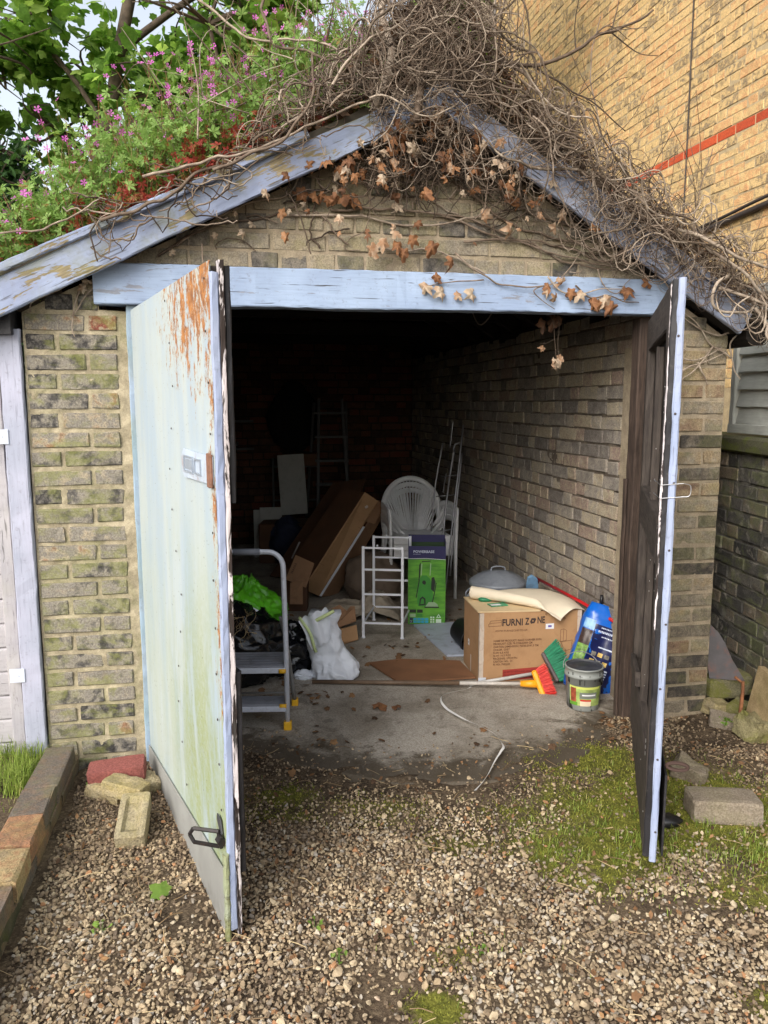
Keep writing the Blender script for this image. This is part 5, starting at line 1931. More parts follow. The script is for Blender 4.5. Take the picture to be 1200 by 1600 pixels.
# ---------------------------------------------------------------- common small materials
M_alu = m_plain('brushed aluminium', C(204, 208, 220), .4, .1, .08, 20, dirt=.2)
M_alud = m_plain('dull aluminium', C(136, 136, 136), .5, .2, .1, 20)
M_yel = m_plain('yellow plastic', C(232, 178, 40), .45, var=.05)
M_greystep = m_plain('grey plastic step', C(128, 130, 138), .6, dirt=.4, sc=9, bump=.2)
M_white = m_plain('white plastic', C(232, 233, 235), .42, var=.04, dirt=.2, dirtc=C(130, 124, 114), sc=4)
M_whitemetal = m_plain('white enamelled tube', C(232, 235, 242), .35, var=.03, dirt=.15)
M_card = m_plain('brown cardboard', C(172, 134, 96), .85, var=.06, sc=7, dirt=.25, dirtc=C(128, 92, 60), bump=.15, bsc=40)
M_card2 = m_plain('dull brown cardboard', C(152, 116, 86), .85, var=.1, sc=5, dirt=.35, dirtc=C(96, 70, 48))
M_cardd = m_plain('dark brown board', C(92, 62, 42), .8, var=.15, sc=5, dirt=.3)
M_tape = m_plain('clear packing tape', C(196, 182, 168), .3, var=.1, sc=20, dirt=.5, dirtc=C(156, 110, 84))
M_ink = m_plain('dark print', C(62, 48, 44), .8, var=.05)
M_inklt = m_plain('faded print', C(112, 78, 54), .8, var=.05)
M_redink = m_plain('red print', C(150, 52, 44), .7, var=.1)
M_paper = m_plain('white paper', C(222, 222, 226), .7, var=.02)
M_violet = m_plain('violet print', C(96, 84, 160), .7)

def crumple(mb, P, nrmdir, amp, sc, seed):
    S = np.asarray(P) * sc
    n = ridge(S, 1, 3, seed) - .5
    return P + np.asarray(nrmdir) * (n * amp)[..., None]

def pouch(c, r, mat, name, parent=None, amp=.25, sc=5, seed=0, n=40, m=56, flat=0.0, tint=0.0, rot=None, pinch=None):
    """crumpled sack: a closed bag shape with ridged folds, resting on its flat base"""
    P = sphere_pts(n, m)
    rad = 1 + amp * (ridge(P * 1.0, sc * .5, 4, seed) - .6) * 1.5 + .5 * amp * (fbm(P, 1.7, 2, seed + 2) - .5)
    Q = P * rad[..., None]
    if pinch:
        k = sstep(pinch, 1.0, P[..., 2])
        Q[..., 0] *= 1 - .75 * k
        Q[..., 1] *= 1 - .75 * k
    Q = Q * np.array(r)
    if rot is not None:
        Q = Q @ np.array(rot.to_3x3()).T
    Q[..., 2] = np.maximum(Q[..., 2], -r[2] * (1 - flat)) if flat else Q[..., 2]
    mb = MB()
    mb.grid(Q + np.array(c), tint, closed_u=True)
    return mb.build(name, mat, parent, smooth=True)

def text(s_, size, mat, parent, M, ext=.0006, name='lettering', bold=0.0, align='LEFT', sx=1.0, shear=0.0, spacing=1.0, fit=None):
    cu = bpy.data.curves.new('t', 'FONT')
    cu.body = s_
    cu.size = size
    cu.extrude = ext
    cu.offset = bold
    cu.align_x = align
    cu.shear = shear
    cu.space_character = spacing
    cu.resolution_u = 2
    o = bpy.data.objects.new('t', cu)
    COL.objects.link(o)
    dg = bpy.context.evaluated_depsgraph_get()
    dg.update()
    me = bpy.data.meshes.new_from_object(o.evaluated_get(dg))
    me.name = 'lettering'
    bpy.data.objects.remove(o)
    bpy.data.curves.remove(cu)
    me.materials.clear()
    me.materials.append(mat)
    if fit:
        xs = [q.co.x for q in me.vertices]
        sx = fit / max(1e-6, max(xs) - min(xs))
    r = bpy.data.objects.new(name, me)
    COL.objects.link(r)
    r.parent = parent
    r.matrix_basis = M @ Matrix.Diagonal((sx, 1, 1, 1))
    return r

# ---------------------------------------------------------------- step stool
def step_ladder():
    t = thing('step_stool', 'aluminium two step folding stool with yellow feet beside the open left door', 'step stool', (-.62, 3.38, 0), radians(2))
    hw = .175
    m = MB()
    k = []
    for sgn in (1, -1):
        pass
    a = np.linspace(0, pi / 2, 7)
    R = .07
    H = .83
    def fr(z):
        return .0 + .05 * z
    pts = [(hw, fr(0), .012), (hw - .004, fr(.4), .40), (hw - .012, fr(H - R), H - R)]
    pts += [(hw - .012 - R + R * cos(q), fr(H - R + R * sin(q)), H - R + R * sin(q)) for q in a[1:]]
    pts += [(-x, y, z) for x, y, z in pts[::-1]]
    m.tube(pts, .0125, 8)
    m.build('front_frame', M_alu, t, smooth=True)
    g = MB()
    g.tube([(-.06, fr(H), H), (.06, fr(H), H)], .016, 8)
    g.build('top_grip', m_plain('grey grip', C(120, 124, 134), .6), t, smooth=True)
    for sx in (-1, 1):
        m = MB()
        m.tube(spline([(sx * (hw - .03), .06, .52), (sx * (hw - .015), .12, .40), (sx * (hw + .01), .29, .02)], 10), .010, 7)
        m.build('rear_leg', M_alud, t, smooth=True)
        m = MB()
        m.box((sx * (hw + .01) - .016, .29 - .016, 0), (sx * (hw + .01) + .016, .31, .035), bev=.003)
        m.build('foot', M_yel, t)
        m = MB()
        m.box((sx * hw - .018, fr(0) - .018, 0), (sx * hw + .018, fr(0) + .018, .042), bev=.004)
        m.build('foot', M_yel, t)
        for (zz, yy) in ((.118, -.012), (.285, -.01)):
            m = MB()
            m.tube([(sx * (hw - .035), yy, zz), (sx * (hw - .004), yy, zz)], .011, 8)
            m.build('bush', M_yel, t, smooth=True)
    def step(z, y0, y1, name):
        m = MB()
        m.box((-hw + .012, y0, z - .022), (hw - .012, y1, z), bev=.003)
        for q in range(6):
            yy = y0 + (y1 - y0) * (q + .5) / 6
            m.box((-hw + .02, yy - .004, z), (hw - .02, yy + .004, z + .0025))
        m.build(name, M_greystep, t)
        m = MB()
        m.box((-hw + .006, y0 - .012, z - .030), (hw - .006, y0 - .001, z - .006), bev=.002)
        m.build('step_edge', M_alu, t)
    step(.125, -.01, .10, 'step')
    step(.305, -.0, .21, 'platform')
    m = MB()
    m.tube([(-hw, .0, .10), (hw, .0, .10)], .006, 6)
    m.build('tie_rod', M_alud, t, smooth=True)
    m = MB()
    m.tube([(-hw - .01, .27, .075), (hw + .01, .27, .075)], .005, 6)
    m.build('tie_rod', M_alud, t, smooth=True)
step_ladder()

# ---------------------------------------------------------------- bags by the stool
M_blackbag = m_plain('black bin liner', C(18, 19, 23), .22, var=.2, spec=.6, bump=.5, bsc=22)
M_greenbag = m_plain('bright green film', C(92, 178, 36), .35, var=.35, sc=9, dirt=.35, dirtc=C(36, 44, 26), spec=.5)
M_whitebag = m_plain('white woven plastic', C(222, 227, 236), .4, var=.06, sc=4, bump=1.0, bsc=38)
M_lime = m_plain('pale lime drawstring', C(206, 222, 160), .5)
def bags():
    o = pouch((0, 0, .19), (.26, .20, .22), M_blackbag, 'bin_bag', amp=.30, sc=5, seed=3, flat=.1, n=60, m=80)
    o.location = (-.80, 4.02, .0)
    tag(o, 'large black bin bag full of garden waste behind the step stool', 'bin bag')
    o = pouch((0, 0, .13), (.17, .15, .15), M_blackbag, 'bin_bag', amp=.35, sc=7, seed=8, flat=.1, n=60, m=80)
    o.location = (-.555, 4.17, .0)
    tag(o, 'smaller shiny black bin bag between the stool and the white sack', 'bin bag')
    # open top with soil, roots
    t = thing('compost_bag', 'torn bright green compost bag with white panels lying on the black bin bag', 'compost bag', (-.80, 4.20, .36), 0)
    pouch((0, 0, 0), (.225, .15, .175), M_greenbag, 'film', t, amp=.55, sc=6, seed=5, n=70, m=90, pinch=.3, rot=eul(.1, .25, .2))
    pouch((-.13, -.10, -.045), (.10, .055, .06), M_whitebag, 'white_patch', t, amp=.3, sc=5, seed=15, rot=eul(.2, .2, .1))
    m = MB()
    x = np.linspace(-.13, .14, 22)[:, None]
    y = np.linspace(0, 1, 8)[None, :]
    P = np.stack([x + .16 * (y - .5) + 0 * y, -.165 - .02 * np.sin(x * 30) + .05 * (y - .5) + .09 * (x + .1) , .02 - .9 * (x - .0) * .8 + (y - .5) * .05 + .01 * np.sin(x * 40)], -1)
    m.grid(P)
    m.build('white_stripe', M_whitebag, t, smooth=True)
    m = MB()
    P = np.stack([-.10 + .045 * (y - .5) + 0 * x, -.13 + 0 * x + 0 * y - .02 * np.sin(x * 25), .05 + x * .3 + 0 * y], -1)
    m.grid(P)
    m.build('white_stripe', M_whitebag, t, smooth=True)
    # roots hanging over the black bag
    r = np.random.default_rng(4)
    m = MB()
    for k in range(110):
        p = np.array([-.98 + r.uniform(0, .28), 3.80 + r.uniform(0, .2), .36 + r.uniform(-.02, .05)])
        P = [p]
        d = np.array([r.normal(0, .5), -.4 + r.normal(0, .3), -.5])
        for q in range(7):
            d = d + r.normal(0, .5, 3)
            d /= np.linalg.norm(d)
            P.append(P[-1] + d * r.uniform(.01, .03))
        m.tube(P, .0016, 3, tint=float(r.uniform(.01, 1)), cap=False)
    o = m.build('root_ball', M_straw, None, kind='stuff')
    tag(o, 'matted brown roots spilling between the green and black bags', 'roots')
    # white sack
    t = thing('white_sack', 'crumpled white plastic sack with pale lime drawstring slumped before the cardboard', 'sack', (-.30, 4.10, 0), 0)
    ctrl = [(-.03, .02, .355, .085, .05), (-.05, .01, .30, .085, .06), (-.04, 0, .23, .09, .065), (-.01, 0, .15, .095, .075), (.02, -.02, .08, .115, .09), (.035, -.03, .035, .125, .10), (.03, -.03, .003, .11, .09)]
    C_ = spline([c[:3] for c in ctrl], 70)
    S_ = spline([(c[3], c[4], 0) for c in ctrl], 70)
    a = np.linspace(0, 2 * pi, 110, endpoint=False)
    P = np.stack([C_[:, 0, None] + S_[:, 0, None] * np.cos(a), C_[:, 1, None] + S_[:, 1, None] * np.sin(a), C_[:, 2, None] + .012 * np.sin(3 * a + C_[:, 2, None] * 20)], -1)
    cen = np.stack([C_[:, 0, None] + 0 * a, C_[:, 1, None] + 0 * a, C_[:, 2, None] + 0 * a], -1)
    dv = P - cen
    n = ridge(P * np.array([1, 1, .5]), 13, 4, 6) - .55
    n2 = ridge(P * np.array([1, 1, 1.4]) + 3, 7, 2, 16) - .55
    P = cen + dv * (1 + .5 * n[..., None] + .28 * n2[..., None])
    P[..., 2] = np.maximum(P[..., 2], .004)
    m = MB()
    m.grid(P, closed_u=True)
    m.F.setdefault(110, []).append(np.array([list(range(109, -1, -1))]))
    m.build('sack_body', M_whitebag, t, smooth=True)
    # turned flap at the top with the lime band
    m = MB()
    a_ = np.linspace(-1, 1, 20)[:, None]
    b_ = np.linspace(0, 1, 14)[None, :]
    P = np.stack([-.085 + .05 * b_ + .075 * a_ * (1 - .3 * b_), -.07 - .03 * b_ - .012 * np.cos(a_ * 4), .37 - .16 * b_ + .03 * a_ + .008 * np.sin(a_ * 9)], -1)
    P += (fbm(P, 18, 2, 5) - .5)[..., None] * .02
    m.grid(P)
    m.build('flap', M_whitebag, t, smooth=True)
    m = MB()
    m.tube(spline([(-.16, -.06, .35), (-.10, -.105, .28), (-.075, -.115, .20), (-.065, -.11, .17)], 14), .009, 6, flat=.3)
    m.build('drawstring', M_lime, t, smooth=True)
    m = MB()
    m.tube(spline([(-.08, -.085, .33), (-.03, -.095, .36), (.03, -.06, .385)], 12), .010, 6, flat=.25)
    m.build('drawstring', M_lime, t, smooth=True)
    pouch((-.14, -.05, .02), (.05, .03, .03), M_whitebag, 'corner', t, amp=.4, sc=6, seed=22)
bags()

# ---------------------------------------------------------------- cardboard and boards
def box_shell(name, mat, parent, dims, M, th=.004, open_top=False):
    m = MB()
    x, y, z = dims
    m.box((0, 0, 0), (x, th, z), M)
    m.box((0, y - th, 0), (x, y, z), M)
    m.box((0, th + .0005, 0), (th, y - th - .0005, z), M)
    m.box((x - th, th + .0005, 0), (x, y - th - .0005, z), M)
    m.box((th, th, .0005), (x - th, y - th, th), M)
    if not open_top:
        m.box((th, th, z - th), (x - th, y - th, z - .0005), M)
    return m.build(name, mat, parent)

def clutter():
    # long leaning carton, its dark left side, white edge and open right side
    def quad(name, P, th, mat, parent, off):
        P = [Vector(q) - Vector(off) for q in P]
        n = (P[1] - P[0]).cross(P[3] - P[0]).normalized()
        if n.y < 0:
            n = -n
        k = len(P)
        V = [tuple(q) for q in P] + [tuple(q + n * th) for q in P]
        F = [list(range(k)), list(range(2 * k - 1, k - 1, -1))] + [[i, k + i, k + (i + 1) % k, (i + 1) % k] for i in range(k)]
        m = MB()
        m.add(V, F)
        return m.build(name, mat, parent)
    off = (-.50, 5.85, 0)
    t = thing('long_carton', 'long brown flat pack carton propped diagonally against the pile, left of the white chair', 'carton', off, 0)
    A, B_, C_, D = Vector((-.633, 5.85, .063)), Vector((-.501, 5.75, .032)), Vector((-.046, 6.05, .726)), Vector((-.152, 6.05, .798))
    quad('front_face', [A, B_, C_, D], .006, M_card, t, off)
    back = Vector((.03, .26, -.12))
    quad('dark_side', [A, D, D + Vector((-.20, .24, .0)), A + Vector((-.16, .26, .10))], .006, M_cardd, t, off)
    ax = (C_ - B_)
    n_ = Vector((.10, .10, -.05))
    quad('side_panel', [B_ + n_ * .22, C_ + n_ * .2, C_ + Vector((.07, .16, -.09)), B_ + Vector((.13, .2, -.045))], .006, M_card2, t, off)
    quad('white_board', [B_ + n_ * .03 + Vector((0, .004, 0)), B_ + ax * .73 + n_ * .03 + Vector((0, .004, 0)), B_ + ax * .73 + n_ * .2, B_ + n_ * .2], .003, M_whitemetal, t, off)
    quad('flap', [B_ + ax * .78 + n_ * .05, C_ + n_ * .02, C_ + Vector((.055, .06, -.035)), B_ + ax * .82 + Vector((.055, .05, -.06))], .005, M_card2, t, off)
    for q in (.26, .70):
        P0, P1 = A + (D - A) * q, B_ + (C_ - B_) * q
        w0 = (D - A) * .006
        f_ = Vector((0, -.0012, 0))
        quad('crease', [P0 + f_, P1 + f_, P1 + w0 + f_, P0 + w0 + f_], .0008, M_card2, t, off)
    P0 = A * .42 + B_ * .58 + (D - A) * .86
    quad('tape_patch', [P0 + Vector((0, -.002, 0)), P0 + Vector((.02, -.003, .012)), P0 + Vector((.012, -.002, .03)), P0 + Vector((-.008, -.002, .016))], .0008, M_tape, t, off)
    dull = m_plain('dim tape', C(124, 116, 112), .3)
    E0 = A + Vector((-.10, .10, .22))
    quad('tape_strip', [E0, E0 + Vector((.012, 0, 0)), E0 + Vector((.075, .02, .13)), E0 + Vector((.06, .02, .13))], .001, dull, t, off)
    o = quad('dark_carton', [(-.98, 6.45, .03), (-.55, 6.2, .03), (-.16, 6.5, .86), (-.45, 6.75, .80)], .02, M_cardd, None, (0, 0, 0))
    tag(o, 'wide dark brown flattened carton leaning behind the long carton', 'carton')
    off = (-.60, 5.35, 0)
    t = thing('small_carton', 'small opened brown carton with printed flaps left of the long carton', 'carton', off, 0)
    fl = [Vector(q) for q in ((-.701, 5.35, .256), (-.551, 5.30, .207), (-.499, 5.40, .361), (-.637, 5.45, .412))]
    quad('upper_flap', fl, .005, M_card2, t, off)
    quad('lower_flap', [(-.660, 5.25, .10), (-.570, 5.25, .10), (-.573, 5.30, .258), (-.663, 5.31, .24)], .005, M_card2, t, off)
    quad('carton_back', [(-.74, 5.42, .0), (-.56, 5.42, .0), (-.56, 5.5, .30), (-.74, 5.5, .30)], .12, M_cardd, t, off)
    o_ = fl[0] * .45 + fl[3] * .1 + fl[1] * .45 - Vector(off) + Vector((-.02, -.004, .05))
    text('FRAGILE', .022, M_ink, t, frame(o_, fl[3] - fl[0], (fl[0] - fl[1])))
    # torn flattened cardboard beside the white sack
    off = (-.28, 4.72, 0)
    t = thing('torn_cardboard', 'torn dull brown cardboard leaning between the white sack and the wire rack', 'cardboard', off, 0)
    quad('lower_flap', [(-.341, 4.72, .062), (-.36, 4.65, .006), (-.285, 4.62, .004), (-.162, 4.70, .018), (-.175, 4.75, .099)], .005, M_card, t, off)
    quad('upper_flap', [(-.345, 4.725, .064), (-.178, 4.79, .112), (-.190, 4.86, .190), (-.218, 4.87, .188), (-.241, 4.86, .160), (-.29, 4.86, .20), (-.40, 4.84, .15), (-.42, 4.78, .07)], .005, M_card2, t, off)
    # dust sheets
    M_sheetc = m_plain('cream dust sheet', C(176, 164, 146), .9, var=.12, sc=6, dirt=.4, dirtc=C(120, 100, 80), bump=.3)
    def sheet(x0, y0, w_, d_, h_, seed, lab):
        m = MB()
        X, Y = np.meshgrid(np.linspace(0, 1, 46), np.linspace(0, 1, 46), indexing='ij')
        S = np.stack([X, Y, 0 * X], -1)
        Z = h_ * np.sin(pi * X) ** .8 * np.sin(pi * np.clip(Y + .1, 0, 1)) ** .7 * (.4 + .9 * ridge(S, 3.2, 3, seed)) + .006
        P = np.stack([x0 + w_ * (X + .08 * fbm(S, 4, 2, seed)), y0 + d_ * (Y + .12 * fbm(S, 4, 2, seed + 1)), Z], -1)
        m.grid(P)
        o = m.build('dust_sheet', M_sheetc, None, smooth=True)
        tag(o, lab, 'dust sheet')
    sheet(-.50, 5.15, .42, .38, .10, 3, 'creased cream dust sheet on the floor under the leaning carton')
    sheet(-.24, 5.1, .34, .55, .15, 9, 'bunched pale dust sheet heaped behind the wire rack')
    o = pouch((0, 0, .17), (.22, .2, .20), m_plain('brown paper sack', C(118, 102, 88), .85, var=.15, sc=6, dirt=.3), 'paper_sack', amp=.2, sc=4, seed=31, flat=.1)
    o.location = (-.08, 5.75, 0)
    tag(o, 'squat brownish sack standing behind the wire rack in the shade', 'sack')
    # boards on the floor
    m = MB()
    pts = [(-.09, 4.27), (.085, 3.95), (.50, 4.03), (.44, 4.30), (.1, 4.33)]
    m.prism(pts, .010, None)
    m.V[-1][:, 2] += .008
    o = m.build('hardboard_sheet', m_plain('reddish hardboard', C(134, 94, 66), .75, var=.15, sc=4, dirt=.3, dirtc=C(110, 78, 56)), None)
    tag(o, 'flat reddish brown cardboard sheet lying on the concrete before the carton', 'cardboard')
    m = MB()
    m.prism([(.20, 5.03), (.375, 4.40), (.62, 4.42), (.60, 5.12)], .012, None)
    m.V[-1][:, 2] += .006
    o = m.build('floor_panel', m_plain('pale blue white panel', C(170, 178, 194), .5, var=.06, dirt=.3), None)
    tag(o, 'flat white panel lying on the floor in front of the green printed box', 'panel')
    # pale boards stood at the back
    mw = m_plain('off white board', C(176, 176, 170), .7, var=.05, dirt=.2)
    def stood(x0, x1, z0, z1, y, lean, lab, tilt=0.0):
        m = MB()
        m.box((0, 0, 0), (x1 - x0, .015, z1 - z0), bev=.001)
        o = m.build('board', mw, None)
        o.location = (x0, y, z0)
        o.rotation_euler = (radians(-lean), radians(tilt), radians(10))
        tag(o, lab, 'board')
    stood(-1.19, -.98, .0, .50, 7.3, 6, 'pale rectangular board leaning low at the back left, behind the green bag')
    stood(-1.26, -1.19, .0, .47, 7.35, 6, 'narrow pale board just left of the low board at the back')
    stood(-1.01, -.75, .40, .99, 7.5, 5, 'larger off white board leaning high against the back wall', -3)
    o = pouch((0, 0, .2), (.16, .13, .22), m_plain('navy cloth', C(26, 34, 58), .8), 'blue_bundle', amp=.3, sc=5, seed=17, flat=.1)
    o.location = (-.90, 7.1, 0)
    tag(o, 'dark blue bundle under the high pale board at the back', 'bundle')
    m = MB()
    m.box((-.25, -.2, 0), (.25, .2, .38), bev=.01)
    o = m.build('storage_box', M_cardd, None)
    o.location = (-.92, 7.28, 0)
    tag(o, 'dark box holding up the high pale board at the back wall', 'box')
clutter()

# ---------------------------------------------------------------- back of the garage: shelf rails, coat, ladders
M_dim = m_plain('dim grey metal', C(84, 84, 84), .6, dirt=.3)
def back_stuff():
    t = thing('shelf_brackets', 'pair of slotted wall rails with two dark shelves high on the left back wall', 'shelf', W(.12, 4.97, 0), GA)
    for zz in (1.02, 1.28 if False else 1.30):
        m = MB()
        m.box((-.10, -.20, zz), (.46, -.02, zz + .02))
        m.build('shelf', M_dim, t)
    m = MB()
    m.box((.14, -.02, .45), (.165, -.005, 1.6))
    m.build('rail', M_dim, t)
    m = MB()
    m.tube(spline([(-.1, -.12, 1.06), (.25, -.12, 1.06), (.30, -.12, 1.10)], 10), .012, 6)
    m.build('pipe', M_dim, t)
    # coat
    t = thing('coat', 'black coat hanging high on the back wall of the garage', 'coat', W(1.00, 4.92, 1.0), GA)
    P = sphere_pts(30, 40)
    S = P * np.array([.27, .09, .36])
    S[..., 0] *= (1.0 - .35 * sstep(.0, .34, S[..., 2]))
    S *= (1 + .18 * (ridge(P, 3, 3, 2) - .5))[..., None]
    m = MB()
    m.grid(S + np.array([0, 0, .36]), closed_u=True)
    m.build('coat_body', m_plain('black cloth', C(14, 14, 16), .95), t, smooth=True)
    # step ladder at the back
    t = thing('stepladder', 'tall grey stepladder standing dim at the back right of the garage', 'ladder', W(1.34, 4.35, 0), GA)
    for sx in (-1, 1):
        m = MB()
        m.box((-.012, -.03, 0), (.012, .03, 1.55))
        M = frame((sx * .17, 0, 0), (1, 0, 0), (0, 1, 0)) @ Matrix.Rotation(radians(-8), 4, 'X') @ Matrix.Rotation(radians(-2 * sx), 4, 'Y')
        m.V = [v @ np.array(M.to_3x3()).T + np.array(M.translation) for v in m.V]
        m.build('side_rail', M_dim, t)
        m = MB()
        m.tube([(sx * .16, .24, 1.5), (sx * .24, .62, 0)], .014, 6)
        m.build('rear_leg', M_dim, t)
    for k in range(6):
        z = .22 + k * .235
        m = MB()
        m.box((-.165, z * .14 - .04, z - .012), (.165, z * .14 + .04, z + .012), bev=.002)
        m.build('tread', M_dim, t)
    t = thing('trestle', 'thin dark trestle frame with a box on it, left of the dim stepladder', 'trestle', W(.98, 4.6, 0), GA)
    for z in (.52, .86):
        m = MB()
        m.tube([(-.22, 0, z), (.24, 0, z)], .010, 6)
        m.build('bar', M_dim, t)
    for sx in (-.22, .24):
        m = MB()
        m.tube([(sx, 0, 0), (sx, 0, .95)], .012, 6)
        m.build('leg', M_dim, t)
    m = MB()
    m.box((-.12, -.1, 0), (.22, .1, .12), bev=.004)
    o = m.build('box', M_cardd, None)
    o.location = W(.98, 4.6, .872)
    o.rotation_euler = (0, 0, GA)
    tag(o, 'dark reddish box resting on the trestle at the back', 'box')
    # folded airer: thin bright tubes leaning by the side wall
    t = thing('folded_airer', 'folded metal clothes airer of thin tubes leaning against the right inner wall', 'clothes airer', W(2.02, 2.5, 0), GA)
    wr = m_plain('thin steel tube', C(150, 150, 154), .35, .7)
    base = Vector(W(2.02, 2.5, 0))
    Ri = Matrix.Rotation(-GA, 3, 'Z')
    def at(px, py, Y):
        a = (px - 600) / 1202
        bb = (800 - py) / 1202
        cp, sp = cos(radians(PITCH)), sin(radians(PITCH))
        r = Vector((a, cp + bb * sp, -sp + bb * cp))
        k = Y / r.y
        return tuple(Ri @ (Vector((r.x * k, Y, CAM_H + r.z * k)) - base))
    for pts, rr in (([(708, 658, 6.0), (703, 700, 5.98)], .005), ([(724, 664, 5.9), (705, 835, 5.75), (696, 925, 5.66)], .006), ([(692, 692, 5.95), (680, 760, 5.9), (674, 830, 5.85)], .006), ([(722, 708, 5.85), (712, 800, 5.75), (703, 900, 5.65)], .006),
                    ([(710, 702, 5.9), (704, 735, 5.88), (697, 790, 5.8), (688, 880, 5.72)], .007), ([(718, 692, 5.9), (711, 695, 5.9), (708, 703, 5.9)], .006), ([(711, 703, 5.95), (700, 765, 5.9)], .004), ([(697, 740, 5.95), (692, 770, 5.9)], .004)):
        m = MB()
        m.tube(spline([at(*p) for p in pts], 14), rr, 6)
        m.build('tube', wr, t, smooth=True)
    for (x0, x1, y, Y) in ((681, 712, 776, 5.85), (690, 716, 745, 5.85), (684, 708, 830, 5.75)):
        m = MB()
        m.tube([at(x0, y, Y), at(x1, y - 3, Y)], .004, 5)
        m.build('cross_bar', wr, t, smooth=True)
    # bulb flex under the roof
    m = MB()
    m.tube(spline([(.42, 4.2, 2.12), (.46, 4.15, 1.98), (.50, 4.1, 1.90), (.56, 4.1, 1.96), (.62, 4.15, 2.1)], 16), .004, 5)
    o = m.build('hanging_flex', m_plain('dusty flex', C(120, 112, 104), .8), None, smooth=True)
    tag(o, 'dusty looped flex hanging from the roof timbers inside the opening', 'cable')
back_stuff()

# ---------------------------------------------------------------- white garden chairs, stacked
def chair():
    t = thing('garden_chair', 'white plastic garden chair with fan slatted back, topmost of the stack', 'chair', (.26, 5.95, .10), radians(10))
    # local: front towards -y
    m = MB()
    # back shell hoop
    ax, az0, az1 = .245, .40, .80
    def backp(x, z):
        return (x, .20 + .10 * (z - .4) / .4 - .28 * x * x, z)
    a = np.linspace(-.12, pi + .12, 36)
    hoop = [backp(.232 * cos(q), .545 + .245 * sin(q)) for q in a]
    hoop = [backp(.215, .40)] + hoop[0:] + [backp(-.215, .40)]
    m.tube(hoop, .021, 8, flat=.6)
    m.build('back_rim', M_white, t, smooth=True)
    for k in range(21):
        q = -1 + 2 * k / 20
        th = q * radians(66)
        # from hub low down to the rim
        x1, z1 = .218 * sin(th * 1.08), .545 + .232 * cos(th * 1.08)
        x0, z0 = .085 * q, .38
        P = [backp(x0 + (x1 - x0) * s_ , z0 + (z1 - z0) * s_) for s_ in np.linspace(0, 1, 7)]
        m = MB()
        m.tube(P, .0062, 5, flat=.6)
        m.build('slat', M_white, t, smooth=True)
    m = MB()
    X, Y = np.meshgrid(np.linspace(-.21, .21, 14), np.linspace(-.22, .20, 14), indexing='ij')
    Z = .40 - .02 * np.cos(X * 7) + .02 * (-Y) * .5 + .0 * X
    top = np.stack([X, Y, Z], -1)
    ring = np.concatenate([top, (top - np.array([0, 0, .02]))[:, ::-1]], 1)
    m.grid(ring, closed_u=True)
    m.build('seat', M_white, t, smooth=True)
    for sx in (-1, 1):
        m = MB()
        m.tube(spline([(sx * .235, .20, .58), (sx * .265, .08, .60), (sx * .268, -.10, .60), (sx * .262, -.20, .585)], 16), .030, 8, flat=.32, ref=(1, 0, .01))
        m.build('armrest', M_white, t, smooth=True)
        m = MB()
        m.tube(spline([(sx * .262, -.20, .590), (sx * .258, -.215, .56), (sx * .252, -.22, .35), (sx * .25, -.235, .0)], 16), np.linspace(.030, .020, 16), 8, flat=.55)
        m.build('leg', M_white, t, smooth=True)
        m = MB()
        m.tube(spline([(sx * .22, .19, .42), (sx * .235, .24, .2), (sx * .245, .28, 0)], 10), np.linspace(.030, .020, 10), 7, flat=.6)
        m.build('leg', M_white, t, smooth=True)
        for j in range(4):
            m = MB()
            m.tube(spline([(sx * (.245 - .012 * j), .12 - .05 * j, .575 - .01 * j), (sx * (.205 - .03 * j), .13 - .05 * j, .50 - .02 * j), (sx * (.16 - .03 * j), .12 - .05 * j, .42)], 9), .006, 5)
            m.build('side_slat', M_white, t, smooth=True)
    m = MB()
    m.box((-.23, -.235, .34), (.23, -.215, .40), bev=.006)
    m.build('apron', M_white, t)
    labs = ['white plastic garden chair second from the top of the stack', 'white plastic garden chair lowest in the stack, legs on the floor']
    for i in range(2):
        c = t.copy()
        COL.objects.link(c)
        c['label'] = labs[i]
        c.location = (t.location.x + .002 * i, t.location.y - .0 + .012 * (i + 1), t.location.z - .05 * (i + 1))
        c['group'] = 'stacked white garden chairs'
        for ch in list(t.children):
            q = ch.copy()
            COL.objects.link(q)
            q.parent = c
    t['group'] = 'stacked white garden chairs'
chair()

# ---------------------------------------------------------------- white wire rack
def rack():
    p = (-.132, 4.79, 0)
    t = thing('wire_rack', 'white enamelled metal rack frame standing empty in the middle of the floor', 'rack', p, radians(-6))
    w_, d_, h_ = .25, .40, .60
    r = .0085
    for (x, y, n) in ((0, 0, 0), (w_, 0, 0), (0.02, d_, 1), (w_ + .02, d_, 1)):
        m = MB()
        m.box((x - r, y - r, .0), (x + r, y + r, h_), bev=.002)
        m.build('leg', M_whitemetal, t)
        m = MB()
        m.lathe([(.0, 0), (.013, 0), (.013, .008), (.008, .014), (.0, .014)], 10, (x, y, 0))
        m.build('foot', M_whitemetal, t)
    for z in (.10, .29, .45, h_ - .01):
        for y, ox in ((0, 0), (d_, .02)):
            m = MB()
            m.box((ox + r, y - r * .7, z - r * .7), (ox + w_ - r, y + r * .7, z + r * .7))
            m.build('cross_bar', M_whitemetal, t)
    for (x) in (0, w_):
        m = MB()
        m.tube([(x, r, .10), (x + .02, d_ - r, .10)], r * .8, 4)
        m.build('side_bar', M_whitemetal, t)
    for y, ox in ((0, 0), (d_, .02)):
        m = MB()
        m.lathe([(0, 0), (.006, 0), (.006, .01), (0, .012)], 8, (.09 + ox, y, h_))
        m.build('stud', M_whitemetal, t)
rack()

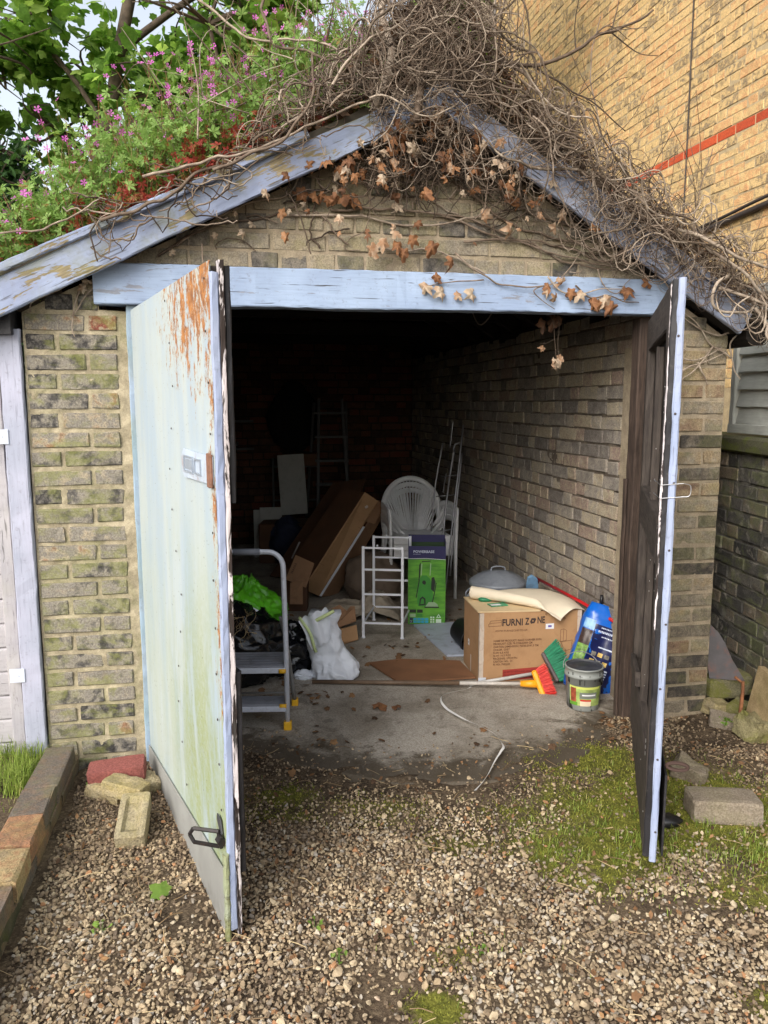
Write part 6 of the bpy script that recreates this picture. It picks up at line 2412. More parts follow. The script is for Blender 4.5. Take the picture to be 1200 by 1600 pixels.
# ---------------------------------------------------------------- green printed appliance box
def tall_box():
    p = (.163, 5.085, 0)
    rz = math.atan2(-.01, .25)
    t = thing('appliance_box', 'tall green and navy printed box with POWERBASE on it, leaning on the chair stack', 'box', p, rz)
    w_, d_, h_ = .253, .17, .575
    navy = m_plain('navy print', C(36, 34, 84), .5, var=.06)
    green = NT('lawn green print')
    O = green.obj()
    n = green.noise(green.map(O, (1, 1, 5)), 5, 4, .6)
    green = green.done(green.mix(green.rng(n, .35, .65), C(66, 132, 38), C(104, 172, 52)), .5)
    body = box_shell('carton', m_plain('dark green card', C(40, 66, 36), .6, var=.1), t, (w_, d_, h_ - .03), Matrix.Translation((0, 0, 0)), open_top=True)
    # top flaps, slightly open
    m = MB()
    m.box((.0, .004, 0), (w_, .010, .05), Matrix.Translation((0, d_ - .012, h_ - .03)))
    m.box((0, 0, 0), (.004, d_ - .02, .03), Matrix.Translation((0, .004, h_ - .03)))
    m.box((0, 0, 0), (.004, d_ - .02, .03), Matrix.Translation((w_ - .004, .004, h_ - .03)))
    m.build('flap', navy, t)
    F = frame((0, -.0006, 0), (1, 0, 0), (0, 0, 1))
    def patch(pts, mat, name='print', lay=1):
        m = MB()
        m.prism(pts, .0004 * lay, F)
        return m.build(name, mat, t)
    rect = lambda x0, z0, x1, z1: [(x0, z0), (x1, z0), (x1, z1), (x0, z1)]
    patch(rect(0, .006, w_, .455), green, 'green_panel', 1)
    patch(rect(0, .455, w_, h_ - .03), navy, 'navy_panel', 1)
    patch([(0, .458), (.12, .460), (.12, .463), (0, .461)], M_paper, 'white_line', 2)
    patch([(.12, .460), (w_, .452), (w_, .455), (.12, .463)], M_paper, 'white_line', 2)
    g2 = m_plain('machine green', C(58, 138, 48), .5, var=.1, sc=12)
    g3 = m_plain('dark machine print', C(30, 42, 30), .5)
    g4 = m_plain('pale machine print', C(150, 178, 140), .5)
    patch([(.07, .13), (.155, .13), (.17, .16), (.165, .27), (.15, .32), (.125, .345), (.095, .345), (.078, .32), (.068, .27), (.062, .16)], g2, 'machine_print', 3)
    patch([(.10, .285), (.115, .28), (.122, .295), (.115, .31), (.10, .31), (.094, .297)], g3, 'dial_print', 4)
    patch([(.075, .135), (.12, .14), (.118, .185), (.098, .20), (.08, .185)], g3, 'wheel_print', 4)
    patch([(.084, .145), (.11, .148), (.108, .178), (.098, .186), (.088, .176)], g2, 'wheel_print', 5)
    patch([(.115, .125), (.205, .125), (.20, .145), (.18, .16), (.14, .16)], g4, 'head_print', 5)
    patch([(.112, .12), (.21, .12), (.21, .129), (.112, .129)], g3, 'head_print', 6)
    patch([(.155, .25), (.175, .23), (.185, .30), (.175, .335), (.158, .33)], g3, 'grip_print', 5)
    for pts in ([(.078, .42), (.074, .30), (.055, .19)], [(.082, .43), (.078, .33)], [(.19, .295), (.178, .22), (.165, .16)], [(.088, .345), (.092, .425)], [(.148, .345), (.152, .428)], [(.092, .440), (.152, .444)]):
        for (x0, z0), (x1, z1) in zip(pts, pts[1:]):
            dx, dz = x1 - x0, z1 - z0
            l = math.hypot(dx, dz)
            q = .0032
            patch([(x0 - dz / l * q, z0 + dx / l * q), (x0 + dz / l * q, z0 - dx / l * q), (x1 + dz / l * q, z1 - dx / l * q), (x1 - dz / l * q, z1 + dx / l * q)], g3 if pts[0][0] != .088 and pts[0][0] != .148 else g4, 'tube_print', 4)
    for (x0, z0, x1, z1, mt) in ((.012, .085, .055, .108, g3), (.062, .085, .10, .108, g3), (.012, .055, .052, .078, g4), (.062, .055, .098, .078, g2)):
        patch(rect(x0, z0, x1, z1), mt, 'picture_print', 2)
    blue = m_plain('cyan icon print', C(48, 158, 196), .5)
    for i in range(5):
        for j in range(2):
            patch(rect(.012 + i * .026, .014 + j * .019, .034 + i * .026, .030 + j * .019), navy if (i == 0) else blue, 'icon_print', 2)
    wp = m_plain('pale icon print', C(196, 214, 196), .5)
    for i, (x, z) in enumerate([(.152, .016), (.152, .032), (.152, .048), (.168, .016), (.168, .032), (.168, .048)]):
        patch(rect(x, z, x + .011, z + .011), wp, 'icon_print', 2)
    patch(rect(.19, .014, .226, .042), wp, 'icon_print', 2)
    patch([(.192, .052), (.224, .052), (.208, .078)], wp, 'icon_print', 2)
    patch([(.2, .056), (.216, .056), (.208, .070)], g2, 'icon_print', 3)
    T = lambda x, z: F @ Matrix.Translation((x, z, .0014))
    wt = m_plain('silver print', C(196, 204, 224), .5)
    text('POWERBASE', .0235, wt, t, T(.034, .500), bold=.0006, sx=1.06)
    text('900W ELECTRIC', .007, wt, t, T(.034, .488))
    text('3', .02, wt, t, T(.016, .016))
tall_box()

# ---------------------------------------------------------------- dustbin
def dustbin():
    t = thing('dustbin', 'galvanised metal dustbin with a ribbed lid behind the printed carton', 'dustbin', (.745, 4.92, 0), 0)
    gm = m_plain('galvanised steel', C(140, 146, 156), .45, .15, .12, 9, dirt=.3, dirtc=C(80, 80, 82))
    m = MB()
    pr = [(.0, .0), (.15, .0)]
    for i in range(13):
        z = .02 + i * .024
        pr.append((.152 + z * .05 + (.004 if i % 3 == 1 else 0), z))
    m.lathe(pr, 40)
    m.build('bin_body', gm, t, smooth=True)
    m = MB()
    m.lathe([(.178, .315), (.186, .32), (.186, .348), (.182, .352), (.172, .352), (.168, .362), (.150, .368), (.142, .380), (.120, .386), (.112, .396), (.08, .402), (.07, .410), (.0, .414)], 44)
    m.build('lid', gm, t, smooth=True)
    m = MB()
    m.tube(spline([(-.045, 0, .405), (-.04, 0, .435), (0, 0, .442), (.04, 0, .435), (.045, 0, .405)], 14), .005, 6)
    m.build('lid_handle', gm, t, smooth=True)
    for sx in (-1, 1):
        m = MB()
        m.tube(spline([(sx * .17, -.04, .29), (sx * .20, -.05, .26), (sx * .205, .0, .24), (sx * .20, .05, .26), (sx * .17, .04, .29)], 14), .006, 6)
        m.build('side_handle', gm, t, smooth=True)
    # black pot lying by it
    m = MB()
    m.lathe([(.0, .0), (.075, .0), (.095, .14), (.10, .14), (.10, .155), (.092, .155), (.072, .01), (0, .01)], 28)
    o = m.build('plant_pot', m_plain('black plastic pot', C(26, 28, 32), .5), None, smooth=True)
    o.location = (.475, 4.66, .10)
    o.rotation_euler = (radians(100), radians(0), radians(30))
    tag(o, 'round black plastic pot lying between the green box and the carton', 'plant pot')
dustbin()

# ---------------------------------------------------------------- the big brown carton and what lies on it
def carton():
    p = Vector((.512, 3.975, 0.004))
    rz = radians(8)
    t = thing('furniture_carton', 'large brown carton printed FURNI ZONE standing by the right inner wall', 'carton', tuple(p), rz)
    w_, d_, h_ = .565, .345, .385
    box_shell('carton', M_card, t, (w_, d_, h_), Matrix.Identity(4))
    tp = MB()
    X = np.linspace(-.014, .014, 4)
    def strip(p0, p1, n, w2=.020, amp=.004, seed=0):
        P0, P1 = np.array(p0), np.array(p1)
        k = np.linspace(0, 1, 26)[:, None, None]
        s_ = np.linspace(-1, 1, 5)[None, :, None]
        P = P0 + (P1 - P0) * k + np.array(n)[None, None] * s_ * w2
        return P
    # tape folded round the near left corner, wrinkled
    for seed, (a, b, n1, n2) in enumerate([((0, 0, 0.0), (0, 0, h_), (1, 0, 0), (0, 1, 0)), ((w_, 0, 0.0), (w_, 0, h_), (-1, 0, 0), (0, 1, 0))]):
        k = np.linspace(0, 1, 40)
        rowA = np.array(a) + (np.array(b) - np.array(a)) * k[:, None]
        wob = .004 * (fbm(np.stack([k * 9 + seed, 0 * k, 0 * k], -1), 2, 3, seed) - .5)
        P = np.stack([rowA + np.array(n1) * (.022 + wob[:, None]) + np.array([0, -.0012, 0]), rowA + np.array([-.0015 if n1[0] > 0 else .0015, -.0015, 0]), rowA + np.array(n2) * (.02 + wob[:, None]) + np.array([-.0012 if n1[0] > 0 else .0012, 0, 0])], 1)
        tp.grid(P)
    tp.build('tape', M_tape, t)
    m = MB()
    P = [(0, 0, 0), (.03, 0, .0), (.045, 0, -.0)]
    m.box((-.004, -.006, 0.0), (.035, -.0015, .03), bev=.002, jit=.002)
    m.build('torn_tape', M_whitebag, t)
    F = frame((0, -.0008, 0), (1, 0, 0), (0, 0, 1))
    q_ = .565 / 733
    T = lambda x, z: F @ Matrix.Translation(((x - 232) * q_, (955 - z) * .385 / 480, .0002))
    X_ = lambda x, z: ((x - 232) * q_, (955 - z) * .385 / 480)
    def patch(pts, mat, name='print', lay=1):
        m = MB()
        m.prism(pts, .0004 * lay, F)
        return m.build(name, mat, t)
    text('FURNI', .052, M_ink, t, T(388, 566), bold=.0014, fit=147 * q_)
    text('Z', .052, M_ink, t, T(556, 563), bold=.0014, fit=30 * q_)
    text('NE', .052, M_ink, t, T(642, 557), bold=.0014, fit=54 * q_)
    patch([X_(*p) for p in ((590, 545), (600, 522), (622, 520), (604, 540), (612, 546), (598, 562))], M_ink, 'letter_print', 1)
    patch([X_(*p) for p in ((634, 530), (622, 556), (600, 558), (618, 540), (610, 533), (626, 518))], M_ink, 'letter_print', 1)
    text('®', .018, M_inklt, t, T(698, 505))
    text('WWW.FURNIZONE.CO.UK', .0145, M_inklt, t, T(340, 607), fit=235 * q_)
    for i, (s_, w2) in enumerate([('NAME OF PRODUCT: ISAAC CORNER SOFA', 348), ('PRODUCT SIZE: 78.5X40.5X69 CM', 280), ('CARTON DIMENSION: 76X43.5X41.5 CM', 325), ('COLOR: GREY', 118), ('N.W: 6.5 KGS', 112), ('G.W: 10.5 KGS', 125), ('PACKING: 1PC/CTN', 172), ('CARTON NO.: 1/1', 138), ('PI NO: 7052233', 122)]):
        text(s_, .0150, M_inklt, t, T(330, 676 + i * 20.4), fit=w2 * q_, bold=.0003)
    patch([X_(*p) for p in ((400, 946), (690, 942), (690, 862), (400, 872))], M_redink, 'red_panel', 1)
    dr = m_plain('dark red print', C(112, 34, 32), .7)
    for i in range(3):
        text('DO NOT CUT WITH A KNIFE  HANDLE WITH CARE', .0125, dr, t, T(408, 893 + i * 21) @ Matrix.Translation((0, 0, .0006)), fit=270 * q_)
    patch([X_(*p) for p in ((705, 600), (765, 600), (765, 562), (705, 564))], M_paper, 'sticker', 2)
    patch([X_(*p) for p in ((722, 588), (748, 588), (748, 574), (722, 574))], M_violet, 'sticker_print', 3)
    def lines(pl, q=.0011):
        for a, b in zip(pl, pl[1:]):
            a, b = X_(*a), X_(*b)
            dx, dz = b[0] - a[0], b[1] - a[1]
            l = math.hypot(dx, dz)
            patch([(a[0] - dz / l * q, a[1] + dx / l * q), (a[0] + dz / l * q, a[1] - dx / l * q), (b[0] + dz / l * q, b[1] - dx / l * q), (b[0] - dz / l * q, b[1] + dx / l * q)], M_inklt, 'line_print', 1)
    lines([(383, 566), (295, 568), (292, 552), (318, 545), (385, 543)])
    lines([(300, 548), (306, 530), (384, 527), (384, 566)])
    lines([(815, 610), (838, 604), (860, 616), (860, 684), (815, 692), (815, 610)])
    lines([(838, 604), (836, 688)])
    lines([(820, 695), (903, 684), (895, 748), (812, 768), (838, 735), (820, 695)])
    lines([(812, 768), (860, 775), (856, 745)])
    lines([(838, 520), (828, 534), (850, 534), (838, 520), (838, 545)])
    # marks on the side face
    Fs = frame((-.0008, d_, 0), (0, -1, 0), (0, 0, 1))
    m = MB()
    m.prism([(.10, .14), (.13, .14), (.13, .175), (.10, .175)], .0004, Fs)
    m.build('sticker', M_paper, t)
    text('+', .02, M_ink, t, Fs @ Matrix.Translation((.107, .148, .0008)))
    m = MB()
    m.prism([(.155, .004), (.175, .004), (.175, .10), (.155, .10)], .0004, Fs)
    m.build('tape_patch', M_tape, t)
    Rz = Matrix.Rotation(rz, 4, 'Z')
    B = Matrix.Translation(p) @ Rz
    # thin board on the carton
    m = MB()
    m.prism([(.0, .01), (.34, -.01), (.40, .10), (.25, .30), (.0, .33)], .007, B @ Matrix.Translation((-.01, .0, h_ + .001)))
    o = m.build('thin_board', m_plain('pale ply', C(208, 184, 144), .7, var=.05, sc=5), None)
    tag(o, 'thin pale board lying on top of the printed carton', 'board')
    # beige lining sheet: a curl runs diagonally from the back left to the front right corner
    n1, n2 = 64, 50
    S1, S2 = np.meshgrid(np.linspace(0, 1, n1), np.linspace(0, 1, n2), indexing='ij')
    ax_ = spline([(.02, .27, .398), (.14, .19, .400), (.29, .06, .398), (.37, -.02, .388), (.43, -.055, .352)], n1)
    fx = spline([(.13, .34, .412), (.30, .345, .425), (.47, .32, .42), (.56, .18, .405), (.585, .0, .378)], n1)
    d_a = np.gradient(ax_, axis=0)
    d_a /= np.linalg.norm(d_a, axis=1)[:, None]
    nn_ = np.stack([d_a[:, 1], -d_a[:, 0], 0 * d_a[:, 0]], -1)
    nn_ = np.where((nn_[:, 1:2] > 0), -nn_, nn_)
    k = np.clip((S2 - .4) / .6, 0, 1)
    flatP = ax_[:, None] * (1 - k[..., None]) + fx[:, None] * k[..., None]
    flatP[..., 2] += .022 * np.sin(pi * k) * (.4 + S1)
    Rr = .036 * (1 - .55 * S1)
    ph = np.clip((.4 - S2) / .4, 0, 1) * (1.5 * pi) * (1 - .72 * sstep(.25, 1, S1))
    curl = ax_[:, None] + nn_[:, None] * (Rr * np.sin(ph))[..., None]
    curl[..., 2] += Rr * (1 - np.cos(ph)) * (1 - 1.6 * sstep(.55, .95, S1))
    Pl = np.where((S2 > .4)[..., None], flatP, curl)
    Pl[..., 2] += .005 * (fbm(np.stack([S1 * 6, S2 * 6, 0 * S1], -1), 1, 2, 3) - .5)
    Pw = Pl @ np.array(B.to_3x3()).T + np.array(B.translation)
    m = MB()
    m.grid(Pw)
    o = m.build('lining_paper', m_plain('beige lining sheet', C(216, 204, 182), .8, var=.05, sc=6, bump=.2), None, smooth=True)
    so_ = o.modifiers.new('thickness', 'SOLIDIFY')
    so_.thickness = .0025
    tag(o, 'beige lining sheet curled along its near edge over the printed carton', 'lining sheet')
    # small green items
    gr = m_plain('dark green plastic', C(28, 112, 76), .4, var=.1)
    o = pouch((0, 0, .012), (.040, .022, .016), gr, 'green_cap', amp=.1, sc=3, seed=2, n=16, m=24)
    o.location = B @ Vector((.085, .21, h_ + .008))
    tag(o, 'dark green rounded plastic cap on the thin board', 'plastic cap')
    o = thing('seed_packet', 'small green seed packet lying on the thin board', 'packet', tuple(B @ Vector((.13, .12, h_ + .009))), rz + .15)
    m = MB()
    m.box((-.05, -.03, 0), (.05, .03, .006), bev=.001)
    m.build('packet_body', m_plain('green packet', C(62, 134, 96), .5, var=.4, sc=30), o)
    m = MB()
    m.box((-.045, -.025, .0065), (.01, .0, .0072))
    m.build('white_label', M_paper, o)
carton()

# ---------------------------------------------------------------- long handled tools
def tools():
    # red handled tool with pale blue head lying along the wall
    t = thing('long_handled_mop', 'pale blue mop head with long red handle lying along the side wall', 'mop', (.95, 4.58, .30), 0)
    off = np.array((.95, 4.58, .30))
    m = MB()
    m.tube(np.array([(.935, 4.60, .435), (1.08, 4.13, .415), (1.225, 3.70, .375)]) - off, .0095, 8)
    m.build('handle', m_plain('glossy red tube', C(176, 28, 34), .3), t, smooth=True)
    m = MB()
    M = frame((-.085, .0, .015), (.85, .3, .25), (0, -.2, 1))
    m.prism([(0, -.02), (.085, -.02), (.085, .12), (.06, .145), (.03, .14), (.015, .09)], .022, M)
    m.build('head', m_plain('pale blue plastic', C(112, 150, 184), .5, dirt=.4), t)
    m = MB()
    m.lathe([(.0, -.02), (.018, -.02), (.018, .02), (0, .02)], 12, M=frame((-.015, .045, .115), (1, 0, 0), (0, 0, 1)))
    m.build('socket', m_plain('dark red socket', C(120, 22, 28), .4), t, smooth=True)
    # brown/white broom with yellow and red head
    t = thing('broom', 'broom with brown and white handle and a yellow and red head, lying before the carton', 'broom', (.80, 3.865, 0), 0)
    o_ = np.array((.80, 3.865, 0))
    m = MB()
    P0, P1, Pm = np.array((-.385, 3.965, .014)), np.array((.735, 3.868, .040)), None
    Pm = P0 + (P1 - P0) * .70
    m.tube(np.array([P0, Pm]) - o_, .0115, 10)
    m.build('handle', m_plain('brown sleeve', C(112, 92, 74), .6, dirt=.3), t, smooth=True)
    m = MB()
    m.tube(np.array([Pm, P1]) - o_, .0095, 10)
    m.build('handle_tube', m_plain('white tube', C(206, 200, 192), .4, dirt=.3), t, smooth=True)
    dirv = (P1 - P0) / np.linalg.norm(P1 - P0)
    yl = m_plain('orange yellow plastic', C(238, 164, 28), .4, var=.05)
    m = MB()
    m.tube(np.array([P1 - dirv * .02, P1 + dirv * .03, P1 + dirv * .075]) - o_, [.015, .020, .022], 10)
    m.build('socket', yl, t, smooth=True)
    # head block: runs steeply across the handle
    hM = frame(Vector(P1 - o_) + Vector((.075, -.005, .01)), (.32, -.35, -.88), (1, 0, .3))
    m = MB()
    m.box((-.065, -.018, -.022), (.075, .010, .022), hM, bev=.007)
    m.build('head_block', yl, t)
    bristles(t, hM, -.065, .075, .010, .055, m_leaf('red bristle', [(0.0, C(196, 40, 40)), (1.0, C(232, 84, 72))], 0.0), 600, 71, splay=.25)
    # white pole with green broom head
    t = thing('broom', 'green bristled broom head on a white pole, standing on edge beside the paint bucket', 'broom', (.88, 4.0, 0), 0)
    o_ = np.array((.88, 4.0, 0))
    Q0, Q1 = np.array((.455, 3.93, .012)), np.array((.865, 4.005, .055))
    m = MB()
    m.tube(np.array([Q0, Q1]) - o_, .0095, 10)
    m.build('handle', m_plain('white pole', C(200, 198, 194), .4, dirt=.3), t, smooth=True)
    m = MB()
    d2 = (Q1 - Q0) / np.linalg.norm(Q1 - Q0)
    m.tube(np.array([Q1 - d2 * .03, Q1 + d2 * .02]) - o_, .013, 10)
    m.build('socket', m_plain('grey socket', C(130, 140, 156), .5), t, smooth=True)
    hM = frame(Vector(Q1 - o_) + Vector((.03, -.02, .035)), (.42, -.42, -.80), (.9, .1, .45))
    m = MB()
    m.box((-.085, -.012, -.022), (.085, .008, .022), hM, bev=.006)
    m.build('head_block', m_plain('grey red block', C(96, 84, 84), .6, dirt=.5), t)
    bristles(t, hM, -.088, .088, .008, .090, m_leaf('green bristle', [(0.0, C(14, 92, 66)), (1.0, C(34, 142, 100))], 0.0), 1100, 72, splay=.32)

def bristles(t, M, x0, x1, y0, ln, mat, n, seed, splay=.2):
    r = np.random.default_rng(seed)
    m = MB()
    R = np.array(M.to_3x3())
    T_ = np.array(M.translation)
    for i in range(n):
        x = r.uniform(x0, x1)
        z = r.uniform(-.02, .02)
        fx = (x - (x0 + x1) / 2) / (x1 - x0) * 2
        d = np.array([fx * splay + r.normal(0, .05), 1, z / .02 * .35 + r.normal(0, .06)])
        L = ln * r.uniform(.85, 1.05)
        p = np.array([x, y0, z])
        P = np.array([p, p + d * L * .55, p + d * L + r.normal(0, .002, 3)])
        m.tube(P @ R.T + T_, .0011, 3, tint=float(r.uniform(.01, 1)), cap=False)
    m.build('bristles', mat, t, kind='stuff')
tools()

# ---------------------------------------------------------------- paint bucket and blue bag
def bucket():
    t = thing('paint_bucket', 'grey paint bucket with dark lid, paint drips and a picture label, on the concrete', 'bucket', (.99, 3.66, .003), radians(12))
    gb = NT('grey bucket plastic')
    O = gb.obj()
    n = gb.noise(gb.map(O, (5, 5, 1.1)), 6, 4, .6, .3)
    x, y, z = gb.sep(O)
    col = gb.mix(gb.rng(gb.noise(O, 9, 3, .5), .3, .7), C(132, 136, 134), C(150, 154, 150))
    low = gb.rng(z, .12, .0, 0, .16)
    col = gb.mix(gb.rng(gb.math('ADD', n, low), .70, .73), col, C(24, 26, 28))
    gb = gb.done(col, .45)
    m = MB()
    m.lathe([(.0, .0), (.074, .0), (.078, .006), (.089, .165), (.094, .166), (.094, .178), (.090, .180), (.090, .205), (.094, .206), (.094, .213), (.088, .213)], 44)
    m.build('bucket_body', gb, t, smooth=True)
    m = MB()
    m.lathe([(.088, .213), (.088, .206), (.082, .204), (.03, .203), (.028, .206), (.0, .206)], 44)
    m.build('lid', m_plain('dark grey lid', C(56, 58, 64), .5, dirt=.4, dirtc=C(90, 90, 92), sc=14), t, smooth=True)
    m = MB()
    a = np.linspace(0, pi, 22)
    m.tube(np.stack([.094 * np.cos(a), .03 + .045 * np.sin(a), .195 + .062 * np.sin(a)], -1), .0022, 6)
    m.build('wire_handle', M_alud, t, smooth=True)
    # label wrapped round the front
    def wrap(a0, a1, z0, z1, mat, name, off=.0012, n=12):
        A, Z = np.meshgrid(np.radians(np.linspace(a0, a1, n)), np.linspace(z0, z1, 4), indexing='ij')
        R = .078 + (.089 - .078) * (Z - .006) / .159 + off
        mm = MB()
        mm.grid(np.stack([R * np.cos(A), R * np.sin(A), Z], -1))
        return mm.build(name, mat, t, smooth=True)
    wrap(-165, -52, .030, .128, m_plain('label green', C(150, 170, 96), .5, var=.4, sc=22), 'label')
    wrap(-160, -140, .045, .12, m_plain('label brown', C(150, 74, 50), .5, var=.4, sc=30), 'label_picture', .0018)
    wrap(-128, -70, .068, .100, m_plain('label grey', C(112, 118, 112), .5), 'label_band', .0018)
    wrap(-120, -75, .083, .090, M_paper, 'label_line', .0024)
    wrap(-165, -60, .116, .128, m_plain('label yellow green', C(206, 214, 110), .5), 'label_band', .0018)
    wrap(-126, -90, .030, .062, m_plain('cream badge', C(212, 196, 170), .5), 'badge', .0022)
    wrap(-126, -90, .055, .064, m_plain('red badge', C(188, 44, 40), .5), 'badge', .0028)
    wrap(-165, -135, .030, .048, m_plain('label grass', C(96, 150, 48), .5), 'label_picture', .0022)
    m = MB()
    r = np.random.default_rng(9)
    for k in range(14):
        A = radians(r.uniform(-170, -20))
        z1 = r.uniform(.14, .2)
        L = r.uniform(.01, .05)
        rr_ = lambda z: .078 + (.011) * (z - .006) / .159 + .0015
        m.tube([(rr_(z1) * cos(A), rr_(z1) * sin(A), z1), (rr_(z1 - L) * cos(A), rr_(z1 - L) * sin(A), z1 - L)], r.uniform(.002, .004), 5, flat=.4)
    m.build('paint_drips', m_plain('black paint', C(22, 24, 26), .35), t, smooth=True, kind='stuff')
bucket()

def blue_bag():
    t = thing('lawn_bag', 'tall glossy blue printed bag leaning on the side wall behind the paint bucket', 'bag', (1.09, 3.86, .0), 0)
    # local frame: x across, y depth, z height along the leaning bag
    A = Vector((1.05, 3.87, .0))
    B_ = Vector((1.165, 3.93, .43))
    ez = (B_ - A).normalized()
    M = frame(A - Vector((1.09, 3.86, 0)), (.93, -.12, -.30), ez)
    # M: x across, y up the bag, z towards? make it face the viewer
    if (M.to_3x3() @ Vector((0, 0, 1))).y > 0:
        M = M @ Matrix.Rotation(pi, 4, 'Y')
    H, Wd, D = .46, .265, .075
    n1, n2 = 50, 56
    s1 = np.linspace(0, 1, n1)[:, None]
    a = (np.arange(n2) * 2 * pi / n2)[None, :]
    wprof = Wd / 2 * (1 - .10 * np.abs(2 * s1 - 1) ** 3 - .10 * sstep(.9, 1, s1))
    dprof = D * np.clip(np.sin(pi * (s1 * .94 + .03)), 0, 1) ** .45
    se = lambda q, e: np.sign(q) * np.abs(q) ** e
    X = wprof * se(np.cos(a), .55)
    Zz = dprof * se(np.sin(a), .8)
    Yy = s1 * H + 0 * a
    P = np.stack([X, Yy, Zz], -1)
    n = ridge(P, 11, 3, 12) - .5
    P = P + np.stack([n * .016, n * .012, n * .030], -1)
    bl = m_plain('bag blue', C(18, 92, 184), .28, var=.15, sc=8, spec=.6)
    nv = m_plain('bag navy', C(16, 24, 70), .3, var=.3, sc=10, spec=.6)
    m = MB()
    m.grid(P, closed_u=True)
    m.F.setdefault(n2, []).append(np.array([list(range(n2 - 1, -1, -1)), [(n1 - 1) * n2 + k for k in range(n2)]]))
    m.V = [v @ np.array(M.to_3x3()).T + np.array(M.translation) for v in m.V]
    m.build('bag_film', bl, t, smooth=True)
    def surf(x, y, off=.0025):
        fx = np.clip(np.abs(x) / (np.interp(y / H, s1[:, 0], wprof[:, 0])), 0, .999)
        z = np.interp(y / H, s1[:, 0], dprof[:, 0]) * (1 - fx ** 3.2) ** .45
        p = np.stack([x, y, z], -1)
        nn = ridge(p, 11, 3, 12) - .5
        return p + np.stack([0 * nn, 0 * nn, nn * .026 + off], -1)
    def pt(x0, y0, x1, y1, mat, name, off=.003, sk=0.0, n=14):
        U, V = np.meshgrid(np.linspace(0, 1, n), np.linspace(0, 1, n), indexing='ij')
        x = x0 + (x1 - x0) * U + sk * V
        y = y0 + (y1 - y0) * V
        mm = MB()
        Q = surf(x, y, off)
        mm.grid(Q @ np.array(M.to_3x3()).T + np.array(M.translation))
        return mm.build(name, mat, t, smooth=True)
    wf = m_plain('bag white print', C(190, 200, 222), .4)
    gd = m_plain('bag gold print', C(196, 168, 96), .4, var=.3, sc=40)
    og = m_plain('bag orange flower', C(232, 132, 40), .4, var=.5, sc=60)
    gn = m_plain('bag grass picture', C(104, 140, 62), .4, var=.6, sc=40)
    pt(-.068, .01, .108, .36, nv, 'navy_panel', .003)
    pt(-.122, .07, -.070, .30, gn, 'grass_picture', .004)
    pt(-.122, .24, -.071, .32, m_plain('bag brown picture', C(60, 44, 40), .4, var=.5, sc=30), 'brown_picture', .006)
    pt(-.120, .325, -.068, .375, m_plain('bag sky picture', C(128, 170, 206), .4, var=.2, sc=20), 'sky_picture', .005)
    pt(.078, .17, .120, .23, og, 'flower_picture', .007)
    pt(.068, .22, .120, .26, m_plain('bag cyan', C(60, 156, 208), .4, var=.2), 'cyan_picture', .005)
    for i in range(3):
        for j in range(3):
            pt(-.045 + i * .034, .12 + j * .04, -.020 + i * .034, .142 + j * .04, gd if (i + j) % 2 else m_plain('bag picture', C(120, 116, 110), .4, var=.4, sc=50), 'picture_print', .006, n=5)
    for (x0, x1, y) in ((-.035, .05, .345), (-.045, .065, .322), (-.02, .05, .30)):
        for q in range(int((x1 - x0) / .0085)):
            xx = x0 + q * .0085
            pt(xx, y, xx + .006, y + (.011 if y == .322 else .006), wf, 'letter_print', .006, n=4)
    pt(-.02, .245, .075, .252, wf, 'swoosh_print', .0065, sk=.0, n=8)
    for q in range(7):
        pt(.045, .05 + q * .014, .062, .058 + q * .014, wf, 'letter_print', .006, n=4)
    # tied black top
    m = MB()
    tp = M @ Vector((-.06, H + .005, 0))
    m.tube([tp - ez * .01, tp + ez * .02 + Vector((-.004, 0, 0)), tp + ez * .045 + Vector((-.008, 0, 0))], [.008, .010, .008], 7)
    m.build('clip', m_plain('black clip', C(20, 20, 24), .4), t, smooth=True)
blue_bag()

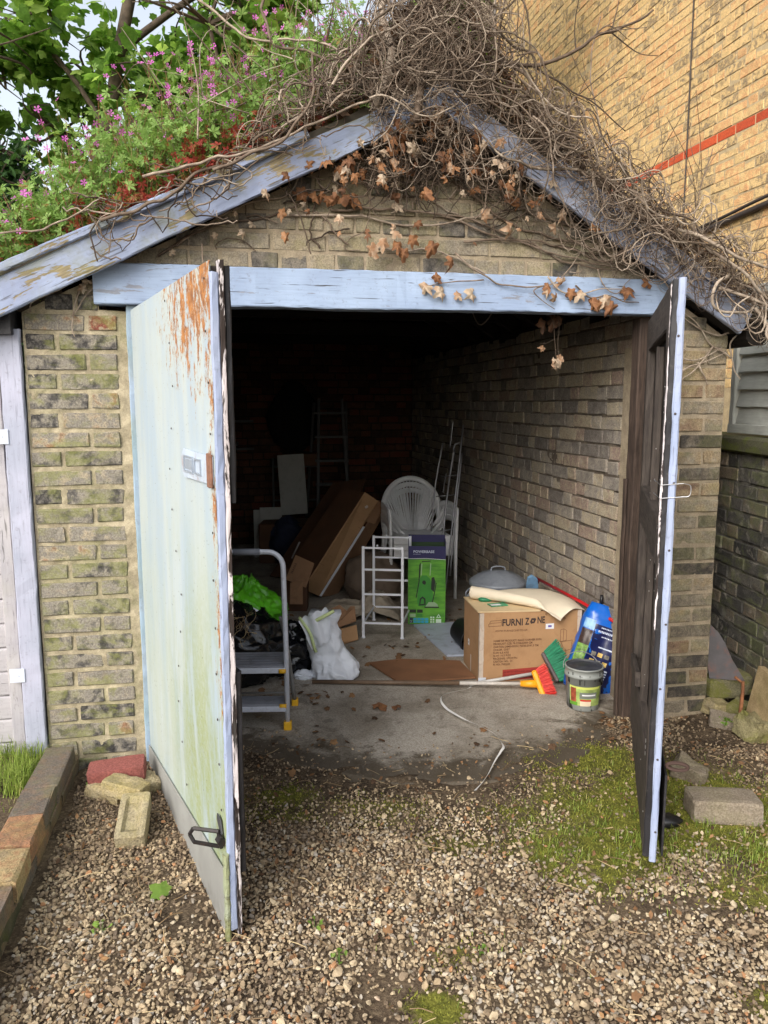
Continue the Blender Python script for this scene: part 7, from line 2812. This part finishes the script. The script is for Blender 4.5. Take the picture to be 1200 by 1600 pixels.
# ---------------------------------------------------------------- small things on the concrete
def floor_bits():
    zf = .012
    pts = [(.46, 3.88), (.42, 3.83), (.31, 3.76), (.285, 3.68), (.31, 3.58), (.38, 3.45), (.44, 3.37), (.492, 3.30), (.512, 3.24), (.518, 3.16), (.50, 3.11), (.46, 3.02), (.42, 2.92), (.385, 2.84), (.35, 2.775)]
    P = spline([(x, y, 0) for x, y in pts], 90)
    P[:, 2] = np.maximum(gz(P[:, 0], P[:, 1]), .004) + .014 + .007 * np.abs(np.sin(np.linspace(0, 11, 90)))
    T = np.gradient(P, axis=0)
    T /= np.linalg.norm(T, axis=1)[:, None]
    Nn = np.stack([-T[:, 1], T[:, 0], np.zeros(len(T))], -1)
    tw = np.sin(np.linspace(0, 9, 90)) * .9
    side = Nn * np.cos(tw)[:, None] + np.array([0, 0, 1.0]) * np.sin(tw)[:, None]
    m = MB()
    m.grid(np.stack([P - side * .0056, P + side * .0056], 1))
    o = m.build('packing_strap', m_plain('white strap', C(236, 234, 230), .5), None, smooth=True)
    tag(o, 'white plastic packing strap snaking over the concrete in the doorway', 'strap')
    m = MB()
    m.tube([(1.145, 3.50, .008), (1.165, 3.60, .012)], .005, 5)
    o = m.build('wood_splinter', m_plain('pale splinter', C(206, 186, 150), .8), None)
    tag(o, 'short pale wooden splinter on the floor by the right door post', 'splinter')
    # flat litter leaves
    r = np.random.default_rng(33)
    V, F = leaf_maple()
    m = MB()
    pos, nm, sz = [], [], []
    specs = []
    for (cx, cy, sx, sy, n) in ((-.42, 3.75, .14, .1, 16), (-.50, 3.95, .10, .2, 18), (.12, 4.55, .16, .12, 14), (-.1, 4.3, .2, .1, 8), (-.1, 3.45, .4, .25, 14), (.75, 4.75, .15, .2, 20), (.9, 3.4, .25, .15, 10), (1.12, 3.45, .06, .06, 26), (.45, 5.3, .2, .15, 30), (0, 3.1, .5, .2, 10), (-.6, 5.0, .2, .2, 20), (.5, 2.3, .8, .5, 10)):
        for i in range(n):
            x, y = cx + r.normal(0, sx), cy + r.normal(0, sy)
            specs.append((x, y))
    sp = np.array(specs)
    n = len(sp)
    z = np.maximum(gz(sp[:, 0], sp[:, 1]), .004) + .010
    nm = rnd_dir(n, 3.2, r)
    m.scatter(V, F, np.column_stack([sp, z]), rots(nm, r.uniform(0, 6.3, n)), r.uniform(.02, .045, n), r.uniform(.01, .8, n))
    o = m.build('floor_litter', M_litter, None, kind='stuff')
    tag(o, 'scattered small brown leaf litter over the garage floor', 'leaf litter')
    big = [(-.02, 3.62, .085, .6, 'crumpled brown dead leaf on the concrete before the broom handle', 'dead_leaf'), (.06, 3.60, .05, .4, 'small brown dead leaf just right of the crumpled leaf on the concrete', 'dead_leaf'),
           (.29, 2.16, .04, .95, 'orange brown fallen leaf on the gravel between the two open doors', 'dead_leaf'), (.56, 1.80, .03, 1.0, 'small orange leaf near the bottom right of the gravel', 'dead_leaf')]
    for k, (x, y, s_, v_, lab, nm_) in enumerate(big):
        mm = MB()
        V2 = V * np.array([1, 1, 1.6])
        V2 = V2 + r.normal(0, .05, V2.shape)
        mm.add(V2 * s_, F)
        o = mm.build(nm_, M_dryleaf, None, v=v_ * .4 + .05)
        o.location = (x, y, float(max(gz(x, y), .004)) + .022)
        o.rotation_euler = (r.normal(0, .2), r.normal(0, .2), r.uniform(0, 6))
        tag(o, lab, 'leaf')
    mm = MB()
    mm.add(V * .075, F)
    o = mm.build('fallen_leaf', M_maple, None, v=.75)
    o.location = (-.68, 2.16, float(gz(-.68, 2.16)) + .022)
    o.rotation_euler = (.3, -.2, 1.2)
    tag(o, 'yellow green fallen leaf on the gravel left of the open left door', 'leaf')
floor_bits()

# ---------------------------------------------------------------- gravel, straw, moss, grass
def gravel():
    r = np.random.default_rng(77)
    temps = []
    for k in range(26):
        n = 17 if k < 12 else 11
        q = np.random.default_rng(500 + k)
        P = q.normal(size=(n, 3))
        P /= np.linalg.norm(P, axis=1)[:, None]
        P *= q.uniform(.82, 1.0, (n, 1))
        P *= np.array([1.0, q.uniform(.62, .95), q.uniform(.42, .7)])
        bm = bmesh.new()
        for p in P:
            bm.verts.new(p)
        rr_ = bmesh.ops.convex_hull(bm, input=bm.verts[:])
        gone = list({g for g in rr_['geom_interior'] + rr_['geom_unused'] if isinstance(g, bmesh.types.BMVert)})
        bmesh.ops.delete(bm, geom=gone, context='VERTS')
        bmesh.ops.triangulate(bm, faces=bm.faces[:])
        bm.verts.index_update()
        temps.append((np.array([v.co[:] for v in bm.verts]) * .5, np.array([[v.index for v in f.verts] for f in bm.faces])))
        bm.free()
    def dens(x, y):
        u, v = lcn(x, y)
        s = vedge(u) - v
        opening = (u > .35) & (u < 2.05)
        n = fbm(np.stack([x, y, 0 * x], -1), 2.6, 4, 41)
        d = np.where(opening, sstep(.10, .72, s + .7 * (n - .5)) * .93 + .07 * sstep(-.40, .02, s), sstep(-.02, .04, s))
        mo = mossf(x, y)
        d = d * (1 - .88 * sstep(.25, .7, mo))
        d = np.where((u > 2.1) & (v > -.35), d * .85, d)
        d = d * (1 - .80 * sstep(.58, .72, fbm(np.stack([x, y, 0 * x + 3], -1), 3.4, 4, 43)))
        d = d * (x > edge_x(y) + .03) * (x < 1.8)
        d = d * np.where(opening, v < .45, v < .14)
        return d
    m = MB()
    for layer, (step, szm, zoff) in enumerate(((.0130, .0152, .0), (.0195, .0172, .0075), (.020, .0085, .0085))):
        gx = np.arange(-1.45, 1.85, step)
        gy = np.arange(1.25, 3.75, step)
        X, Y = np.meshgrid(gx, gy, indexing='ij')
        X = X.ravel() + r.uniform(-.5, .5, X.size) * step
        Y = Y.ravel() + r.uniform(-.5, .5, Y.size) * step
        d = dens(X, Y)
        keep = r.uniform(size=X.size) < d * (1.0 if layer == 0 else .62)
        X, Y = X[keep], Y[keep]
        n = len(X)
        fine = fbm(np.stack([X, Y, 0 * X], -1), 1.9, 3, 45)
        sz = szm * np.exp(r.normal(0, .24, n))
        sz = np.where(Y > 2.5, sz * .88, sz)
        Z = np.maximum(gz(X, Y) + zoff, .003) + sz * .13
        tint = r.beta(2.2, 2.0, n)
        # dirt-brown near the building; left of the left door also tinted as shadow
        left = sstep(-.35, -.75, X) * sstep(2.0, 2.4, Y)
        br = np.clip(.55 * left + .5 * sstep(2.45, 3.0, Y), 0, .8)
        tint = tint * (1 - .65 * br)
        tint = np.where(r.uniform(size=n) < .03, 1.0, tint)
        nm = rnd_dir(n, 1.8, r)
        R = rots(nm, r.uniform(0, 6.3, n))
        near = Y < 2.5
        kk = np.where(near, r.integers(0, 12, n), r.integers(12, 26, n))
        for k in range(26):
            q = kk == k
            if q.any():
                m.scatter(*temps[k], np.column_stack([X, Y, Z])[q], R[q], sz[q], np.clip(tint[q], .003, 1))
    o = m.build('gravel', M_stone, kind='stuff')
    # straw, twigs
    m = MB()
    for i in range(430):
        while True:
            x, y = r.uniform(-1.2, 1.6), r.uniform(1.4, 3.3)
            u, v = lcn(x, y)
            if x > edge_x(y) + .05 and (v < .1) and (r.uniform() < (.9 if x < -.2 else .4)):
                break
        L = r.uniform(.015, .09)
        a = r.uniform(0, 6.3)
        z = float(gz(x, y)) + r.uniform(.016, .026)
        d = np.array([cos(a), sin(a), r.normal(0, .08)]) * L
        p = np.array([x, y, z])
        m.tube(spline([p, p + d * .5 + r.normal(0, .004, 3), p + d], 6), r.uniform(.0006, .0015), 4, tint=float(r.uniform(.01, 1)), cap=False)
    m.build('straw', M_straw, kind='stuff')
    # small dark dead leaves between the stones
    V, F = leaf_small()
    n = 1500
    x = r.uniform(-1.2, 1.7, n)
    y = r.uniform(1.4, 3.6, n)
    u, v = lcn(x, y)
    k = (x > edge_x(y) + .04) & (v < .12) & (r.uniform(size=n) < np.where((u > 2.0), .95, .5))
    x, y = x[k], y[k]
    n = len(x)
    m = MB()
    m.scatter(V, F, np.column_stack([x, y, gz(x, y) + .018]), rots(rnd_dir(n, 1.3, r), r.uniform(0, 6.3, n)), r.uniform(.008, .026, n), r.uniform(.01, .9, n))
    m.build('ground_litter', M_litter, kind='stuff')
gravel()

def greens():
    r = np.random.default_rng(91)
    # moss tufts: short upright blades
    N = 100000
    x = r.uniform(-.9, 1.9, N)
    y = r.uniform(1.5, 3.6, N)
    mo = mossf(x, y)
    u, v = lcn(x, y)
    k = (r.uniform(size=N) < sstep(.16, .6, mo)) & (v < .1)
    x, y = x[k], y[k]
    n = len(x)
    bl = np.array([[-.5, 0, 0], [.5, 0, 0], [0, .15, 1.0]])
    m = MB()
    m.scatter(bl, np.array([[0, 1, 2]]), np.column_stack([x, y, gz(x, y) - .001]), rots(rnd_dir(n, 1.6, r), r.uniform(0, 6.3, n)), np.column_stack([r.uniform(.003, .006, n)] * 2 + [r.uniform(.006, .014, n)]), np.clip(.5 + .25 * r.normal(size=n), .01, 1))
    m.build('moss', M_moss, kind='stuff')
    m = MB()
    def blades(x, y, z, L, wd, spread=.5):
        n = len(x)
        a = r.uniform(0, 2 * pi, n)
        d = np.stack([np.cos(a), np.sin(a)], -1) * r.uniform(.1, spread, n)[:, None]
        P0 = np.stack([x, y, z], -1)
        up = np.array([0, 0, 1.0])
        P1 = P0 + np.column_stack([d * L[:, None] * .4, L * .65])
        P2 = P0 + np.column_stack([d * L[:, None] * 1.2, L * (1 - .4 * np.linalg.norm(d, axis=1))])
        s_ = np.stack([-np.sin(a), np.cos(a), 0 * a], -1) * wd[:, None]
        V = np.stack([P0 - s_, P0 + s_, P1 + s_ * .8, P1 - s_ * .8, P2], 1).reshape(-1, 3)
        b = (np.arange(n) * 5)[:, None]
        t = np.repeat(np.clip(.45 + .25 * r.normal(size=n), .01, 1), 5)
        base = m.n
        m.add(V, b + np.array([[0, 1, 2, 3]]), t)
        m.F.setdefault(3, []).append(base + b + np.array([[3, 2, 4]]))
    # grass in the mossy patch
    for (cx, cy, sx, sy, n, L) in ((.72, 2.40, .14, .10, 900, .030), (1.25, 2.45, .20, .12, 1400, .034), (1.4, 2.6, .2, .2, 800, .028), (1.0, 2.55, .25, .15, 800, .024), (1.0, 3.05, .14, .10, 250, .02), (.62, 2.55, .12, .1, 350, .02), (-.42, 2.76, .10, .06, 160, .022), (.9, 2.75, .3, .1, 400, .02),
                               (.35, 2.18, .05, .03, 22, .02), (.82, 2.12, .1, .05, 80, .022), (.3, 1.93, .05, .03, 26, .02), (.12, 1.75, .05, .04, 26, .02), (.5, 1.86, .06, .03, 26, .02), (-.05, 1.95, .06, .03, 26, .02)):
        x = cx + r.normal(0, sx, n)
        y = cy + r.normal(0, sy, n)
        k = (x > -1.0)
        x, y = x[k], y[k]
        n2 = len(x)
        cl = fbm(np.stack([x, y, 0 * x], -1), 14, 3, 5)
        k = r.uniform(size=n2) < sstep(.38, .6, cl)
        x, y = x[k], y[k]
        blades(x, y, gz(x, y), L * r.uniform(.5, 1.4, len(x)), r.uniform(.0006, .0014, len(x)), 1.1)
    # grass behind the brick edging
    n = 1500
    y = r.uniform(2.62, 3.08, n)
    x = edge_x(y) - .125 - np.abs(r.normal(0, .13, n))
    blades(x, y, np.full(n, .072), r.uniform(.03, .11, n), r.uniform(.0008, .0018, n), .7)
    n = 200
    y = r.uniform(1.8, 2.6, n)
    x = edge_x(y) - .125 - np.abs(r.normal(0, .1, n))
    blades(x, y, np.full(n, .072), r.uniform(.01, .03, n), r.uniform(.0008, .0018, n), .7)
    m.build('grass', M_grass, kind='stuff')
    # small weeds
    V, F = leaf_small()
    for (x, y, n, s_, lab) in ((1.58, 3.40, 26, .022, 'small green weed among stones in front of the right brick pier'), (-.80, 1.99, 12, .014, 'tiny green seedling on the gravel at lower left'), (-.12, 1.88, 10, .012, 'tiny green seedling in the gravel at bottom middle'),
                               (-.20, 2.02, 9, .013, 'light green seedling in the gravel right of the left door foot'), (.26, 1.90, 9, .011, 'small bright seedling in the gravel below the orange leaf'), (-1.13, 2.80, 12, .012, 'little weed at the end of the brick edging by the pier')):
        m = MB()
        d = rnd_dir(n, 1.0, r)
        z0 = float(gz(x, y)) + .012
        P = np.array([0, 0, 0]) + d * np.array([s_ * 1.8, s_ * 1.8, s_ * 1.1])
        P[:, 2] = np.abs(P[:, 2]) + .006
        m.scatter(V, F, P, rots(rnd_dir(n, 1.6, r), r.uniform(0, 6.3, n)), r.uniform(.7, 1.3, n) * s_ * 1.2, r.uniform(.5, .9, n))
        for q in P[::2]:
            m.tube([np.array([0, 0, -.01]), q], .0008, 3, tint=.4, cap=False)
        o = m.build('weed', M_maple, None)
        o.location = (x, y, z0)
        tag(o, lab, 'weed')
greens()
